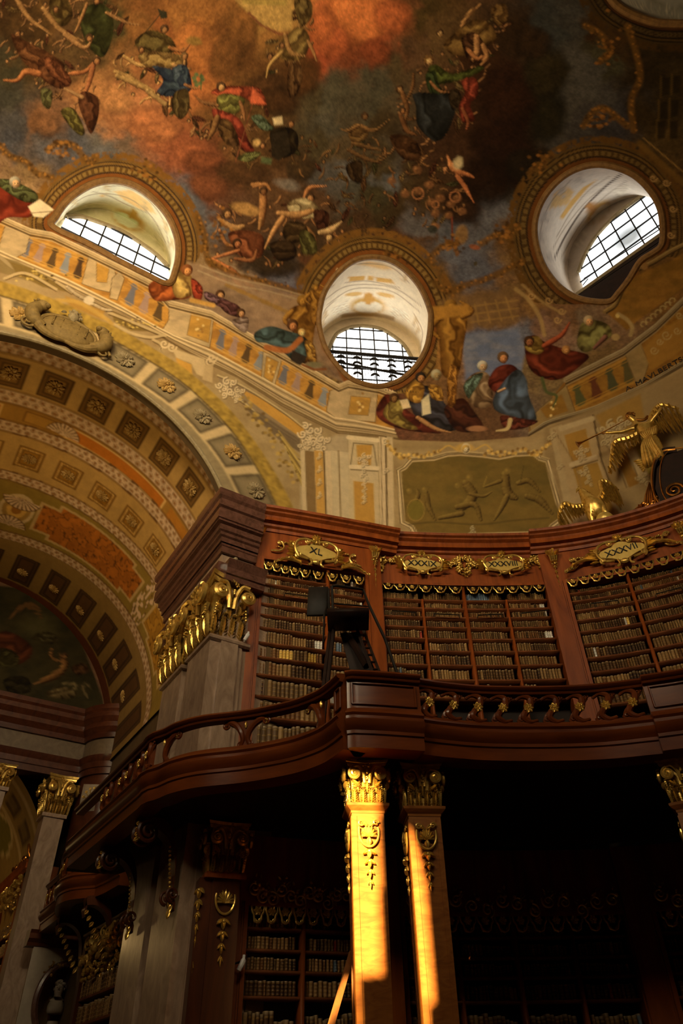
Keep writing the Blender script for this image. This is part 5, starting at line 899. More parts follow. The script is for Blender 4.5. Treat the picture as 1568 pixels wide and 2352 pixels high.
ORD = ['first', 'second', 'third', 'fourth', 'fifth', 'sixth', 'seventh', 'eighth', 'ninth', 'tenth', 'eleventh', 'twelfth', 'thirteenth', 'fourteenth', 'fifteenth', 'sixteenth', 'seventeenth', 'eighteenth', 'nineteenth', 'twentieth']
CNT = {}
def vault_rose(ps, x, k, me, txt, grp):
    a = math.radians(ps); p = np.array([x, AY + (VR - 0.01) * math.sin(a), AZc + (VR - 0.01) * math.cos(a)]); i = CNT.get(grp, 0); CNT[grp] = i + 1
    put_rose(p, (0, -math.sin(a), -math.cos(a)), k, me, txt % ORD[i], grp)
for i in range(-2, 5): vault_rose(10.6 + 11.78 * i, -18.25, 1.0, ROSE[i % 2], 'gilded rosette, %s from the left in the coffers just behind the arch front', 'rosettes in the dark coffers of the arch')
for i in range(-1, 4): vault_rose(11.75 + 12.1 * i, -22.18 + 0.004 * (11.75 + 12.1 * i), 0.86, ROSE[1 + 2 * (i % 2)], 'ochre rosette, %s from the left in the second band of coffers deeper in the vault', 'rosettes in the ochre coffers')
for i in range(0, 6):
    ps = 12.3 + 12.58 * i; vault_rose(ps, -29.6 + 0.0135 * ps, 0.8, ROSE[3], 'dim rosette, %s from the top in the coffers around the lunette painting', 'rosettes around the lunette')
ROSE_PARENT[0] = DRUM
for i, ps in enumerate([-15.4, 12.0, 24.6, 37.0, 49.2, 61.0]):
    rr = 6.14 + (7.22 - 6.14) / 2 + 0.0095 * abs(ps) * 0.98; a = math.radians(ps); y = AY + rr * math.sin(a); z = AZc + rr * math.cos(a); az_ = math.degrees(math.atan2(y, 15.6)); p = ring(np.array([az_]), z)[0]; p = p + np.array([0.0, 0, 0])
    nrm = np.array([1.0, -0.02, 0]); put_rose(p + 0.03 * nrm, nrm, 1.0, ROSE[2 if i % 2 else 0], 'stone coloured rosette on the arch front, %s along from the left frame edge' % ORD[i], 'rosettes on the arch front')
# shield with lions' heads at the crown of the arch
t = thing('crown_shield', (-15.45, -0.1, 19.0), 'bronze oval shield with two curled beasts at the crown of the coffered arch', 'shield')
Mx = frame((-15.5, 0.05, 18.75), (1, 0, 0)); mb = MB(); mb.ell((0, 0, 0.0), (0.82, 0.52, 0.22), Mx, 20, 10); mb.tube([(0.84 * math.cos(a), 0.54 * math.sin(a), 0.05) for a in np.linspace(0, 2 * PI, 30)], 0.06, 6, Mx)
for i in range(5): beads(mb, [(-0.5 + 0.25 * i, 0.25 - 0.08 * j) for j in range(6)], 0.04, Mx, 0.17)
mb.build('shield_face', 'stucco_olive', t); mb = MB()
for s in (-1, 1):
    mb.tube(spl([(s * 0.70, -0.32, 0.05), (s * 1.0, -0.2, 0.10), (s * 1.14, 0.08, 0.13), (s * 1.04, 0.34, 0.13), (s * 0.94, 0.46, 0.13)], 6), np.interp(np.linspace(0, 1, 25), [0, .3, .7, 1], [0.14, 0.22, 0.20, 0.12]), 14, Mx); mb.ell((s * 0.93, 0.48, 0.17), (0.20, 0.17, 0.16), Mx, 14, 10); mb.ell((s * 0.80, 0.44, 0.26), (0.10, 0.08, 0.10), Mx, 10, 8); cluster(mb, (s * 1.06, 0.52), 0.17, 12, Mx, 0.1, 0.3); mb.tube(spl([(s * 0.85, -0.35, 0.1), (s * 0.62, -0.55, 0.12), (s * 0.3, -0.62, 0.12), (0, -0.57, 0.1)], 5), np.interp(np.linspace(0, 1, 16), [0, 1], [0.15, 0.05]), 10, Mx); scroll(mb, (s * 1.15, -0.35), 0.22, 1.5, 0.05, Mx, 0.02, 0, s)
mb.build('supporter', 'stucco_olive', t); mb = MB(); mb.ell((0, 0.66, 0.06), (0.17, 0.2, 0.16), Mx); cluster(mb, (0, 0.85), 0.25, 12, Mx); mb.build('mask', 'stucco_grey', t)
# lunette at the end of the hall
mb = MB(); G = np.array([[(-30.92, AY + VR * t_ * math.sin(a), AZc + VR * t_ * math.cos(a)) for a in np.radians(np.linspace(-92, 92, 160))] for t_ in np.linspace(0.02, 1, 90)])
o = colsurf('wall_lunette', G, np.clip(pigment(paint_at(G)), 0.003, 0.5)); struct(o)
# signature on the painted ring
d = dome_hit(pts('1472,878 1518,853 1556,826')); p = d[1]; nrm = np.array([-(d[2] - d[0])[1], (d[2] - d[0])[0], 0]); nrm = nrm if nrm @ p < 0 else -nrm; Mx = frame(p + 0.05 * nrm / np.linalg.norm(nrm), nrm)
sg = text_mesh('signature', 'A. MAVLBERTSCH.', 0.34, Mx, 'ink', DRUM, 0.005)
# ------------------------------------------------------------------ bookcases on the curved wall
def quad(azs_, rs_, off):
    c = np.polyfit(azs_, np.array(rs_) + off, 2); return lambda a: np.polyval(c, a)
F_XL = quad([23, 28, 32.6, 36.7, 38.25], [16.59, 16.83, 17.2, 17.6, 17.9], 0.5)
F_M = quad([38.4, 45.1, 51.1], [18.0, 18.53, 19.1], 0.48)
F_R = quad([51.15, 55.3, 60.7, 65.4, 72], [18.94, 19.24, 19.4, 19.42, 19.2], 0.5)
def fpt(F, az, d, z):
    e = 0.05; P0 = pol(az, F(az)); T = pol(az + e, F(az + e)) - pol(az - e, F(az - e)); N = np.array([-T[1], T[0], 0]); N /= np.linalg.norm(N)
    if N @ P0 > 0: N = -N
    q = P0 + N * d; q[2] = z; return q, N
def fframe(F, az, d, z):
    q, N = fpt(F, az, d, z); return frame(q, N)
def fsweep(mb, F, a0, a1, prof, n=None, col=None):
    n = n or max(2, int(abs(a1 - a0) / 0.7) + 2); mb.sweep([[fpt(F, a, d, z)[0] for d, z in prof] for a in np.linspace(a0, a1, n)], col)
def rectp(d0, d1, z0, z1): return [(d0, z0), (d1, z0), (d1, z1), (d0, z1)]
def pz(F, p): a, e = azel(np.array(p, float)); return a, e * F(a)
def pxm(F, p): a, e = azel(np.array(p, float)); r = F(a); return r * math.hypot(1, e) / FPX      # metres per pixel on the face
CORN = [(-1.4, 14.50), (0.52, 14.50), (0.50, 14.42), (0.42, 14.38), (0.40, 14.33), (0.30, 14.27), (0.28, 14.22), (0.30, 14.08), (0.16, 14.05), (0.14, 13.98), (0.06, 13.94), (0.04, 13.84), (-0.5, 13.84)]
def gilt_capital(F, az, ztop, w_, h, parent, zdrop):
    mb = MB(); M = fframe(F, az, 0.03, ztop)
    for i in range(3): leaf(mb, (0, -0.32 * h), ((i - 1) * w_ * 0.55, -0.02 * h + 0.05 * (i == 1)), 0.16 * w_, M, 0.10, h=0.14)
    for s in (-1, 1): scroll(mb, (s * w_ * 0.36, -0.10 * h), 0.15 * w_, 1.6, 0.05 * w_, M, 0.12, PI / 2, s)
    cluster(mb, (0, -0.08 * h), 0.26 * w_, 10, M, 0.14, 0.35)
    for i in range(4):
        x = (i - 1.5) * w_ * 0.17; mb.tube([(x * 1.2, -0.16 * h, 0.12), (x, -0.34 * h, 0.16), (x * 0.8, -0.55 * h, 0.08)], [0.075 * w_, 0.085 * w_, 0.05 * w_], 7, M)
    mb.ell((0, -0.58 * h, 0.07), (0.30 * w_, 0.05 * h, 0.09), M); cluster(mb, (0, -0.70 * h), 0.20 * w_, 10, M, 0.05, 0.4); drop(mb, (0, -0.78 * h), (ztop - 0.78 * h) - zdrop, 0.17 * w_, M, 0.02, 6)
    return mb.build('capital', 'gold', parent)
def cartouche(F, p, w_, h, parent, txt, tilt, mask_, tsize):
    az, z = pz(F, p); M = fframe(F, az, 0.12, z); M2 = fframe(F, az, 0.06, z)
    pl = MB(); a = np.linspace(0, 2 * PI, 40, endpoint=False); out = np.c_[0.5 * w_ * np.cos(a) * (1 - 0.12 * np.cos(2 * a + PI)), 0.40 * h * np.sin(a) * (1 + 0.18 * np.cos(4 * a))]
    pl.prism(out, 0.0, 0.07, M, bev=0.03); pq = pl.build('cartouche', 'plaque_gold', parent)
    mb = MB()
    for s in (-1, 1):
        mb.tube(spl([(s * 0.05 * w_, 0.46 * h, 0.1), (s * 0.30 * w_, 0.50 * h, 0.13), (s * 0.50 * w_, 0.34 * h, 0.14), (s * 0.56 * w_, 0.0, 0.14), (s * 0.46 * w_, -0.36 * h, 0.13), (s * 0.22 * w_, -0.44 * h, 0.1)], 5), 0.055 * h, 7, M)
        scroll(mb, (s * 0.22 * w_, 0.40 * h), 0.13 * h, 1.6, 0.04 * h, M, 0.1, PI / 2, -s); scroll(mb, (s * 0.46 * w_, -0.34 * h), 0.14 * h, 1.6, 0.045 * h, M, 0.1, -PI / 2, s); scroll(mb, (s * 0.55 * w_, 0.22 * h), 0.13 * h, 1.5, 0.04 * h, M, 0.08, 0, s)
        for j in range(6): leaf(mb, (s * 0.56 * w_, 0.25 * h - 0.11 * h * j), (s * (0.72 + 0.05 * (j % 2)) * w_, 0.34 * h - 0.13 * h * j), 0.05 * h, M, 0.04, h=0.06)
        mb.tube(spl([(s * 0.14 * w_, -0.40 * h, 0.08), (s * 0.12 * w_, -0.62 * h, 0.1), (s * 0.2 * w_, -0.72 * h, 0.1)], 5), 0.045 * h, 6, M); beads(mb, [(s * w_ * 0.62 * math.cos(q), 0.44 * h * math.sin(q)) for q in np.linspace(-1.0, 1.2, 8)], 0.030 * h, M, 0.05)
    cluster(mb, (0, 0.56 * h), 0.17 * h, 18, M, 0.08, 0.35)
    for i in range(5): q = PI * (0.2 + 0.15 * i); leaf(mb, (0, 0.5 * h), (0.26 * h * math.cos(q), 0.52 * h + 0.28 * h * math.sin(q)), 0.06 * h, M, 0.1, h=0.08)
    mb.ell((0, -0.52 * h, 0.08), (0.1 * w_, 0.12 * h, 0.06), M)
    fr_ = mb.build('cartouche_frame', 'gold', parent)
    Mt = M.copy(); Mt[:3, 3] += M[:3, 2] * 0.085; c, s = math.cos(tilt), math.sin(tilt); R_ = np.eye(4); R_[:2, :2] = [[c, -s], [s, c]]; text_mesh('numeral', txt, tsize, Mt @ R_, 'ink', pq, 0.012)
    return pq
def valance(F, pl_, parent, n, h):
    """gilt lambrequin: scalloped pendants with flower heads"""
    mb = MB(); bk = MB(); Q = spl(pts(pl_), 8); A = [pz(F, q) for q in Q]; L = len(A)
    for i in range(n):
        t = (i + 0.5) / n * (L - 1); k = int(t); f = t - k; k2 = min(L - 1, k + 1); az = A[k][0] * (1 - f) + A[k2][0] * f; z = A[k][1] * (1 - f) + A[k2][1] * f; M = fframe(F, az, 0.0, z)
        wd = abs(A[-1][0] - A[0][0]) / n * PI / 180 * F(az)
        for s in (-1, 1):
            mb.tube(spl([(s * 0.46 * wd, 0.05 * h, 0.02), (s * 0.42 * wd, -0.35 * h, 0.05), (s * 0.30 * wd, -0.55 * h, 0.05), (s * 0.22 * wd, -0.85 * h, 0.05), (0.0, -0.98 * h, 0.06)], 4), 0.075 * h, 6, M); scroll(mb, (s * 0.18 * wd, -0.84 * h), 0.12 * h, 1.4, 0.05 * h, M, 0.04, 0, s)
        rosette(mb, (0, -0.30 * h), 0.30 * h, 6, M, 0.04, 2); bk.prism([(-0.45 * wd, 0.08 * h), (0.45 * wd, 0.08 * h), (0.42 * wd, -0.38 * h), (0.2 * wd, -0.8 * h), (-0.2 * wd, -0.8 * h), (-0.42 * wd, -0.38 * h)], -0.03, 0.01, M)
    v = mb.build('valance', 'gold', parent); bk.build('valance_backing', 'dark_wood', v, smooth=False); return v
def corner_scroll(mb, F, p, s, k):
    az, z = pz(F, p); M = fframe(F, az, 0.03, z)
    mb.tube(spl([(-s * 1.0 * k, -0.85 * k, 0.03), (-s * 0.2 * k, -0.8 * k, 0.06), (s * 0.25 * k, -0.35 * k, 0.07), (s * 0.12 * k, 0.25 * k, 0.06), (s * 0.0 * k, 0.35 * k, 0.05)], 6), 0.10 * k, 7, M)
    scroll(mb, (-s * 0.16 * k, 0.32 * k), 0.26 * k, 1.7, 0.07 * k, M, 0.03, 0, -s); beads(mb, [(-s * (0.5 + 0.16 * j) * k, -0.55 * k - 0.02 * j) for j in range(4)], 0.07 * k, M); cluster(mb, (-s * 0.2 * k, -0.3 * k), 0.22 * k, 8, M, 0.0, 0.35)
    for j in range(6): mb.ell((s * (0.4 + 0.22 * j) * k, (0.42 - 0.02 * j) * k, 0.04), (0.10 * k * (1 - j * 0.1),) * 3, M, 6, 4)
    leaf(mb, (s * 0.1 * k, 0.34 * k), (s * 0.7 * k, 0.52 * k), 0.1 * k, M)
SHELF = {'XL': [(606.5, 1315.5), (604.5, 1335.5), (602.5, 1356.5), (600.5, 1380.7), (598.5, 1406), (596.5, 1435.5), (593.5, 1470), (590.5, 1503), (587, 1543), (581, 1592), (576, 1640), (572, 1717)],
         'M': [(878, 1369.5), (879, 1388.5), (880, 1409), (882, 1432), (884, 1458.5), (887, 1487), (889, 1519), (891, 1553)],
         'R': [(1308.7, 1359.6), (1313.6, 1378), (1318.6, 1399), (1326, 1421.5), (1333.4, 1447.5), (1342, 1476), (1350.8, 1508), (1359.4, 1540)]}
ZF = 5.55
def bookcase(name, label, F, az0, az1, a0, a1, divs, rows, ztop, zbot, zo, base_open):
    t = thing(name, pol((az0 + az1) / 2, F((az0 + az1) / 2), zbot), label, 'bookcase', 'bookcases along the curved wall')
    mb = MB(); fsweep(mb, F, az0, az1, rectp(-0.62, -0.54, zbot, ztop)); mb.build('back_panel', 'shelf_back', t)
    for s, (p, q) in ((-1, (az0, a0)), (1, (a1, az1))):
        if abs(q - p) < 0.05: continue
        mb = MB(); fsweep(mb, F, p, q, rectp(-0.58, 0.0, zbot, ztop), 5); e = 0.20; ia = q if s < 0 else p
        fsweep(mb, F, ia, ia - 0.28 * (1 if s < 0 else -1), [(-0.10, zbot), (0.05, zbot), (0.05, zo), (-0.10, zo)], 3); fsweep(mb, F, ia - (0.34 if s < 0 else -0.34), ia - (0.42 if s < 0 else -0.42), rectp(-0.1, 0.035, zbot, zo), 3)
        mb.build('side_post', 'walnut', t)
    mb = MB(); fsweep(mb, F, a0 - 0.02, a1 + 0.02, rectp(-0.5, -0.005, zo, ztop)); fsweep(mb, F, a0, a1, rectp(-0.1, 0.05, zo - 0.09, zo)); mb.build('frieze', 'walnut', t)
    for i, z in enumerate(rows):
        mb = MB(); fsweep(mb, F, a0, a1, rectp(-0.55, -0.06, z - 0.055, z)); mb.build('shelf', 'shelf_wood', t, smooth=False)
    for k, dv in enumerate(divs):
        mb = MB(); dw = 0.085 if k == 1 or len(divs) == 1 else 0.055; dw *= 57.3 / F(dv) / 2; top = zo if (k == 1 or len(divs) == 1) else rows[0]
        fsweep(mb, F, dv - dw, dv + dw, rectp(-0.54, -0.03, base_open, top), 3); mb.build('divider', 'walnut', t, smooth=False)
    return t
BOOKS = []       # (apparent size, position, frame, width, height, depth, colour index, sentence for the label)
PAL = [(86, 60, 30), (104, 74, 38), (72, 46, 22), (118, 86, 46), (60, 36, 18), (94, 58, 26), (132, 98, 54), (50, 32, 20), (196, 186, 160), (92, 106, 112), (190, 150, 66), (128, 40, 28)]
PALN = ['brown', 'tan', 'dark brown', 'hazel', 'umber', 'russet', 'fawn', 'blackish', 'cream', 'blue grey', 'yellow', 'red']
def fill_row(F, a0, a1, z, gap, thick, where, special=None, fill=0.985, dim=0):
    az = a0 + 0.1; k = 0; end = a0 + (a1 - a0) * fill; run = rnd.choice([0, 1, 2, 3, 5, 6]); runh = 0.80 + 0.08 * rnd.random(); left = rnd.randint(3, 12)
    while az < end:
        left -= 1
        if left < 0: run = rnd.choice([0, 0, 1, 1, 2, 3, 5, 6, 4, 7]); runh = 0.70 + 0.20 * rnd.random(); left = rnd.randint(3, 14)
        w_ = thick * (0.75 + 0.5 * rnd.random()); da = w_ / F(az) * 57.3
        if az + da > a1 - 0.08: break
        c = run if rnd.random() < 0.75 else rnd.randint(0, 7); u_ = (az - a0) / (a1 - a0)
        if special:
            for lo, hi, cc in special:
                if lo <= u_ <= hi: c = cc
        elif rnd.random() < 0.008: c = rnd.choice([8, 8, 9, 11])
        h = gap * min(0.93, runh * (0.95 + 0.1 * rnd.random())); d = 0.30; k += 1
        M = fframe(F, az + da / 2, -0.14 - 0.05 * rnd.random(), z); BOOKS.append([0, M, w_ * 0.96, h, d, c, where, k, dim]); az += da
VLV = [0, .10, .14, .18, .34, .38, .42, .58, .62, .66, .82, .86, .90, 1.0]; VB = [0, 0, 1, 0, 0, 1, 0, 0, 1, 0, 0, 1, 0, 0]
def book_arrays():
    cs = np.array([(-.5, -1.0), (-.5, -.06), (-.32, .04), (0, .08), (.32, .04), (.5, -.06), (.5, -1.0)]); V = []; band = []
    for v, b in zip(VLV, VB):
        for x, z in cs:
            g = 1.0; zz = z * 0.3 if z < 0 else z * 0.3; V.append((x, v, zz + (0.012 if b and z > -.5 else 0))); band.append(b and abs(x) < .45)
    n = len(cs); L = len(VLV); f = [(i * n + j, i * n + j + 1, (i + 1) * n + j + 1, (i + 1) * n + j) for i in range(L - 1) for j in range(n - 1)]; f += [tuple(range(n))[::-1], tuple((L - 1) * n + j for j in range(n))]
    return np.array(V), f, np.array(band, bool)
BV, BF, BB_ = book_arrays()
def book_col(c):
    base = pigment(1.1 * LIN(PAL[c])); hi = pigment(1.1 * LIN(tint((176, 132, 60), 0.85 if c < 8 else 0.6))); q = np.where(BB_[:, None], 0.45 * base + 0.55 * hi, base); q[BV[:, 1] > 0.97] = pigment(LIN((150, 124, 84))); return q

# --- upper bookcases
def zrows(F, key): return [pz(F, q)[1] for q in SHELF[key]]
rXL, rM, rR = zrows(F_XL, 'XL'), zrows(F_M, 'M'), zrows(F_R, 'R'); rM.append(rM[-1] - 0.55); rR += [rR[-1] - 0.50, rR[-1] - 1.0]
bXL = bookcase('bookcase', 'walnut bookcase with gilt plaque XL, beside the pale marble pier', F_XL, 22.98, 36.56, 25.0, 34.97, [31.4], rXL, 13.84, ZF, 12.86, ZF)
bM = bookcase('bookcase', 'wide walnut bookcase with two gilt plaques XXXIX and XXXVIII above four bays', F_M, 36.5, 51.7, 36.6, 51.66, [40.35, 44.25, 48.0], rM, 13.84, ZF, 12.82, ZF)
bR = bookcase('bookcase', 'walnut bookcase with gilt plaque XXXVII, below the gilded eagle', F_R, 51.66, 78.0, 53.5, 68.2, [58.67], rR, 13.84, ZF, 12.72, ZF)
for t, F, p, q in ((bXL, F_XL, 23.0, 38.2), (bM, F_M, 37.4, 51.9), (bR, F_R, 51.05, 78.0)):
    mb = MB(); fsweep(mb, F, p, q, CORN if t is not bM else [(d - 0.05 if d > 0 else d, z) for d, z in CORN]); mb.build('cornice', 'walnut', t, angle=25)
for t, F, px_, yt, yb, w_ in ((bXL, F_XL, 594, 1202, 1314, 0.42), (bXL, F_XL, 857, 1258, 1366, 0.40), (bR, F_R, 1263, 1262, 1370, 0.40), (bR, F_R, 1560, 1208, 1300, 0.42)):
    az, z = pz(F, (px_, yt)); gilt_capital(F, az, min(z, 13.8), w_, 0.62, t, pz(F, (px_, yb))[1])
cartouche(F_XL, (722, 1276), 1.2, 0.76, bXL, 'XL', -0.10, None, 0.34); cartouche(F_M, (967, 1303), 1.12, 0.62, bM, 'XXXIX', -0.03, None, 0.30); cartouche(F_M, (1153, 1304), 1.12, 0.62, bM, 'XXXVIII', 0.02, None, 0.27); cartouche(F_R, (1428, 1272), 1.3, 0.76, bR, 'XXXVII', 0.10, None, 0.31)
def sub(mb, t, nm, mat='gold'): return mb.build(nm, mat, t)
for F, p, s, k, t in ((F_XL, (645, 1255), 1, 0.30, bXL), (F_XL, (806, 1285), -1, 0.30, bXL), (F_R, (1318, 1294), 1, 0.34, bR), (F_R, (1528, 1238), -1, 0.38, bR)): mbx = MB(); corner_scroll(mbx, F, p, s, k); sub(mbx, t, 'corner_scroll')
for F, s, c, n_, t in ((F_XL, -1, (690, 1300), 6, bXL), (F_XL, 1, (782, 1310), 6, bXL), (F_R, -1, (1372, 1292), 8, bR), (F_R, 1, (1482, 1262), 8, bR)):
    mb2 = MB(); az, z = pz(F, c); M = fframe(F, az, 0.08, z)
    for i in range(n_): leaf(mb2, (0.0, -0.05), (s * (0.25 + 0.11 * i), 0.27 - 0.085 * i), 0.05, M, 0.02 * i, h=0.06, curl=0.18 * s); scroll(mb2, (s * (0.25 + 0.11 * i), 0.27 - 0.085 * i), 0.06, 1.3, 0.02, M, 0.03 * i, i, s, 12, 5)
    sub(mb2, t, 'leaf_spray')
valance(F_XL, '608,1290 650,1300 700,1310 770,1320 838,1328', bXL, 9, 0.30); valance(F_M, '877,1338 960,1346 1062,1350', bM, 6, 0.26); valance(F_M, '1070,1350 1160,1349 1252,1344', bM, 6, 0.26); valance(F_R, '1300,1334 1380,1316 1470,1296 1568,1266 1640,1240', bR, 12, 0.30)
def garland(F, t, segs):
    for (p, q, sag) in segs:
        mb = MB(); a, z = pz(F, p); b, z2 = pz(F, q)
        for i in range(11):
            k = i / 10; az = a + (b - a) * k; M = fframe(F, az, 0.04, z + (z2 - z) * k - sag * 4 * k * (1 - k)); cluster(mb, (0, 0), 0.085, 5, M, 0.0, 0.5)
        mb.build('garland', 'gold', t)
garland(F_M, bM, [((872, 1284), (912, 1284), 0.14), ((1022, 1298), (1045, 1292), 0.06), ((1048, 1286), (1080, 1286), -0.02), ((1082, 1296), (1105, 1300), 0.05), ((1200, 1300), (1222, 1286), 0.08), ((1226, 1280), (1244, 1302), -0.02), ((1050, 1290), (1056, 1320), 0), ((1078, 1290), (1070, 1322), 0), ((876, 1286), (872, 1312), 0)])
# rods in front of some shelves
mb = MB()
for p, q in (((898, 1406), (955, 1410)), ((995, 1413), (1055, 1416)), ((1095, 1416), (1155, 1414)), ((1195, 1412), (1262, 1404))):
    a, z = pz(F_M, p); b, z2 = pz(F_M, q); mb.tube([fpt(F_M, a, 0.0, z - 0.06)[0], fpt(F_M, a + 0.05, 0.08, z)[0], fpt(F_M, b - 0.05, 0.08, z2)[0], fpt(F_M, b, 0.0, z2 - 0.06)[0]], 0.018, 5)
mb.build('grab_rod', 'black_iron', bM); mb = MB()
for p, q in (((1355, 1390), (1420, 1382)), ((1505, 1368), (1566, 1352))):
    a, z = pz(F_R, p); b, z2 = pz(F_R, q); mb.tube([fpt(F_R, a, 0.0, z - 0.06)[0], fpt(F_R, a + 0.05, 0.08, z)[0], fpt(F_R, b - 0.05, 0.08, z2)[0], fpt(F_R, b, 0.0, z2 - 0.06)[0]], 0.018, 5)
mb.build('grab_rod', 'black_iron', bR); mb = MB(); a, z = pz(F_XL, (652, 1366)); b, z2 = pz(F_XL, (716, 1374)); mb.tube([fpt(F_XL, a, 0.0, z - 0.06)[0], fpt(F_XL, a + 0.05, 0.08, z)[0], fpt(F_XL, b, 0.08, z2)[0]], 0.018, 5); mb.build('grab_rod', 'black_iron', bXL)
# books of the upper cases
NTH = lambda i: ORD[i] if i < len(ORD) else '%dth' % (i + 1)
def fill_case(F, rows, ztop, bays, nm, t0, t1, specials):
    for i, z in enumerate(rows):
        gap = (rows[i - 1] - 0.055 if i else ztop) - z; th = t0 + (t1 - t0) * (i / max(1, len(rows) - 1)) ** 1.3
        for j, (a, b, bn) in enumerate(bays): fill_row(F, a, b, z, gap, th, '%s shelf down,%s, %s' % (NTH(i), bn, nm), specials.get((i, j)))
fill_case(F_XL, rXL, 12.6, [(25.05, 31.25, ' left bay'), (31.55, 34.9, ' right bay')], 'case XL', 0.052, 0.125, {(2, 0): [(0.92, 1, 8)], (6, 0): [(0.80, 0.94, 8)], (7, 0): [(0.3, 0.48, 10), (0.73, 0.85, 10)], (6, 1): [(0.2, 0.32, 9)], (9, 1): [(0.0, 0.2, 8)], (1, 1): [(0.93, 1, 8)], (1, 0): [(0.17, 0.22, 8)], (2, 1): [(0.9, 1, 8)]})
fill_case(F_M, rM, 12.6, [(36.7, 40.2, ' first bay'), (40.5, 44.1, ' second bay'), (44.4, 47.85, ' third bay'), (48.15, 51.55, ' fourth bay')], 'wide case', 0.050, 0.085, {(0, 2): [(0, 0.62, 9)], (1, 3): [(0.8, 1, 8)], (2, 3): [(0.9, 1, 8)], (4, 3): [(0.78, 0.95, 8)], (6, 3): [(0.85, 1, 8)], (7, 1): [(0.9, 1, 8)], (1, 0): [(0.93, 1, 11)], (7, 3): [(0.9, 1, 9)]})
fill_case(F_R, rR, 12.5, [(53.6, 58.5, ' left bay'), (58.85, 68.0, ' right bay')], 'case XXXVII', 0.052, 0.095, {(4, 0): [(0.74, 0.78, 8), (0.78, 0.80, 10)]})

# --- lower bookcases, in the dark under the gallery
FL = lambda a: F_XL(a) - 0.15 if a < 36.5 else (F_M(a) - 0.1 if a < 51.6 else F_R(a) - 0.1)
F_L1 = lambda a: F_XL(a) - 0.15
F_L2 = lambda a: F_M(a) - 0.1
F_L3 = lambda a: F_R(a) - 0.1
rowsL = [pz(F_L1, q)[1] for q in ((574, 2084), (573, 2127), (571, 2177), (569, 2226), (566, 2286))]; rowsL.append(rowsL[-1] - 0.95)
lowb = []
for F, lab, p, q, a0, a1, dv in ((F_L1, 'dim walnut bookcase under the gallery, left of the sunlit column', 23.0, 36.4, 25.6, 34.8, [29.6]), (F_L2, 'almost black bookcase under the gallery, right of the two sunlit columns', 36.4, 51.7, 36.7, 51.5, [40.3, 44.2, 48.0]), (F_L3, 'almost black bookcase under the gallery at the right frame edge', 51.7, 76.0, 53.6, 68.0, [59.0])):
    lowb.append(bookcase('bookcase', lab, F, p, q, a0, a1, dv, rowsL, 4.95, -1.6, 3.62, -1.6)); zz = 3.95; mb = MB(); g = MB()
    for i in range(14):
        az = a0 + (a1 - a0) * (i + 0.5) / 14; M = fframe(F, az, 0.05, 3.75 + 0.12 * math.cos(i * 2)); scroll(g, (0, 0), 0.15, 1.6, 0.035, M, 0.0, i, 1 if i % 2 else -1); cluster(g, (0.05, 0.12), 0.12, 5, M, 0, 0.4)
        if i % 2: leaf(g, (0, 0), (0.22, 0.18), 0.06, M)
    g.build('gilt_carving', 'gold', lowb[-1]); vp_ = [proj(fpt(F, a, 0, 3.55)[0]) for a in np.linspace(a0 + 0.2, a1 - 0.2, 6)]; valance(F, ' '.join('%.1f,%.1f' % tuple(v) for v in vp_), lowb[-1], 9 if F is F_L1 else 12, 0.34)
    if F is F_L1:
        cartouche(F, proj(fpt(F, 30.3, 0, 3.9)[0]), 0.9, 0.6, lowb[-1], '', 0, None, 0.2) if False else None
for i, z in enumerate(rowsL):
    gap = (rowsL[i - 1] - 0.055 if i else 3.5) - z
    for F, bays, nm in ((F_L1, [(25.7, 29.4, ' left bay'), (29.8, 34.7, ' right bay')], 'dim lower case'), (F_L2, [(36.8, 40.1, ''), (40.5, 44, ''), (44.4, 47.8, ''), (48.2, 51.4, '')], 'black lower case'), (F_L3, [(53.8, 58.8, ''), (59.2, 67.5, '')], 'black right case')):
        for a, b, bn in bays: fill_row(F, a, b, z, gap * (0.85 if i < 5 else 0.9), 0.075 if i < 4 else 0.09, '%s shelf down,%s, %s' % (NTH(i), bn, nm), None, 0.98, 0 if F is F_L1 else 1)
# the 300 books that show largest stand as things of their own; the smaller rest is one mass
for b in BOOKS:
    M = b[1]; c = (M @ np.array([0, b[3] / 2, 0, 1]))[:3]; q = proj(c); d = np.linalg.norm(c); b[0] = b[2] * b[3] / d ** 2
    hid = q[1] > 2352 or q[0] > 1568 or q[1] < 0 or (b[8] == 1) or (1560 < q[1] < 1900 and not (575 < q[0] < 735 and q[1] < 1700)) or (790 < q[0] < 900 and q[1] > 1800)
    if hid: b[0] *= 0.01
BOOKS.sort(key=lambda b: -b[0])
bmesh_cache = {}; rest = MB()
for i, b in enumerate(BOOKS):
    _, M, w_, h, d, c, where, k, dim = b
    if i < 300:
        if c not in bmesh_cache:
            mb = MB(); mb.add(BV, BF, book_col(c)); bmesh_cache[c] = mb.mesh('book', 'book_leather', True, None, True, 50)
        o = bpy.data.objects.new('book', bmesh_cache[c]); C.objects.link(o); D = np.eye(4); D[0, 0], D[1, 1] = w_, h; o.matrix_world = Matrix((M @ D).tolist())
        tag(o, '%s leather book, %s from the left, %s' % (PALN[c], NTH(k - 1), where), 'book', 'old leather books on the library shelves')
    else:
        V = BV * np.array([w_, h, 1]); rest.add(rest.tf(V, M), BF, book_col(c))
ro_ = rest.build('books', 'book_leather', None, True, True, 50); tag(ro_, 'mass of smaller brown leather books filling the remaining shelves of the curved bookcases', 'books', 'old leather books on the library shelves', 'stuff')
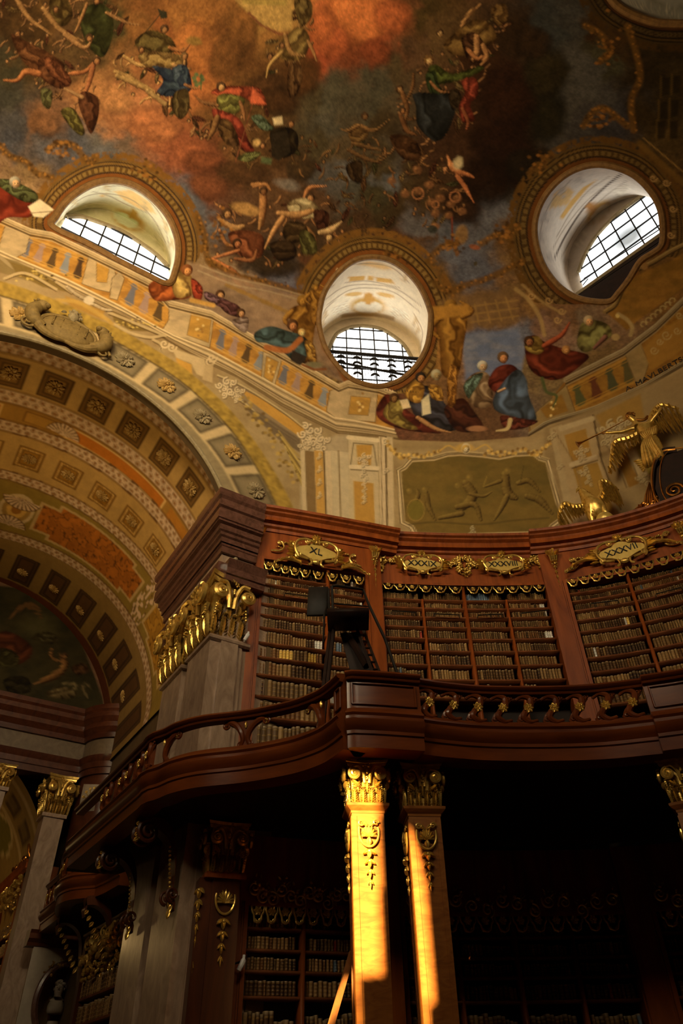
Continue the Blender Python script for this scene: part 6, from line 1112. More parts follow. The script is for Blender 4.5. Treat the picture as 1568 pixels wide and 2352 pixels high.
# ------------------------------------------------------------------ helpers for mouldings along a plan line
def psweep(mb, line, prof, side=1, col=None, closed=False):
    """line: plan polyline; prof: (d, z) with d towards the room; mitred at the corners"""
    L = np.asarray(line, float)[:, :2]; T = np.diff(L, axis=0); T /= np.linalg.norm(T, axis=1, keepdims=True); N = np.c_[-T[:, 1], T[:, 0]] * side
    M = np.empty_like(L); M[0] = N[0]; M[-1] = N[-1]
    for i in range(1, len(L) - 1):
        m = N[i - 1] + N[i]; m /= np.linalg.norm(m); M[i] = m / max(0.35, m @ N[i])
    mb.sweep([[(*(L[i] + M[i] * d), z) for d, z in prof] for i in range(len(L))], col)
def normals(line, side=1):
    L = np.asarray(line, float)[:, :2]; T = np.gradient(L, axis=0); T /= np.linalg.norm(T, axis=1, keepdims=True); return np.c_[-T[:, 1], T[:, 0]] * side
def big_capital(name, parent, P0, nrm, w_, h, mat, sides=True, depth=None):
    """Corinthian capital of a square shaft: bell, acanthus leaves, corner volutes, curved abacus"""
    mb = MB(); n = np.asarray(nrm, float) / np.linalg.norm(nrm); hw = w_ / 2; dp = hw if depth is None else depth / 2
    c3 = np.array(P0, float)
    def rect(k, z, kd=None): 
        return None
    M0 = frame(c3, n); X, Z = M0[:3, 0], n
    rings = []
    for t in np.linspace(0, 1, 7):
        k = 1 + 0.16 * t ** 2.2; z = h * 0.86 * t; rings.append([c3 + X * sx * hw * k + Z * sz * dp * k + np.array([0, 0, z]) for sx, sz in ((-1, -1), (1, -1), (1, 1), (-1, 1))])
    mb.sweep(rings)
    ab = []
    for z, k in ((0.86, 1.30), (0.90, 1.36), (0.93, 1.36), (0.94, 1.44), (1.0, 1.50)):
        r = []
        for q, (a, b) in enumerate((((-1, -1), (1, -1)), ((1, -1), (1, 1)), ((1, 1), (-1, 1)), ((-1, 1), (-1, -1)))):
            for t in np.linspace(0, 1, 7)[:-1]:
                s = 1 - 0.17 * math.sin(PI * t); x = (a[0] + (b[0] - a[0]) * t); y = (a[1] + (b[1] - a[1]) * t)
                if a[1] == b[1]: y *= s
                else: x *= s
                r.append(c3 + X * x * hw * k + Z * y * dp * k + np.array([0, 0, z * h]))
        ab.append(r)
    mb.sweep(ab)
    faces = [(Z, dp, hw, X), (-X, hw, dp, Z), (X, hw, dp, -Z)] if sides else [(Z, dp, hw, X)]
    for (nn, off, half, xx) in faces:
        M = np.eye(4); M[:3, 0] = xx if np.cross(np.array([0, 0, 1.0]), nn) @ xx > 0 else -xx; M[:3, 1] = (0, 0, 1); M[:3, 2] = nn; M[:3, 3] = c3 + nn * off
        def acanthus(x, y0, y1, wd):
            L = y1 - y0; leaf(mb, (x, y0), (x * 1.05, y1), 0.45 * wd, M, 0.02, h=0.07 * h)
            for j in range(6):
                t = j / 6; q = 1 - 0.45 * t
                for s in (-1, 1): leaf(mb, (x * (1 + 0.05 * t), y0 + L * t * 0.85), (x * (1 + 0.05 * t) + s * wd * q, y0 + L * (t * 0.85 + 0.22)), 0.17 * wd, M, 0.025 + 0.035 * h * t, h=0.05 * h, curl=-0.15 * s)
            for s in (-0.6, 0, 0.6): mb.ell((x * 1.05 + s * wd * 0.5, y1 + 0.005, 0.09 * h), (0.20 * wd, 0.022 * h, 0.045 * h), M, 7, 5)
        for i in range(4): acanthus((i - 1.5) * half * 0.56, 0.0, 0.34 * h, 0.26 * half)
        for i in range(3): acanthus((i - 1) * half * 0.62, 0.24 * h, 0.58 * h, 0.25 * half)
        for s in (-1, 1):
            mb.tube(spl([(s * 0.16 * half, 0.44 * h, 0.10 * h), (s * 0.24 * half, 0.66 * h, 0.12 * h), (s * 0.55 * half, 0.82 * h, 0.16 * h), (s * 0.98 * half, 0.80 * h, 0.20 * h)], 6), 0.040 * h, 7, M)
            scroll(mb, (s * 0.86 * half, 0.64 * h), 0.40 * half, 2.0, 0.05 * h, M, 0.15 * h, PI / 2, -s, 40); mb.ell((s * 0.86 * half, 0.64 * h, 0.23 * h), (0.08 * half, 0.08 * half, 0.04 * h), M, 8, 5)
            leaf(mb, (s * 0.55 * half, 0.36 * h), (s * 1.05 * half, 0.50 * h), 0.13 * half, M, 0.08, h=0.08 * h)
            beads(mb, [(s * (0.95 + 0.02 * j) * half, (0.46 - 0.05 * j) * h) for j in range(4)], 0.025 * h, M, 0.1 * h)
        cluster(mb, (0, 0.86 * h), 0.22 * half, 16, M, 0.16 * h, 0.32); cluster(mb, (0, 0.60 * h), 0.24 * half, 14, M, 0.10 * h, 0.32); beads(mb, [(0.0, (0.72 - 0.03 * j) * h) for j in range(3)], 0.03 * h, M, 0.16 * h)
    return mb.build(name, mat, parent)

# ------------------------------------------------------------------ the marble pier at the arch, with its gilded capitals
pier = thing('marble_pier', (-17.3, 6.4, -1.6), 'pale veined marble pier with gilded capitals at the mouth of the coffered side hall', 'pier')
mb = MB(); mb.box((-17.8, 6.98, 5.7), (2.15, 0.72, 7.3)); mb.box((-16.33, 6.35, 4.95), (0.74, 0.46, 6.55)); mb.box((-18.27, 6.37, 4.95), (0.74, 0.46, 6.55)); mb.box((-15.62, 6.42, 5.0), (0.10, 0.24, 6.6)); mb.box((-17.8, 6.45, 12.4), (2.18, 0.50, 0.62))
mb.build('shaft', 'marble', pier, angle=30)
for i, x0 in enumerate((-17.07, -19.01)):
    mb = MB(); psweep(mb, [(x0 + 1.50, 7.0), (x0 + 1.50, 5.9), (x0, 5.9), (x0, 6.6)], [(0.0, 9.66), (0.07, 9.70), (0.09, 9.76), (0.05, 9.82), (0.0, 9.84)], 1); mb.build('astragal', 'marble', pier)
    big_capital('capital', pier, (x0 + 0.74, 6.32, 9.84), (0, -1, 0), 1.42, 1.85, 'gold', True, 0.9)
hl = [(-15.52, 7.0), (-15.52, 5.88), (-20.05, 5.88), (-20.05, 6.9)]
mb = MB(); psweep(mb, hl, [(-0.4, 11.40), (0.0, 11.40), (0.0, 11.58), (0.03, 11.60), (0.03, 11.80), (0.05, 11.83), (0.05, 11.95), (0.08, 12.02), (0.08, 12.10), (-0.4, 12.12)], 1); mb.build('architrave', 'marble_brown', pier, angle=25)
mb = MB(); psweep(mb, hl, [(-0.5, 12.52), (0.0, 12.52), (0.0, 12.72), (0.03, 12.74), (0.03, 12.84), (0.08, 12.82), (0.08, 12.98), (0.14, 13.02), (0.14, 13.12), (0.20, 13.16), (0.20, 13.34), (0.30, 13.38), (0.30, 13.44), (0.34, 13.46), (0.34, 13.78), (0.30, 13.80), (0.30, 13.86), (0.37, 13.90), (0.37, 14.10), (0.33, 14.12), (0.33, 14.18), (0.40, 14.26), (0.42, 14.36), (0.42, 14.5), (-0.9, 14.52)], 1); mb.build('cornice', 'marble_brown', pier, angle=25)
mb = MB(); psweep(mb, [(-15.38, 7.2), (-15.38, 6.0)], [(-0.3, 11.45), (0.10, 11.45), (0.10, 11.62), (0.15, 11.64), (0.15, 11.84), (0.22, 11.98), (0.26, 12.08), (-0.3, 12.1)], 1); mb.build('impost', 'marble_brown', pier, angle=25)

# ------------------------------------------------------------------ the gallery: floor, fascia, balustrade
RAIL1 = np.r_[[(-20.4, 4.60), (-17.6, 4.60), (-15.2, 4.60), (-14.95, 4.58)], spl([(-14.72, 4.62), (-14.45, 4.74), (-14.0, 4.86), (-13.45, 5.18), (-12.75, 5.86), (-11.95, 6.42), (-11.28, 6.66), (-10.82, 6.69), (-10.42, 6.66)], 5)]
RAIL2 = np.r_[[(-10.34, 6.70)], spl([(-10.25, 6.78), (-10.04, 7.24), (-9.76, 7.98)], 4)]
RAIL3 = spl([(-9.90, 8.02), (-9.78, 8.52), (-9.50, 9.30), (-8.96, 10.28), (-8.37, 11.13), (-7.66, 11.84)], 6)
RAIL4 = spl([(-7.58, 11.72), (-7.0, 12.2), (-6.2, 12.7), (-5.0, 13.2), (-3.4, 13.6)], 5)
gal = thing('gallery_balcony', (-11.5, 8.0, 5.0), 'curved walnut gallery balcony running below the upper bookcases, with open carved balustrade', 'balcony')
FASC = [(-0.45, 5.05), (0.0, 5.05), (0.0, 5.28), (0.035, 5.30), (0.035, 5.36), (0.09, 5.42), (0.13, 5.48), (0.14, 5.54), (0.09, 5.57), (0.09, 5.62), (0.13, 5.66), (0.10, 5.71), (0.02, 5.74), (0.0, 5.80), (-0.20, 5.80), (-0.20, 5.60), (-0.45, 5.60)]
HR = [(-0.15, 6.36), (0.05, 6.36), (0.07, 6.39), (0.05, 6.41), (0.10, 6.43), (0.13, 6.47), (0.11, 6.51), (0.02, 6.53), (-0.10, 6.53), (-0.17, 6.50), (-0.19, 6.46)]
for i, R_ in enumerate((RAIL1, RAIL2, RAIL3, RAIL4)):
    mb = MB(); psweep(mb, R_, FASC, -1); mb.build('fascia', 'walnut_gallery', gal, angle=30); mb = MB(); psweep(mb, R_, HR, -1); mb.build('handrail', 'walnut_gallery', gal, angle=40)
def infill(R_, nm='panel'):
    mb = MB(); psweep(mb, R_, [(-0.10, 5.78), (-0.02, 5.78), (-0.02, 6.38), (-0.10, 6.38)], -1); k = len(R_); P = np.asarray(R_)[:, :2]; N = normals(R_, -1)
    Q = P + N * 0.0; L = np.r_[0, np.cumsum(np.hypot(*np.diff(P, axis=0).T))]; s = np.linspace(0.10, L[-1] - 0.10, 12); q = np.c_[np.interp(s, L, Q[:, 0]), np.interp(s, L, Q[:, 1])]
    path = [(*a, 5.88) for a in q] + [(*a, 6.29) for a in q[::-1]] + [(*q[0], 5.88)]; mb.tube(path, 0.022, 6); mb.build(nm, 'walnut_gallery', gal, angle=30)
infill(RAIL2); infill(RAIL4); infill(RAIL1[-6:])
# soffit and walkway
wall_in = [(-20.4, 6.0), (-15.6, 6.2)] + [tuple(fpt(FL, a, 0.0, 0)[0][:2]) for a in np.linspace(23, 76, 40)]
edge = np.concatenate([RAIL1[:, :2], RAIL2[:, :2], RAIL3[:, :2], RAIL4[:, :2]]); Le = np.r_[0, np.cumsum(np.hypot(*np.diff(edge, axis=0).T))]; W_ = np.array(wall_in); Lw = np.r_[0, np.cumsum(np.hypot(*np.diff(W_, axis=0).T))]
def azof(P): return np.degrees(np.arctan2(P[:, 1], -P[:, 0]))
ea, wa = azof(edge), azof(W_); aq = np.linspace(ea.min() + 0.02, 74, 90); eo = np.argsort(ea)
er = np.interp(aq, ea[eo], np.hypot(*edge[eo].T)); wr = np.interp(aq, wa, np.hypot(*W_.T))
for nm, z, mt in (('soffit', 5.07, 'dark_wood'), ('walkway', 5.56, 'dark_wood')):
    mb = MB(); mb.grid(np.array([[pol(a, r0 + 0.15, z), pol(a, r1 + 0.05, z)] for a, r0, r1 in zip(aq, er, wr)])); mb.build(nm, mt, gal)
# balusters
def s_baluster(P, N, k=1.0, ros=True):
    M = frame((P[0], P[1], 6.08), (N[0], N[1], 0)); mb = MB()
    mb.tube(spl([(-0.20 * k, 0.20, 0.0), (-0.06 * k, 0.27, 0.03), (0.08 * k, 0.20, 0.04), (0.05 * k, 0.02, 0.05), (-0.04 * k, -0.06, 0.05), (-0.10 * k, -0.18, 0.04), (0.02 * k, -0.27, 0.03), (0.17 * k, -0.22, 0.0)], 6), [0.045, 0.07, 0.075, 0.07, 0.075, 0.07, 0.05] * 1 and np.interp(np.linspace(0, 1, 43), np.linspace(0, 1, 7), [0.03, 0.055, 0.065, 0.07, 0.065, 0.055, 0.03]), 8, M)
    mb.tube(spl([(0.20 * k, 0.22, -0.02), (0.10 * k, 0.10, 0.02), (0.02 * k, 0.0, 0.03), (-0.14 * k, -0.12, 0.02), (-0.2 * k, -0.24, -0.02)], 6), 0.035, 7, M)
    scroll(mb, (0.15 * k, 0.22), 0.075, 1.4, 0.025, M, 0.0); scroll(mb, (-0.15 * k, -0.22), 0.075, 1.4, 0.025, M, 0.0, PI)
    b = mb.build('baluster', 'walnut_gallery', gal)
    if ros: g = MB(); rosette(g, (0.0, -0.01), 0.105, 7, M, 0.11, 2); g.build('rosette', 'gold', b)
def at_len(R_, t):
    P = np.asarray(R_)[:, :2]; L = np.r_[0, np.cumsum(np.hypot(*np.diff(P, axis=0).T))]; s = t * L[-1]; N = normals(R_, -1); q = np.array([np.interp(s, L, P[:, 0]), np.interp(s, L, P[:, 1])]); n = np.array([np.interp(s, L, N[:, 0]), np.interp(s, L, N[:, 1])]); return q, n / np.linalg.norm(n)
for i in range(9): q, n = at_len(RAIL3, (i + 0.45) / 9.0); s_baluster(q - n * 0.05, n)
def near(R_, px_, z):       # the spot on the rail line that shows at this column of the photo
    P = np.asarray(R_)[:, :2]; N = normals(R_, -1); D = np.linspace(0, len(P) - 1, 400); X = np.c_[np.interp(D, np.arange(len(P)), P[:, 0]), np.interp(D, np.arange(len(P)), P[:, 1])]; i = np.argmin(np.abs(proj(np.c_[X, np.full(400, z)])[:, 0] - px_)); k = min(len(P) - 1, int(round(D[i]))); return X[i], N[k]
def y_bracket(px_, half=0):
    q, n = near(RAIL1, px_, 6.1); M = frame((*(q - n * 0.05), 5.8), (n[0], n[1], 0)); mb = MB(); g = MB()
    for s in ((-1, 1) if not half else (half,)):
        P = spl([(s * 0.10, 0.0, 0.0), (s * 0.055, 0.12, 0.03), (s * 0.09, 0.27, 0.05), (s * 0.20, 0.43, 0.04), (s * 0.36, 0.52, 0.02), (s * 0.46, 0.47, 0.0)], 6); mb.tube(P, np.interp(np.linspace(0, 1, len(P)), [0, .3, .7, 1], [0.045, 0.055, 0.07, 0.035]), 8, M); scroll(mb, (s * 0.43, 0.47), 0.085, 1.6, 0.03, M, 0.0, PI / 2, -s); scroll(mb, (s * 0.10, 0.04), 0.06, 1.4, 0.025, M, 0.0, -PI / 2, s)
    mb.prism([(-0.09, 0.0), (0.09, 0.0), (0.05, 0.12), (0.08, 0.28), (0.26, 0.56), (-0.26, 0.56), (-0.08, 0.28), (-0.05, 0.12)] if not half else [(0, 0), (half * 0.09, 0.0), (half * 0.05, 0.15), (half * 0.1, 0.3), (half * 0.3, 0.56), (0, 0.56)][::half], -0.04, 0.03, M, bev=0.01)
    leaf(g, (0, 0.36), (0, 0.50), 0.03, M, 0.05); cluster(g, (0.42 if half >= 0 else -0.42, 0.47), 0.05, 5, M, 0.04, 0.4); b = mb.build('bracket_baluster', 'walnut_gallery', gal); g.build('gilding', 'gold', b)
y_bracket(563); y_bracket(738, -1); y_bracket(376, 1)
for px_, kind in ((366, 'p'), (352, 's'), (338, 'p'), (325, 's'), (310, 'p'), (296, 's'), (281, 's'), (266, 'p'), (252, 's'), (240, 's')):
    q, n = near(RAIL1[:4], px_, 6.1)
    if kind == 'p':
        M = frame((*(q - n * 0.06), 6.08), (n[0], n[1], 0)); mb = MB(); mb.box((0, 0, 0), (0.10, 0.30, 0.05), M); mb.tube([(-0.06, -0.22, 0.055), (0.06, -0.22, 0.055), (0.06, 0.22, 0.055), (-0.06, 0.22, 0.055), (-0.06, -0.22, 0.055)], 0.014, 5, M); mb.build('post', 'walnut_gallery', gal, angle=30)
    else: s_baluster(q - n * 0.05, n, 0.8)
# carved consoles that carry the straight side
for (x, s) in ((-15.75, 1), (-18.2, 1)):
    mb = MB(); M = np.eye(4); M[:3, 0] = (0, -1, 0); M[:3, 1] = (0, 0, 1); M[:3, 2] = (1, 0, 0); M[:3, 3] = (x, 5.88, 5.02)
    P = spl([(1.0, -0.34, 0), (1.05, -0.08, 0), (0.75, -0.02, 0), (0.42, -0.18, 0), (0.20, -0.55, 0), (0.14, -1.0, 0), (0.16, -1.35, 0), (0.06, -1.62, 0)], 6); rr = np.interp(np.linspace(0, 1, len(P)), [0, .2, .5, .85, 1], [0.10, 0.14, 0.15, 0.10, 0.07])
    mb.sweep([[p + np.array(M[:3, :3] @ np.array([0, 0, a * 0.16])) for a in (-1, 1)] + [p + 0 for p in []] if False else [(M @ np.array([q[0] + (0.0), q[1] + b * r, a * 0.16, 1]))[:3] for a, b in ((-1, -1), (1, -1), (1, 1), (-1, 1))] for q, r in zip(P, rr)])
    for a in (-0.17, 0.17): 
        Ms = M.copy(); Ms[:3, 3] += M[:3, 2] * a; scroll(mb, (0.86, -0.28), 0.24, 2.0, 0.05, Ms, 0.0, PI / 2, -1, 36); scroll(mb, (0.16, -1.40), 0.14, 1.6, 0.035, Ms, 0.0, -PI / 2, 1)
    b = mb.build('console_bracket', 'walnut_dark', gal, angle=30); g = MB(); Ms = M.copy(); Ms[:3, 3] += M[:3, 2] * 0.14
    beads(g, [(0.33 - 0.012 * j, -0.5 - 0.085 * j) for j in range(11)], 0.035, Ms); 
    for j in range(4): leaf(g, (1.02, -0.1 - 0.1 * j), (1.14, -0.16 - 0.11 * j), 0.05, Ms); leaf(g, (0.12 + 0.04 * (j % 2), -1.42 - 0.08 * j), (0.2, -1.55 - 0.1 * j), 0.05, Ms)
    g.build('gilding', 'gold', b)

# ------------------------------------------------------------------ the wooden columns under the gallery
def wood_column(az, r, naz, label, wt=0.57, wb=0.50):
    c = pol(az, r); n = -pol(naz, 1.0); c = c - n * 0.27; t = thing('wooden_column', (c[0], c[1], -1.6), label, 'column', 'square wooden columns carrying the gallery')
    M = frame(c, n); X = M[:3, 0]; zt = 4.13; mb = MB(); rings = []
    for z, w_ in ((-1.6, wb + 0.10), (-1.3, wb + 0.10), (-1.25, wb), (zt, wt)): rings.append([c + X * a * w_ / 2 + n * b * w_ / 2 + np.array([0, 0, z]) for a, b in ((-1, -1), (1, -1), (1, 1), (-1, 1))])
    mb.sweep(rings); sh = mb.build('shaft', 'column_wood', t, angle=20)
    fm = MB()      # raised borders of the faces
    for (nn, xx) in ((n, X), (-X, n)):
        for s in (-1, 1):
            rr = []
            for z, w_ in ((-1.2, wb), (zt - 0.05, wt)): rr.append([c + nn * (w_ / 2 + d) + xx * s * (w_ / 2 - q) + np.array([0, 0, z]) for q, d in ((0.0, -0.01), (0.0, 0.014), (0.085, 0.014), (0.095, -0.01))])
            fm.sweep(rr)
    fm.build('border', 'column_wood', t, angle=20); mb = MB(); rr = []
    for z, w_ in ((zt, wt + 0.02), (zt + 0.04, wt + 0.03), (zt + 0.08, wt + 0.13), (zt + 0.11, wt + 0.18), (zt + 0.15, wt + 0.19), (zt + 0.17, wt + 0.10)): rr.append([c + X * a * w_ / 2 + n * b * w_ / 2 + np.array([0, 0, z]) for a, b in ((-1, -1), (1, -1), (1, 1), (-1, 1))])
    mb.sweep(rr); mb.build('collar', 'column_wood', t, angle=20)
    big_capital('capital', t, c + np.array([0, 0, zt + 0.17]), n, wt * 0.93, 0.76, 'gold', True)
    for (nn, k) in ((n, 1.0), (-X, 0.9)):
        Mf = frame(c + nn * (wt / 2 + 0.012) + np.array([0, 0, zt - 0.10]), nn); g = MB()
        shell(g, (0, -0.30), 0.16 * k, Mf, 0.02); g2 = [(0.15 * math.cos(a), -0.22 + 0.24 * math.sin(a)) for a in np.linspace(PI * 0.9, PI * 2.1, 20)]; g.tube([(x * 1.15, y, 0.03) for x, y in g2], 0.020, 6, Mf)
        for s in (-1, 1): scroll(g, (s * 0.13, -0.07), 0.055, 1.4, 0.018, Mf, 0.02, 0, s); leaf(g, (s * 0.02, -0.12), (s * 0.12, -0.04), 0.035, Mf, 0.02)
        for q in range(7): a = PI * (0.1 + 0.8 * q / 6); leaf(g, (0, -0.30), (0.15 * math.cos(a), -0.30 + 0.2 * math.sin(a)), 0.03, Mf, 0.03, h=0.04)
        leaf(g, (0, -0.44), (0, -0.30), 0.05, Mf, 0.03); so = g.build('shell_ornament', 'gold', t); g = MB(); drop(g, (0, -0.50), 0.62, 0.13, Mf, 0.01, 4); g.build('flower_drop', 'gold', t)
    return t
wood_column(34.38, 12.98, 26.0, 'brightly sunlit wooden column with gilded capital, the left of the sunlit pair')
wood_column(38.72, 13.28, 27.5, 'half sunlit wooden column with gilded capital, its right side in shadow')
wood_column(57.9, 14.5, 62.0, 'dark wooden column with gilded capital at the right frame edge under the gallery')
# flat wooden pilaster beside the marble pier, under the gallery
pl_ = thing('wooden_pilaster', pol(23.4, 16.2, -1.6), 'dark reddish wooden pilaster with gilded capital and shell, right of the marble pier', 'pilaster')
c = pol(23.45, 16.45); n = -pol(12.0, 1.0); M = frame(c, n); X = M[:3, 0]; mb = MB(); mb.box((0, 1.15, -0.25), (0.43, 2.75, 0.30), M); mb.box((0.12, 1.15, 0.02), (0.28, 2.75, 0.06), M); mb.build('shaft', 'walnut_dark', pl_, angle=25)
mb = MB(); mb.box((0.08, 3.93, 0.0), (0.44, 0.04, 0.16), M); mb.box((0.08, 3.98, 0.0), (0.40, 0.03, 0.12), M); mb.build('collar', 'walnut', pl_, angle=25)
big_capital('capital', pl_, (M @ np.array([0.08, 4.0, -0.16, 1]))[:3], n, 0.62, 1.0, 'gold', True, 0.5)
g = MB(); Mf = frame((M @ np.array([0.12, 3.82, 0.085, 1]))[:3], n); shell(g, (0, -0.38), 0.20, Mf, 0.02); g.tube([(0.2 * math.cos(a), -0.30 + 0.28 * math.sin(a), 0.03) for a in np.linspace(PI * 0.9, PI * 2.1, 20)], 0.024, 6, Mf)
for q in range(7): a = PI * (0.1 + 0.8 * q / 6); leaf(g, (0, -0.38), (0.18 * math.cos(a), -0.36 + 0.24 * math.sin(a)), 0.035, Mf, 0.03)
g.build('shell_ornament', 'gold', pl_); g = MB(); drop(g, (0, -0.66), 0.85, 0.16, Mf, 0.01, 4); g.build('flower_drop', 'gold', pl_)
g = MB(); Mf = frame((M @ np.array([-0.40, 3.7, 0.06, 1]))[:3], -X * 0.7 + n * 0.7); drop(g, (0, 0), 1.5, 0.13, Mf, 0.0, 7); g.build('side_drop', 'gold', pl_)
# the leaning wooden pole behind the sunlit column
q0 = at_r(np.array([803., 2205.]), 13.9); q1 = at_r(np.array([741., 2420.]), 12.6); mb = MB(); d = (q1 - q0); mb.tube([q0 - d * 0.1, q1 + d * 0.55], 0.058, 4)
lp = mb.build('ladder_pole', 'plank_wood', None, angle=20, org=q1); tag(lp, 'sunlit slanting wooden ladder pole leaning behind the left sunlit column', 'pole')
# small white spot lamps on the posts
for p, F, lab in (((562, 1472), F_XL, 'small white spot lamp on the left post of bookcase XL'), ((549, 2215), F_L1, 'small white spot lamp on the pilaster under the gallery')):
    a, z = pz(F, p); q = fpt(F, a, 0.28, z)[0]; t = thing('spot_lamp', tuple(q), lab, 'lamp', 'white spot lamps on the bookcase posts'); Mf = frame(q, fpt(F, a, 0, 0)[1])
    mb = MB(); mb.tube(spl([(0.05, 0.12, 0.0), (0.03, 0.0, 0.02), (-0.02, -0.10, 0.0), (-0.05, -0.17, -0.02)], 4), [0.03] * 3 + [0.055] * 5 + [0.05] * 3 + [0.015] * 2, 10, Mf); mb.build('lamp_head', 'white_plastic', t); mb = MB(); mb.tube([(-0.02, 0.0, 0.0), (-0.12, -0.02, -0.1), (-0.34, -0.22, -0.22)], 0.022, 6, Mf); mb.build('lamp_arm', 'black_iron', t)
# ------------------------------------------------------------------ gilded statues on the cornice
def skin(name, nodes, edges, mat, parent, M, sub=2):
    me = bpy.data.meshes.new(name); V = [(M @ np.array([*p, 1]))[:3] - np.array(parent['_org']) for p, r in nodes]
    me.from_pydata([tuple(v) for v in V], edges, []); o = bpy.data.objects.new(name, me); C.objects.link(o); o.parent = parent; o['_org'] = list(parent['_org'])
    md = o.modifiers.new('skin', 'SKIN'); md.use_smooth_shade = True
    for i, (p, r) in enumerate(nodes): me.skin_vertices[0].data[i].radius = (r, r) if not isinstance(r, tuple) else r; me.skin_vertices[0].data[i].use_root = (i == 0)
    sm = o.modifiers.new('smooth', 'SUBSURF'); sm.levels = sub; sm.render_levels = sub; me.materials.append(MATS[mat]); return o
def wing(mb, lead, tips, M, z0=0.0, rows=3, n=9, w_=0.09):
    n = int(n * 0.62)
    """lead: leading edge from shoulder to wrist to tip; tips: where the feathers end"""
    A = spl(lead, 8); B = spl(tips, 8); q = np.linspace(0, 1, len(A)); p = np.linspace(0, 1, len(B)); mb.tube(np.c_[A, np.full(len(A), z0 + 0.07)], np.interp(q, [0, .5, 1], [0.13, 0.10, 0.04]), 8, M)
    for r in range(rows):
        f = 1.0 - 0.23 * r
        for i in range(n):
            t = (i + 0.5) / n; a = np.array([np.interp(t, q, A[:, k]) for k in (0, 1)]); b = np.array([np.interp(t, p, B[:, k]) for k in (0, 1)]); leaf(mb, a, a + (b - a) * f, w_ * (1 - 0.12 * r), M, z0 + 0.05 * r + 0.035 * (i % 2), h=0.11)
EZ = pol(58.15, 19.95, 14.5); eagle = thing('eagle_statue', EZ, 'gilded eagle with spread wings perched on a globe above bookcase XXXVII', 'statue'); Me = frame(EZ, -pol(58.15, 1.0)); kx, ky = 0.0150, 0.0188
def ep(x, y, z=0.0): return ((x - 1385) * kx, (1196 - y) * ky, z)
gm = MB(); gm.ell(ep(1390, 1180, 0.05), (0.29, 0.29, 0.29), Me, 20, 12); gm.build('globe', 'plaque_gold', eagle)
skin('body', [(ep(1376, 1150, 0.05), 0.27), (ep(1372, 1134, 0.08), 0.30), (ep(1367, 1120, 0.10), 0.22), (ep(1363, 1109, 0.12), 0.14), (ep(1360, 1101, 0.14), 0.115), (ep(1380, 1168, 0.02), 0.17), (ep(1372, 1186, -0.08), 0.10), (ep(1364, 1166, 0.12), 0.13), (ep(1366, 1182, 0.12), 0.07), (ep(1394, 1160, 0.12), 0.14), (ep(1398, 1172, 0.15), 0.08)], [(0, 1), (1, 2), (2, 3), (3, 4), (0, 5), (5, 6), (0, 7), (7, 8), (0, 9), (9, 10)], 'gold', eagle, Me)
mb = MB()
for i in range(150):
    t = i / 150; a = rnd.random() * 2 - 1; y = 1112 + 55 * t; x = 1370 + a * (8 + 8 * math.sin(PI * t)); p = ep(x, y); leaf(mb, p[:2], (p[0] + 0.02 * a, p[1] - 0.13), 0.034, Me, 0.27 * math.sqrt(max(0, 1 - a * a * 0.8)) * (0.5 + 0.55 * math.sin(PI * (0.15 + 0.75 * t))), h=0.05)
mb.build('breast_feathers', 'gold', eagle); mb = MB(); mb.tube([ep(1359, 1100, 0.16), ep(1353, 1102, 0.17), ep(1350, 1107, 0.17)], [0.065, 0.045, 0.012], 7, Me); mb.ell(ep(1358, 1098, 0.23), (0.02, 0.02, 0.015), Me); mb.build('beak', 'gold', eagle)
mb = MB(); wing(mb, [ep(1356, 1140)[:2], ep(1338, 1136)[:2], ep(1318, 1123)[:2], ep(1302, 1140)[:2], ep(1297, 1160)[:2]], [ep(1352, 1158)[:2], ep(1340, 1162)[:2], ep(1328, 1166)[:2], ep(1312, 1196)[:2], ep(1298, 1206)[:2]], Me, 0.05, 4, 17, 0.052); mb.build('wing', 'gold', eagle)
mb = MB(); wing(mb, [ep(1392, 1136)[:2], ep(1404, 1120)[:2], ep(1407, 1096)[:2], ep(1422, 1102)[:2], ep(1436, 1125)[:2]], [ep(1398, 1148)[:2], ep(1410, 1146)[:2], ep(1420, 1150)[:2], ep(1428, 1166)[:2], ep(1438, 1160)[:2]], Me, 0.0, 4, 15, 0.052); mb.build('wing', 'gold', eagle)
AZ = pol(64.2, 20.0, 14.5); ang = thing('angel_statue', AZ, 'gilded winged figure blowing a long trumpet on a dark scroll pedestal above the cornice', 'statue'); Ma = frame(AZ, -pol(64.2, 1.0))
def ap_(x, y, z=0.0): return ((x - 1530) * 0.0152, (1150 - y) * 0.0190, z)
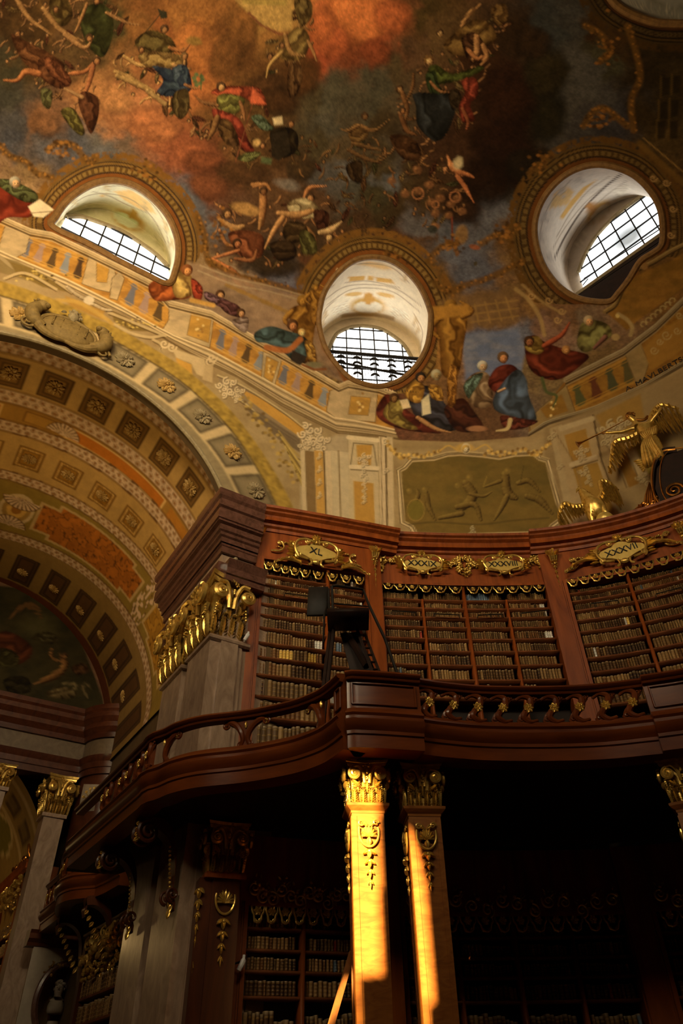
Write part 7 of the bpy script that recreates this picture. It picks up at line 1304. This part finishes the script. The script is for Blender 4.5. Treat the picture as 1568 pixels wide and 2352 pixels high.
skin('figure', [(ap_(1545, 1000), (0.21, 0.17)), (ap_(1542, 982), 0.185), (ap_(1538, 964), (0.23, 0.16)), (ap_(1533, 951), 0.15), (ap_(1529, 943), 0.075), (ap_(1525, 934), 0.085), (ap_(1521, 925, 0.03), 0.125), (ap_(1518, 918, 0.03), 0.10), (ap_(1519, 954, 0.08), 0.10), (ap_(1494, 958, 0.2), 0.072), (ap_(1470, 953, 0.28), 0.055), (ap_(1458, 948, 0.3), 0.045), (ap_(1556, 952, 0.0), 0.10), (ap_(1574, 944, 0.1), 0.07), (ap_(1590, 932, 0.1), 0.055), (ap_(1551, 1012, 0.05), 0.15), (ap_(1552, 1026, 0.14), 0.105), (ap_(1552, 1040, 0.06), 0.075), (ap_(1555, 1050, 0.06), 0.05), (ap_(1551, 1053, 0.18), 0.04), (ap_(1534, 1012, -0.05), 0.15), (ap_(1522, 1030, 0.0), 0.10), (ap_(1512, 1046, -0.1), 0.07)],
     [(0, 1), (1, 2), (2, 3), (3, 4), (4, 5), (5, 6), (6, 7), (2, 8), (8, 9), (9, 10), (10, 11), (2, 12), (12, 13), (13, 14), (0, 15), (15, 16), (16, 17), (17, 18), (18, 19), (0, 20), (20, 21), (21, 22)], 'gold', ang, Ma)
mb = MB(); x0, y0 = ap_(1458, 948)[:2]
for i in range(5): P = np.array([(x0 - 0.01 - 0.02 * i, y0 - 0.05 + 0.012 * i, 0.30), (x0 - 0.07 - 0.012 * i, y0 + 0.03 + 0.010 * i, 0.34 - 0.012 * i), (x0 - 0.035 - 0.015 * i, y0 + 0.075, 0.29)]); mb.tube(P, [0.020, 0.018, 0.012], 6, Ma)
mb.build('hand', 'bronze_gold', ang); mb = MB()
for i in range(46): a = rnd.random() * 2 * PI; b = rnd.random() * PI * 0.62; c3 = ap_(1520, 921, 0.02); scroll(mb, (c3[0] + 0.13 * math.sin(b) * math.cos(a) + 0.02, c3[1] + 0.03 + 0.12 * math.cos(b)), 0.05, 1.2, 0.016, Ma, 0.02 + 0.12 * math.sin(b) * math.sin(a), a, 1, 10, 5)
mb.tube(spl([ap_(1530, 930, -0.05), ap_(1545, 935, -0.1), ap_(1556, 930, -0.1)], 5), 0.05, 6, Ma); mb.build('hair', 'bronze_gold', ang); mb = MB(); mb.ell((ap_(1514, 927)[0], ap_(1514, 927)[1], 0.1), (0.03, 0.02, 0.03), Ma); mb.tube([ap_(1519, 922, 0.14), ap_(1516, 926, 0.16)], [0.012, 0.018], 6, Ma); mb.ell(ap_(1521, 921, 0.145), (0.018, 0.01, 0.01), Ma); mb.ell(ap_(1515, 921, 0.125), (0.015, 0.01, 0.01), Ma); mb.build('face', 'bronze_gold', ang)
mb = MB(); mb.tube([ap_(1516, 930, 0.16), ap_(1460, 945, 0.32), ap_(1405, 956, 0.45), ap_(1397, 957.5, 0.47), ap_(1393, 958.5, 0.48)], [0.014, 0.022, 0.032, 0.07, 0.13], 12, Ma); mb.build('trumpet', 'bronze_gold', ang)
mb = MB(); wing(mb, [ap_(1528, 962)[:2], ap_(1500, 965)[:2], ap_(1470, 962)[:2], ap_(1455, 985)[:2], ap_(1436, 1025)[:2]], [ap_(1520, 985)[:2], ap_(1498, 992)[:2], ap_(1478, 1005)[:2], ap_(1462, 1022)[:2], ap_(1434, 1032)[:2]], Ma, -0.15, 4, 20, 0.055); mb.build('wing', 'gold', ang)
mb = MB(); wing(mb, [ap_(1552, 955)[:2], ap_(1566, 930)[:2], ap_(1590, 915)[:2], ap_(1620, 940)[:2]], [ap_(1560, 975)[:2], ap_(1575, 985)[:2], ap_(1600, 1000)[:2], ap_(1622, 990)[:2]], Ma, -0.2, 4, 15, 0.06); mb.build('wing', 'gold', ang)
mb = MB()
for i in range(22):
    t = i / 21; x = 1552 - 40 * t; yb = 1048 - 10 * abs(t - 0.5); mb.tube(spl([ap_(1548 - 14 * t, 985 + 4 * t, 0.17), ap_(1546 - 26 * t, 1008 + 4 * t, 0.25 + 0.08 * math.sin(i * 2.1)), ap_(x, yb, 0.18 + 0.12 * math.sin(i * 1.7)), ap_(x - 3, yb + 8, 0.1)], 5), np.interp(np.linspace(0, 1, 16), [0, .6, 1], [0.035, 0.075, 0.03]), 6, Ma)
for i in range(9): mb.tube(spl([ap_(1530 + 4 * i, 972, 0.14), ap_(1528 + 4 * i, 982, 0.21), ap_(1532 + 3 * i, 992, 0.2)], 4), 0.045, 6, Ma)
for i in range(6): leaf(mb, ap_(1512 - i, 1034 + 4 * i)[:2], ap_(1492 + 2 * i, 1030 + 6 * i)[:2], 0.07, Ma, 0.1)
mb.build('drapery', 'gold', ang); mb = MB()
P = spl([ap_(1512, 1148), ap_(1508, 1120), ap_(1516, 1085), ap_(1534, 1052), ap_(1556, 1040), ap_(1580, 1046)], 8); mb.sweep([[(Ma @ np.array([p[0] + sx * 0.0, p[1] + sy * 0.13, sz * 0.3, 1]))[:3] for sx, sy, sz in ((0, -1, -1), (0, -1, 1), (0, 1, 1), (0, 1, -1))] for p in P])
mb.prism([ap_(1512, 1150)[:2], ap_(1512, 1110)[:2], ap_(1530, 1070)[:2], ap_(1556, 1050)[:2], ap_(1620, 1050)[:2], ap_(1620, 1150)[:2]], -0.3, 0.28, Ma); mb.build('scroll_pedestal', 'dark_wood', ang, angle=30); mb = MB()
for z in (0.30,): mb.tube([(q[0] - 0.02, q[1], z) for q in P], 0.04, 7, Ma); mb.tube([(q[0] + 0.22, q[1] - 0.05, z) for q in P], 0.025, 6, Ma)
scroll(mb, ap_(1545, 1128)[:2], 0.28, 1.8, 0.05, Ma, 0.28); mb.build('pedestal_edge', 'bronze_gold', ang); mb = MB()
for i in range(9): x, y = ap_(1448 + 6.5 * i, 1146 - 2.5 * i)[:2]; cluster(mb, (x, y), 0.16, 7, Ma, 0.1, 0.4); leaf(mb, (x, y), (x + 0.12, y + 0.28), 0.07, Ma, 0.1, curl=0.2)
for i in range(5): mb.tube(spl([ap_(1478 + 6 * i, 1140, 0.1), ap_(1490 + 4 * i, 1115, 0.16), ap_(1506, 1085 + 3 * i, 0.1)], 5), np.interp(np.linspace(0, 1, 11), [0, .4, 1], [0.05, 0.07, 0.02]), 6, Ma)
mb.build('acanthus', 'bronze_gold', ang)

# ------------------------------------------------------------------ library ladder on the gallery
lad = thing('library_ladder', at_r(np.array([760., 1560.]), 15.4) * np.array([1, 1, 0]) + np.array([0, 0, 5.56]), 'tall dark library ladder with platform and handrails on the gallery before bookcase XL', 'ladder')
def lp_(x, y, r=15.3): return at_r(np.array([float(x), float(y)]), r)
def down(p, z=5.58): q = p.copy(); q[2] = z; return q
mb = MB(); mb.prism([(-0.30, -0.45), (0.30, -0.45), (0.26, 0.42), (-0.26, 0.42)], -0.04, 0.04, frame(lp_(731, 1380, 15.6), -pol(33, 1)), bev=0.01); mb.build('back_board', 'black_iron', lad, smooth=False)
mb = MB(); q = [lp_(763, 1347, 15.0), lp_(770, 1345, 15.0), lp_(833, 1354, 15.6), lp_(848, 1392, 15.5), lp_(884, 1468, 15.3), lp_(915, 1556, 15.1)]; mb.tube(q, 0.038, 8); mb.tube([lp_(762, 1347, 15.0), lp_(765, 1432, 15.0)], 0.035, 8); mb.tube([lp_(754, 1352, 15.4), lp_(757, 1440, 15.4)], 0.03, 8); mb.tube([lp_(764, 1386, 15.0), lp_(846, 1393, 15.5)], 0.022, 6); mb.tube([lp_(745, 1406, 15.5), lp_(742, 1476, 15.5)], 0.025, 6); mb.tube([lp_(750, 1390, 15.5), lp_(742, 1420, 15.5)], 0.02, 6); mb.build('handrail', 'black_iron', lad)
mb = MB(); a, b = lp_(765, 1433, 15.0), lp_(833, 1440, 15.5); ax_ = (b - a) / np.linalg.norm(b - a); M = frame((a + b) / 2, np.array([0, 0, 1.0]), up=-pol(33, 1)); L = np.linalg.norm(b - a) / 2; mb.box((0, 0.35, -0.05), (L + 0.05, 0.42, 0.06), M); mb.build('platform', 'dark_wood', lad, smooth=False)
for (x0, y0, x1, y1, ra_, rb) in ((766, 1445, 750, 1590, 15.1, 14.6), (758, 1448, 741, 1590, 15.4, 14.8), (820, 1446, 858, 1552, 15.3, 14.7), (834, 1447, 874, 1552, 15.6, 14.9)):
    mb = MB(); p, q = lp_(x0, y0, ra_), lp_(x1, y1, rb); q2 = p + (q - p) * ((p[2] - 5.58) / (p[2] - q[2])); mb.tube([p, q2], 0.05, 4); mb.build('leg', 'dark_wood', lad, angle=20)
mb = MB()
for i in range(6):
    t = 0.12 + 0.15 * i; p = lp_(820, 1446, 15.3) * (1 - t) + lp_(858, 1552, 14.7) * t; q = lp_(834, 1447, 15.6) * (1 - t) + lp_(874, 1552, 14.9) * t; mb.tube([p, q], 0.028, 6)
mb.build('rung', 'dark_wood', lad); mb = MB(); mb.tube([lp_(800, 1460, 15.4), lp_(842, 1530, 15.0)], 0.09, 6); mb.tube([lp_(822, 1500, 15.2), lp_(790, 1450, 15.5)], 0.05, 6); M = frame(lp_(815, 1500, 15.4), -pol(36, 1)); mb.prism([(-0.1, -0.6), (0.5, -0.6), (0.1, 0.55), (-0.35, 0.55)], -0.05, 0.05, M); mb.build('stay', 'dark_wood', lad, angle=25)

# ------------------------------------------------------------------ the far end of the side hall
# entablature across the hall and the rounded bay at its corner
mb = MB(); EP = [(-0.8, 11.0), (0.0, 11.0), (0.0, 11.25), (0.05, 11.27), (0.05, 11.5), (0.12, 11.62), (0.16, 11.75), (0.02, 11.80), (0.02, 12.45), (0.10, 12.5), (0.14, 12.7), (0.30, 12.9), (0.30, 13.1), (0.45, 13.3), (0.45, 13.5), (0.52, 13.6), (0.52, 13.8), (-0.8, 13.82)]
fl = thing('entablature', (-30.9, 2, 11), 'red marble entablature with pale frieze below the dark lunette painting', 'entablature')
def band(line, side, t):
    lo = [(d, z) for d, z in EP if z <= 11.8]; mid = [(-0.8, 11.79), (0.02, 11.79), (0.02, 12.46), (-0.8, 12.46)]; hi = [(-0.8, 12.45)] + [(d, z) for d, z in EP if z >= 12.5]
    for nm, p, mt in (('architrave', lo + [(-0.8, 11.80)], 'marble_red'), ('frieze', mid, 'marble_cream'), ('cornice', hi, 'marble_red')): mb = MB(); psweep(mb, line, p, side); mb.build(nm, mt, t, angle=25)
band([(-30.9, -7.5), (-30.9, 7.6)], -1, fl)
bay = thing('rounded_bay', (-30.6, 8.0, -1.6), 'rounded red marble bay with pale frieze beside the lunette, behind the marble pier', 'pillar'); aa = np.radians(np.linspace(-150, 60, 30)); bl = [(-30.9 - 1.45 * math.cos(a) * -1, 8.1 + 1.45 * math.sin(a)) for a in aa]
band(bl, -1, bay); mb = MB(); mb.lathe([(1.35, -1.6), (1.35, 11.05)], 40, np.array([[1, 0, 0, -30.9], [0, 1, 0, 8.1], [0, 0, 1, 0], [0, 0, 0, 1.0]])); mb.build('shaft', 'marble_red', bay)
q = at_x(np.array([213., 1832.]), -29.9); M = frame(q, (0.9, -0.44, 0)); mb = MB(); mb.box((0, 0, -0.1), (0.46, 0.52, 0.12), M); pn = mb.build('white_panel', 'statue_plaster', bay, smooth=False); g = MB(); Mg = M.copy(); Mg[:3, 3] += M[:3, 2] * 0.03
for i in range(7): a = PI * (0.1 + 0.8 * i / 6); g.tube(spl([(0, -0.4, 0), (0.15 * math.cos(a), -0.1, 0.02), (0.38 * math.cos(a), -0.15 + 0.5 * math.sin(a), 0.02)], 4), 0.016, 5, Mg); rosette(g, (0.38 * math.cos(a), -0.15 + 0.52 * math.sin(a)), 0.06, 5, Mg, 0.02, 1)
g.build('gilt_branch', 'gold', pn)
def far_column(px_, pyt, pyb, label, w_, marb, x=-30.6, z0=-1.6):
    p = at_x(np.array([float(px_), float(pyt)]), x); b = at_x(np.array([float(px_), float(pyb)]), x); t = thing('marble_column', (p[0], p[1], z0), label, 'column'); mb = MB(); mb.box((p[0], p[1], (z0 + b[2]) / 2), (w_ / 2, w_ / 2, (b[2] - z0) / 2)); mb.build('shaft', marb, t, angle=20); mb = MB(); mb.box((p[0], p[1], b[2] - 0.06), (w_ / 2 + 0.08, w_ / 2 + 0.08, 0.07)); mb.build('astragal', marb, t, angle=20)
    big_capital('capital', t, (p[0], p[1], b[2]), (1, 0, 0), w_, p[2] - b[2], 'gold', True); return t
far_column(140, 1790, 1880, 'grey marble column with gilded capital at the far end of the side hall', 0.78, 'marble', -30.9)
far_column(2, 1762, 1815, 'distant gilded capital and column at the left frame edge', 0.75, 'marble', -30.9)
# the room beyond: painted vault and a bookcase
psv2 = np.linspace(-90, 90, 90); xv2 = np.linspace(-31.6, -46, 80); PS, XV = np.meshgrid(psv2, xv2, indexing='ij'); R2_ = 5.9; P = np.stack([XV, AY + R2_ * np.sin(np.radians(PS)), 6.6 + R2_ * np.cos(np.radians(PS))], -1); col = np.broadcast_to(L3((140, 108, 56)), P.shape).copy(); u = np.radians(PS) * R2_
cell = np.abs(((PS - 6) / 12.0) % 1 - 0.5); m = (cell < 0.34) & (XV < -33.2) & (XV > -34.6); col[m] = L3((86, 62, 32)); m = (cell < 0.24) & (XV < -33.5) & (XV > -34.3); col[m] = L3((110, 84, 44)); m = (np.hypot((PS - 52) / 9, (XV + 37) / 1.6) < 1); col[m] = L3((112, 96, 36)); m = np.abs(np.hypot((PS - 52) / 9, (XV + 37) / 1.6) - 1) < 0.1; col[m] = L3((176, 146, 96))
for xx in (-32.4, -35.2, -40): m = np.abs(XV - xx) < 0.22; col[m] = L3((172, 140, 92))
o = colsurf('ceiling_far', P, pigment(col)); struct(o)
fb = thing('bookcase', (-34.5, 6.2, -1.6), 'orange-brown bookcase lit far beyond the side hall, with gilt urn on top', 'bookcase', 'bookcases of the far hall')

for x in (-33.3, -38.6): mb = MB(); mb.box((x, 6.55, 3.2), (0.14, 0.62, 5.0)); mb.build('side_post', 'walnut', fb, angle=20)
mb = MB(); psweep(mb, [(-33.1, 6.6), (-33.1, 5.95), (-38.8, 5.95)], [(-0.4, 7.7), (0.02, 7.7), (0.02, 7.9), (0.12, 8.0), (0.12, 8.2), (0.2, 8.3), (-0.4, 8.32)], 1); mb.build('cornice', 'walnut', fb, angle=25)
mb = MB(); mb.box((-36, 7.0, 3.2), (2.6, 0.05, 4.6)); mb.build('back_panel', 'shelf_back', fb)
fbk = MB()
for i in range(9):
    z = 0.0 + i * 0.75; mb = MB(); mb.box((-36, 6.6, z), (2.6, 0.4, 0.03)); mb.build('shelf', 'shelf_wood', fb); x = -33.6
    while x > -38.3: w_ = 0.09 + 0.05 * rnd.random(); h = 0.42 + 0.12 * rnd.random(); fbk.add(BV * np.array([w_, h, 1.0]) @ np.array([[-1.0, 0, 0], [0, 0, 1], [0, -1, 0]]) + np.array([x - w_ / 2, 6.3, z + 0.03]), BF, book_col(rnd.randint(0, 6))); x -= w_ + 0.005
tag(fbk.build('books', 'book_leather', None, True, True, 50), 'small brown books on the shelves of the far orange-brown bookcase', 'books', 'books in the far hall', 'stuff'); g = MB(); Mf = frame((-33.12, 6.1, 7.55), (1, -0.2, 0))
for i in range(10): cluster(g, (0.3 * math.sin(i * 1.3), -0.22 * i), 0.16, 5, Mf, 0.02, 0.4); Mk = frame((-33.5 - 0.45 * i, 5.93, 7.5), (0, -1, 0)); cluster(g, (0, 0), 0.26, 7, Mk, 0, 0.4); cluster(g, (0, -0.4), 0.2, 5, Mk, 0, 0.4)
g.build('gilt_carving', 'gold', fb); g = MB(); g.lathe([(0.05, 0), (0.2, 0.06), (0.08, 0.2), (0.22, 0.42), (0.3, 0.7), (0.16, 0.9), (0.2, 1.0), (0.06, 1.15), (0.0, 1.3)], 16, np.array([[1, 0, 0, -33.6], [0, 1, 0, 6.1], [0, 0, 1, 8.3], [0, 0, 0, 1.0]]))
for i in range(6): cluster(g, (0, 0), 0.2, 6, frame((-34.1 - 0.4 * i, 6.0, 8.45), (0, -1, 0)), 0, 0.4)
g.build('urn', 'bronze_gold', fb)
# second gallery, with its bow, along the side hall wall
g2 = thing('gallery_balcony', (-24.5, 6.6, 5.0), 'second dark walnut balcony bowing out deeper in the side hall, behind the marble pier', 'balcony'); BL2 = np.r_[[(-28.8, 6.05), (-26.6, 6.02)], spl([(-26.3, 6.0), (-25.6, 5.72), (-24.6, 5.50), (-23.7, 5.62), (-23.1, 6.15)], 5), [(-22.4, 6.25), (-21.4, 6.3)]]
for nm, pr in (('fascia', FASC), ('handrail', HR)): mb = MB(); psweep(mb, BL2, pr, -1); mb.build(nm, 'walnut_gallery', g2, angle=35)
mb = MB(); mb.grid(np.array([[(x, y + 0.1, 5.07), (x, 7.5, 5.07)] for x, y in BL2])); mb.build('soffit', 'dark_wood', g2)
_g = gal; gal = g2
for t in np.linspace(0.04, 0.96, 15): q, n = at_len(BL2, t); s_baluster(q - n * 0.05, n, 0.8)
gal = _g
for x in (-23.2, -25.9):
    mb = MB(); M = np.eye(4); M[:3, 0] = (0, -1, 0); M[:3, 1] = (0, 0, 1); M[:3, 2] = (1, 0, 0); M[:3, 3] = (x, 7.0, 5.0); P = spl([(1.0, -0.34, 0), (1.05, -0.08, 0), (0.7, -0.05, 0), (0.35, -0.3, 0), (0.20, -0.8, 0), (0.1, -1.6, 0)], 6); mb.sweep([[(M @ np.array([q[0], q[1] + b * 0.12, a * 0.16, 1]))[:3] for a, b in ((-1, -1), (1, -1), (1, 1), (-1, 1))] for q in P]); b = mb.build('console_bracket', 'walnut_dark', g2, angle=30); g = MB()
    for j in range(8): leaf(g, (0.95 - 0.1 * j, -0.3 - 0.14 * j), (1.05 - 0.1 * j, -0.42 - 0.15 * j), 0.06, M, 0.16)
    g.build('gilding', 'gold', b)
# wall of the side hall, niche with a bust, narrow bookcase
mb = MB(); mb.box((-23.6, 7.75, 5.5), (8.0, 0.2, 7.4)); struct(mb.build('wall_side_hall', 'plaster_dark')); 
nb = thing('bookcase', (-22.6, 6.9, -1.6), 'narrow bookcase with gilt carving glimpsed behind the marble pier', 'bookcase', 'bookcases of the side hall'); 
for x in (-21.0, -25.3): mb = MB(); mb.box((x, 7.05, 1.4), (0.14, 0.3, 3.0)); mb.build('side_post', 'walnut_dark', nb, angle=20)
nk = MB()
for i in range(8):
    z = -0.9 + 0.62 * i; mb = MB(); mb.box((-23.2, 7.1, z), (2.1, 0.28, 0.03)); mb.build('shelf', 'shelf_wood', nb); x = -21.2
    while x > -25.1 and i < 7: w_ = 0.07 + 0.05 * rnd.random(); h = 0.36 + 0.1 * rnd.random(); nk.add(BV * np.array([w_, h, 0.9]) @ np.array([[-1.0, 0, 0], [0, 0, 1], [0, -1, 0]]) + np.array([x - w_ / 2, 6.86, z + 0.03]), BF, book_col(rnd.randint(0, 6))); x -= w_ + 0.005
tag(nk.build('books', 'book_leather', None, True, True, 50), 'dim brown books on the narrow bookcase behind the marble pier', 'books', 'books in the side hall', 'stuff'); g = MB()
for i in range(9): Mk = frame((-21.3 - 0.45 * i, 6.78, 3.9 + 0.1 * (i % 2)), (0.3, -1, 0)); cluster(g, (0, 0), 0.26, 8, Mk, 0, 0.4); scroll(g, (0, 0.3), 0.2, 1.5, 0.05, Mk, 0, i); cluster(g, (0, -0.5), 0.18, 6, Mk, 0, 0.4)
g.build('gilt_carving', 'gold', nb)
NX = -29.2; mb = MB(); cN = at_x(np.array([138., 2300.]), NX); rw, rh = 0.80, 1.05; Mn = frame(cN, (1, 0, 0)); th = np.linspace(0, 2 * PI, 48, endpoint=False); bx = np.array([(1.25 * np.sign(math.cos(t)) * min(1, abs(math.cos(t)) * 1.4), 1.5 * np.sign(math.sin(t)) * min(1, abs(math.sin(t)) * 1.4), 0) for t in th]); ov = np.array([(rw * math.cos(t), rh * math.sin(t), 0) for t in th]); G = np.stack([bx, ov, ov + np.array([0, 0, -0.5])]); G = np.concatenate([G, G[:, :1]], 1)
nch = thing('oval_niche', cN, 'pale marble panel with a dark framed oval opening around a white bust', 'niche'); mb.grid(mb.tf(G.reshape(-1, 3), Mn).reshape(3, -1, 3)); mb.build('panel', 'statue_plaster', nch, angle=30); mb = MB(); mb.tube(np.r_[ov, ov[:2]] + np.array([0, 0, 0.04]), 0.11, 8, Mn); mb.build('oval_frame', 'marble_brown', nch); mb = MB(); mb.box((0, 0, -0.75), (1.1, 1.3, 0.04), Mn); mb.build('back', 'plaster_ochre', nch); g = MB()
for i in range(7): a = PI * (0.25 + 0.5 * i / 6); cluster(g, ((rw + 0.03) * math.cos(a), (rh + 0.03) * math.sin(a)), 0.12, 5, Mn, 0.1, 0.4)
g.build('gilding', 'old_gold', nch); mb = MB(); psweep(mb, [(NX + 0.0, cN[1] - 1.5), (NX, cN[1] + 1.6)], [(-0.4, cN[2] + 1.5), (0.05, cN[2] + 1.5), (0.08, cN[2] + 1.6), (0.2, cN[2] + 1.7), (0.2, cN[2] + 1.85), (0.28, cN[2] + 1.95), (-0.4, cN[2] + 2.0)], -1); mb.build('ledge', 'walnut_dark', nch, angle=30)
bc = at_x(np.array([130., 2300.]), NX - 0.30); bust = thing('bust', bc - np.array([0, 0, 0.6]), 'white plaster bust in the dark oval opening at the lower left', 'statue'); Mb = frame(bc, (1, -0.3, 0))
skin('figure', [((0, -0.42, 0), (0.26, 0.20)), ((0, -0.16, 0), (0.36, 0.18)), ((0, 0.02, 0.0), 0.15), ((0, 0.14, 0.02), 0.10), ((0.0, 0.26, 0.05), 0.15), ((0, 0.40, 0.05), 0.165), ((0, 0.50, 0.03), 0.12), ((0.30, -0.16, 0), 0.17), ((-0.30, -0.16, 0), 0.17)], [(0, 1), (1, 2), (2, 3), (3, 4), (4, 5), (5, 6), (1, 7), (1, 8)], 'statue_plaster', bust, Mb)
mb = MB(); mb.tube([(0, 0.40, 0.21), (0, 0.33, 0.26), (0, 0.31, 0.22)], [0.02, 0.032, 0.02], 6, Mb)
for s in (-1, 1): mb.ell((s * 0.06, 0.385, 0.195), (0.03, 0.015, 0.02), Mb); mb.ell((s * 0.165, 0.34, 0.03), (0.02, 0.05, 0.03), Mb)
mb.ell((0, 0.25, 0.19), (0.05, 0.014, 0.02), Mb); mb.build('face', 'statue_plaster', bust); mb = MB()
for i in range(26): a = rnd.random() * 2 * PI; b = rnd.random() * 1.3; mb.ell((0.16 * math.sin(b) * math.cos(a), 0.42 + 0.15 * math.cos(b), 0.03 + 0.15 * math.sin(b) * math.sin(a)), (0.055, 0.05, 0.05), Mb, 7, 5)
mb.build('hair', 'statue_plaster', bust); mb = MB(); mb.lathe([(0.34, -0.05), (0.30, 0.0), (0.2, 0.08), (0.16, 0.3)], 18, np.array([[1, 0, 0, bc[0]], [0, 1, 0, bc[1]], [0, 0, 1, bc[2] - 0.85], [0, 0, 0, 1.0]])); mb.build('socle', 'statue_plaster', bust)
q = [at_x(np.array([float(a), float(b)]), -29.2) for a, b in ((180, 2210), (150, 2420))]; mb = MB(); mb.tube([q[0], q[1]], 0.05, 4); mb.tube([q[0] + np.array([0, 0.14, 0.1]), q[1] + np.array([0, 0.4, 0])], 0.05, 4); tag(mb.build('ladder', 'black_iron', None, angle=20, org=q[1]), 'thin black ladder rails leaning before the oval niche', 'ladder')

# ------------------------------------------------------------------ floor and the enclosing walls
mb = MB(); mb.box((-15, 0, -1.75), (36, 26, 0.15)); struct(mb.build('floor', 'floor_stone'))
sdir = (SUN_FROM - SUN_TARGET); sdir = sdir / np.linalg.norm(sdir)
mb = MB(); G = np.array([[(ring(np.array([a]))[0] * 1.035 + np.array([0, 0, z])) for z in (-1.6, 14.4)] for a in np.linspace(22.5, 80, 40)]); mb.grid(G); struct(mb.build('wall_back', 'plaster_dark', smooth=False))
# the rear wall behind the camera, with unseen openings cut to the outlines of the wanted sun patches
def beam(pstr, az, r, naz):
    n_ = -pol(naz, 1.0); c_ = pol(az, r) ; d = ray(pts(pstr)); P = d * ((c_ @ n_) / (d @ n_))[:, None]; return P, c_, n_
BEAMS = [beam('794,1790 868,1800 873,2236 818,2236 824,2420 814,2420 806,2150 797,1875', 34.38, 12.98, 26.0), beam('931,1890 942,1915 966,1995 994,2290 976,2310 984,2420 970,2420 951,2150', 38.72, 13.28, 27.5), beam('786,2235 797,2222 800,2245 762,2420 736,2420', azel(np.array([778., 2290.]))[0], 13.3, 26.0)]
aq = np.concatenate([np.linspace(80, 150, 20)[:-1], np.linspace(150, 250, 900), np.linspace(250, 337.5, 24)[1:]]); zq = np.concatenate([np.linspace(-1.6, 4, 4)[:-1], np.linspace(4, 14.5, 300)])
aw = (aq + 180) % 360 - 180; W3 = np.zeros((len(zq), len(aq), 3)); W3[..., :2] = (ring(aw) * 1.03)[None, :, :2]; W3[..., 2] = zq[:, None]; Cq = 0.25 * (W3[:-1, :-1] + W3[1:, :-1] + W3[:-1, 1:] + W3[1:, 1:]); keepw = np.ones(Cq.shape[:2], bool)
for Bp, c_, n_ in BEAMS:
    t_ = ((c_ - Cq) @ n_) / (-sdir @ n_); H3 = Cq - sdir * t_[..., None]; bx_ = np.cross((0, 0, 1.0), n_); keepw &= ~inside(np.c_[Bp @ bx_, Bp[:, 2]], H3 @ bx_, H3[..., 2])
mb = MB(); idx = np.arange(len(zq) * len(aq)).reshape(len(zq), len(aq)); Q = np.stack([idx[:-1, :-1], idx[:-1, 1:], idx[1:, 1:], idx[1:, :-1]], -1)[keepw].reshape(-1, 4); mb.v = [W3.reshape(-1, 3)]; mb.f = Q.tolist(); mb.n = W3.shape[0] * W3.shape[1]; mb.col = [np.full((mb.n, 3), 0.4)]
struct(mb.build('wall_rear', 'plaster_dark', smooth=False))
mb = MB(); mb.box((-31, -7.7, 6.1), (15.5, 0.2, 7.8)); mb.box((-39, 7.9, 6.1), (8.6, 0.2, 7.8)); mb.box((-46.5, 0, 6.1), (0.2, 8, 7.8)); struct(mb.build('wall_far_hall', 'plaster_dark', smooth=False)); mb = MB(); mb.box((-39, 0, 13.6), (8, 8.2, 0.15)); struct(mb.build('roof', 'plaster_dark', smooth=False))
for o in list(bpy.data.objects):
    if o.parent is None: o.location.z += CAMZ
for o in bpy.data.objects:
    if '_org' in o: del o['_org']
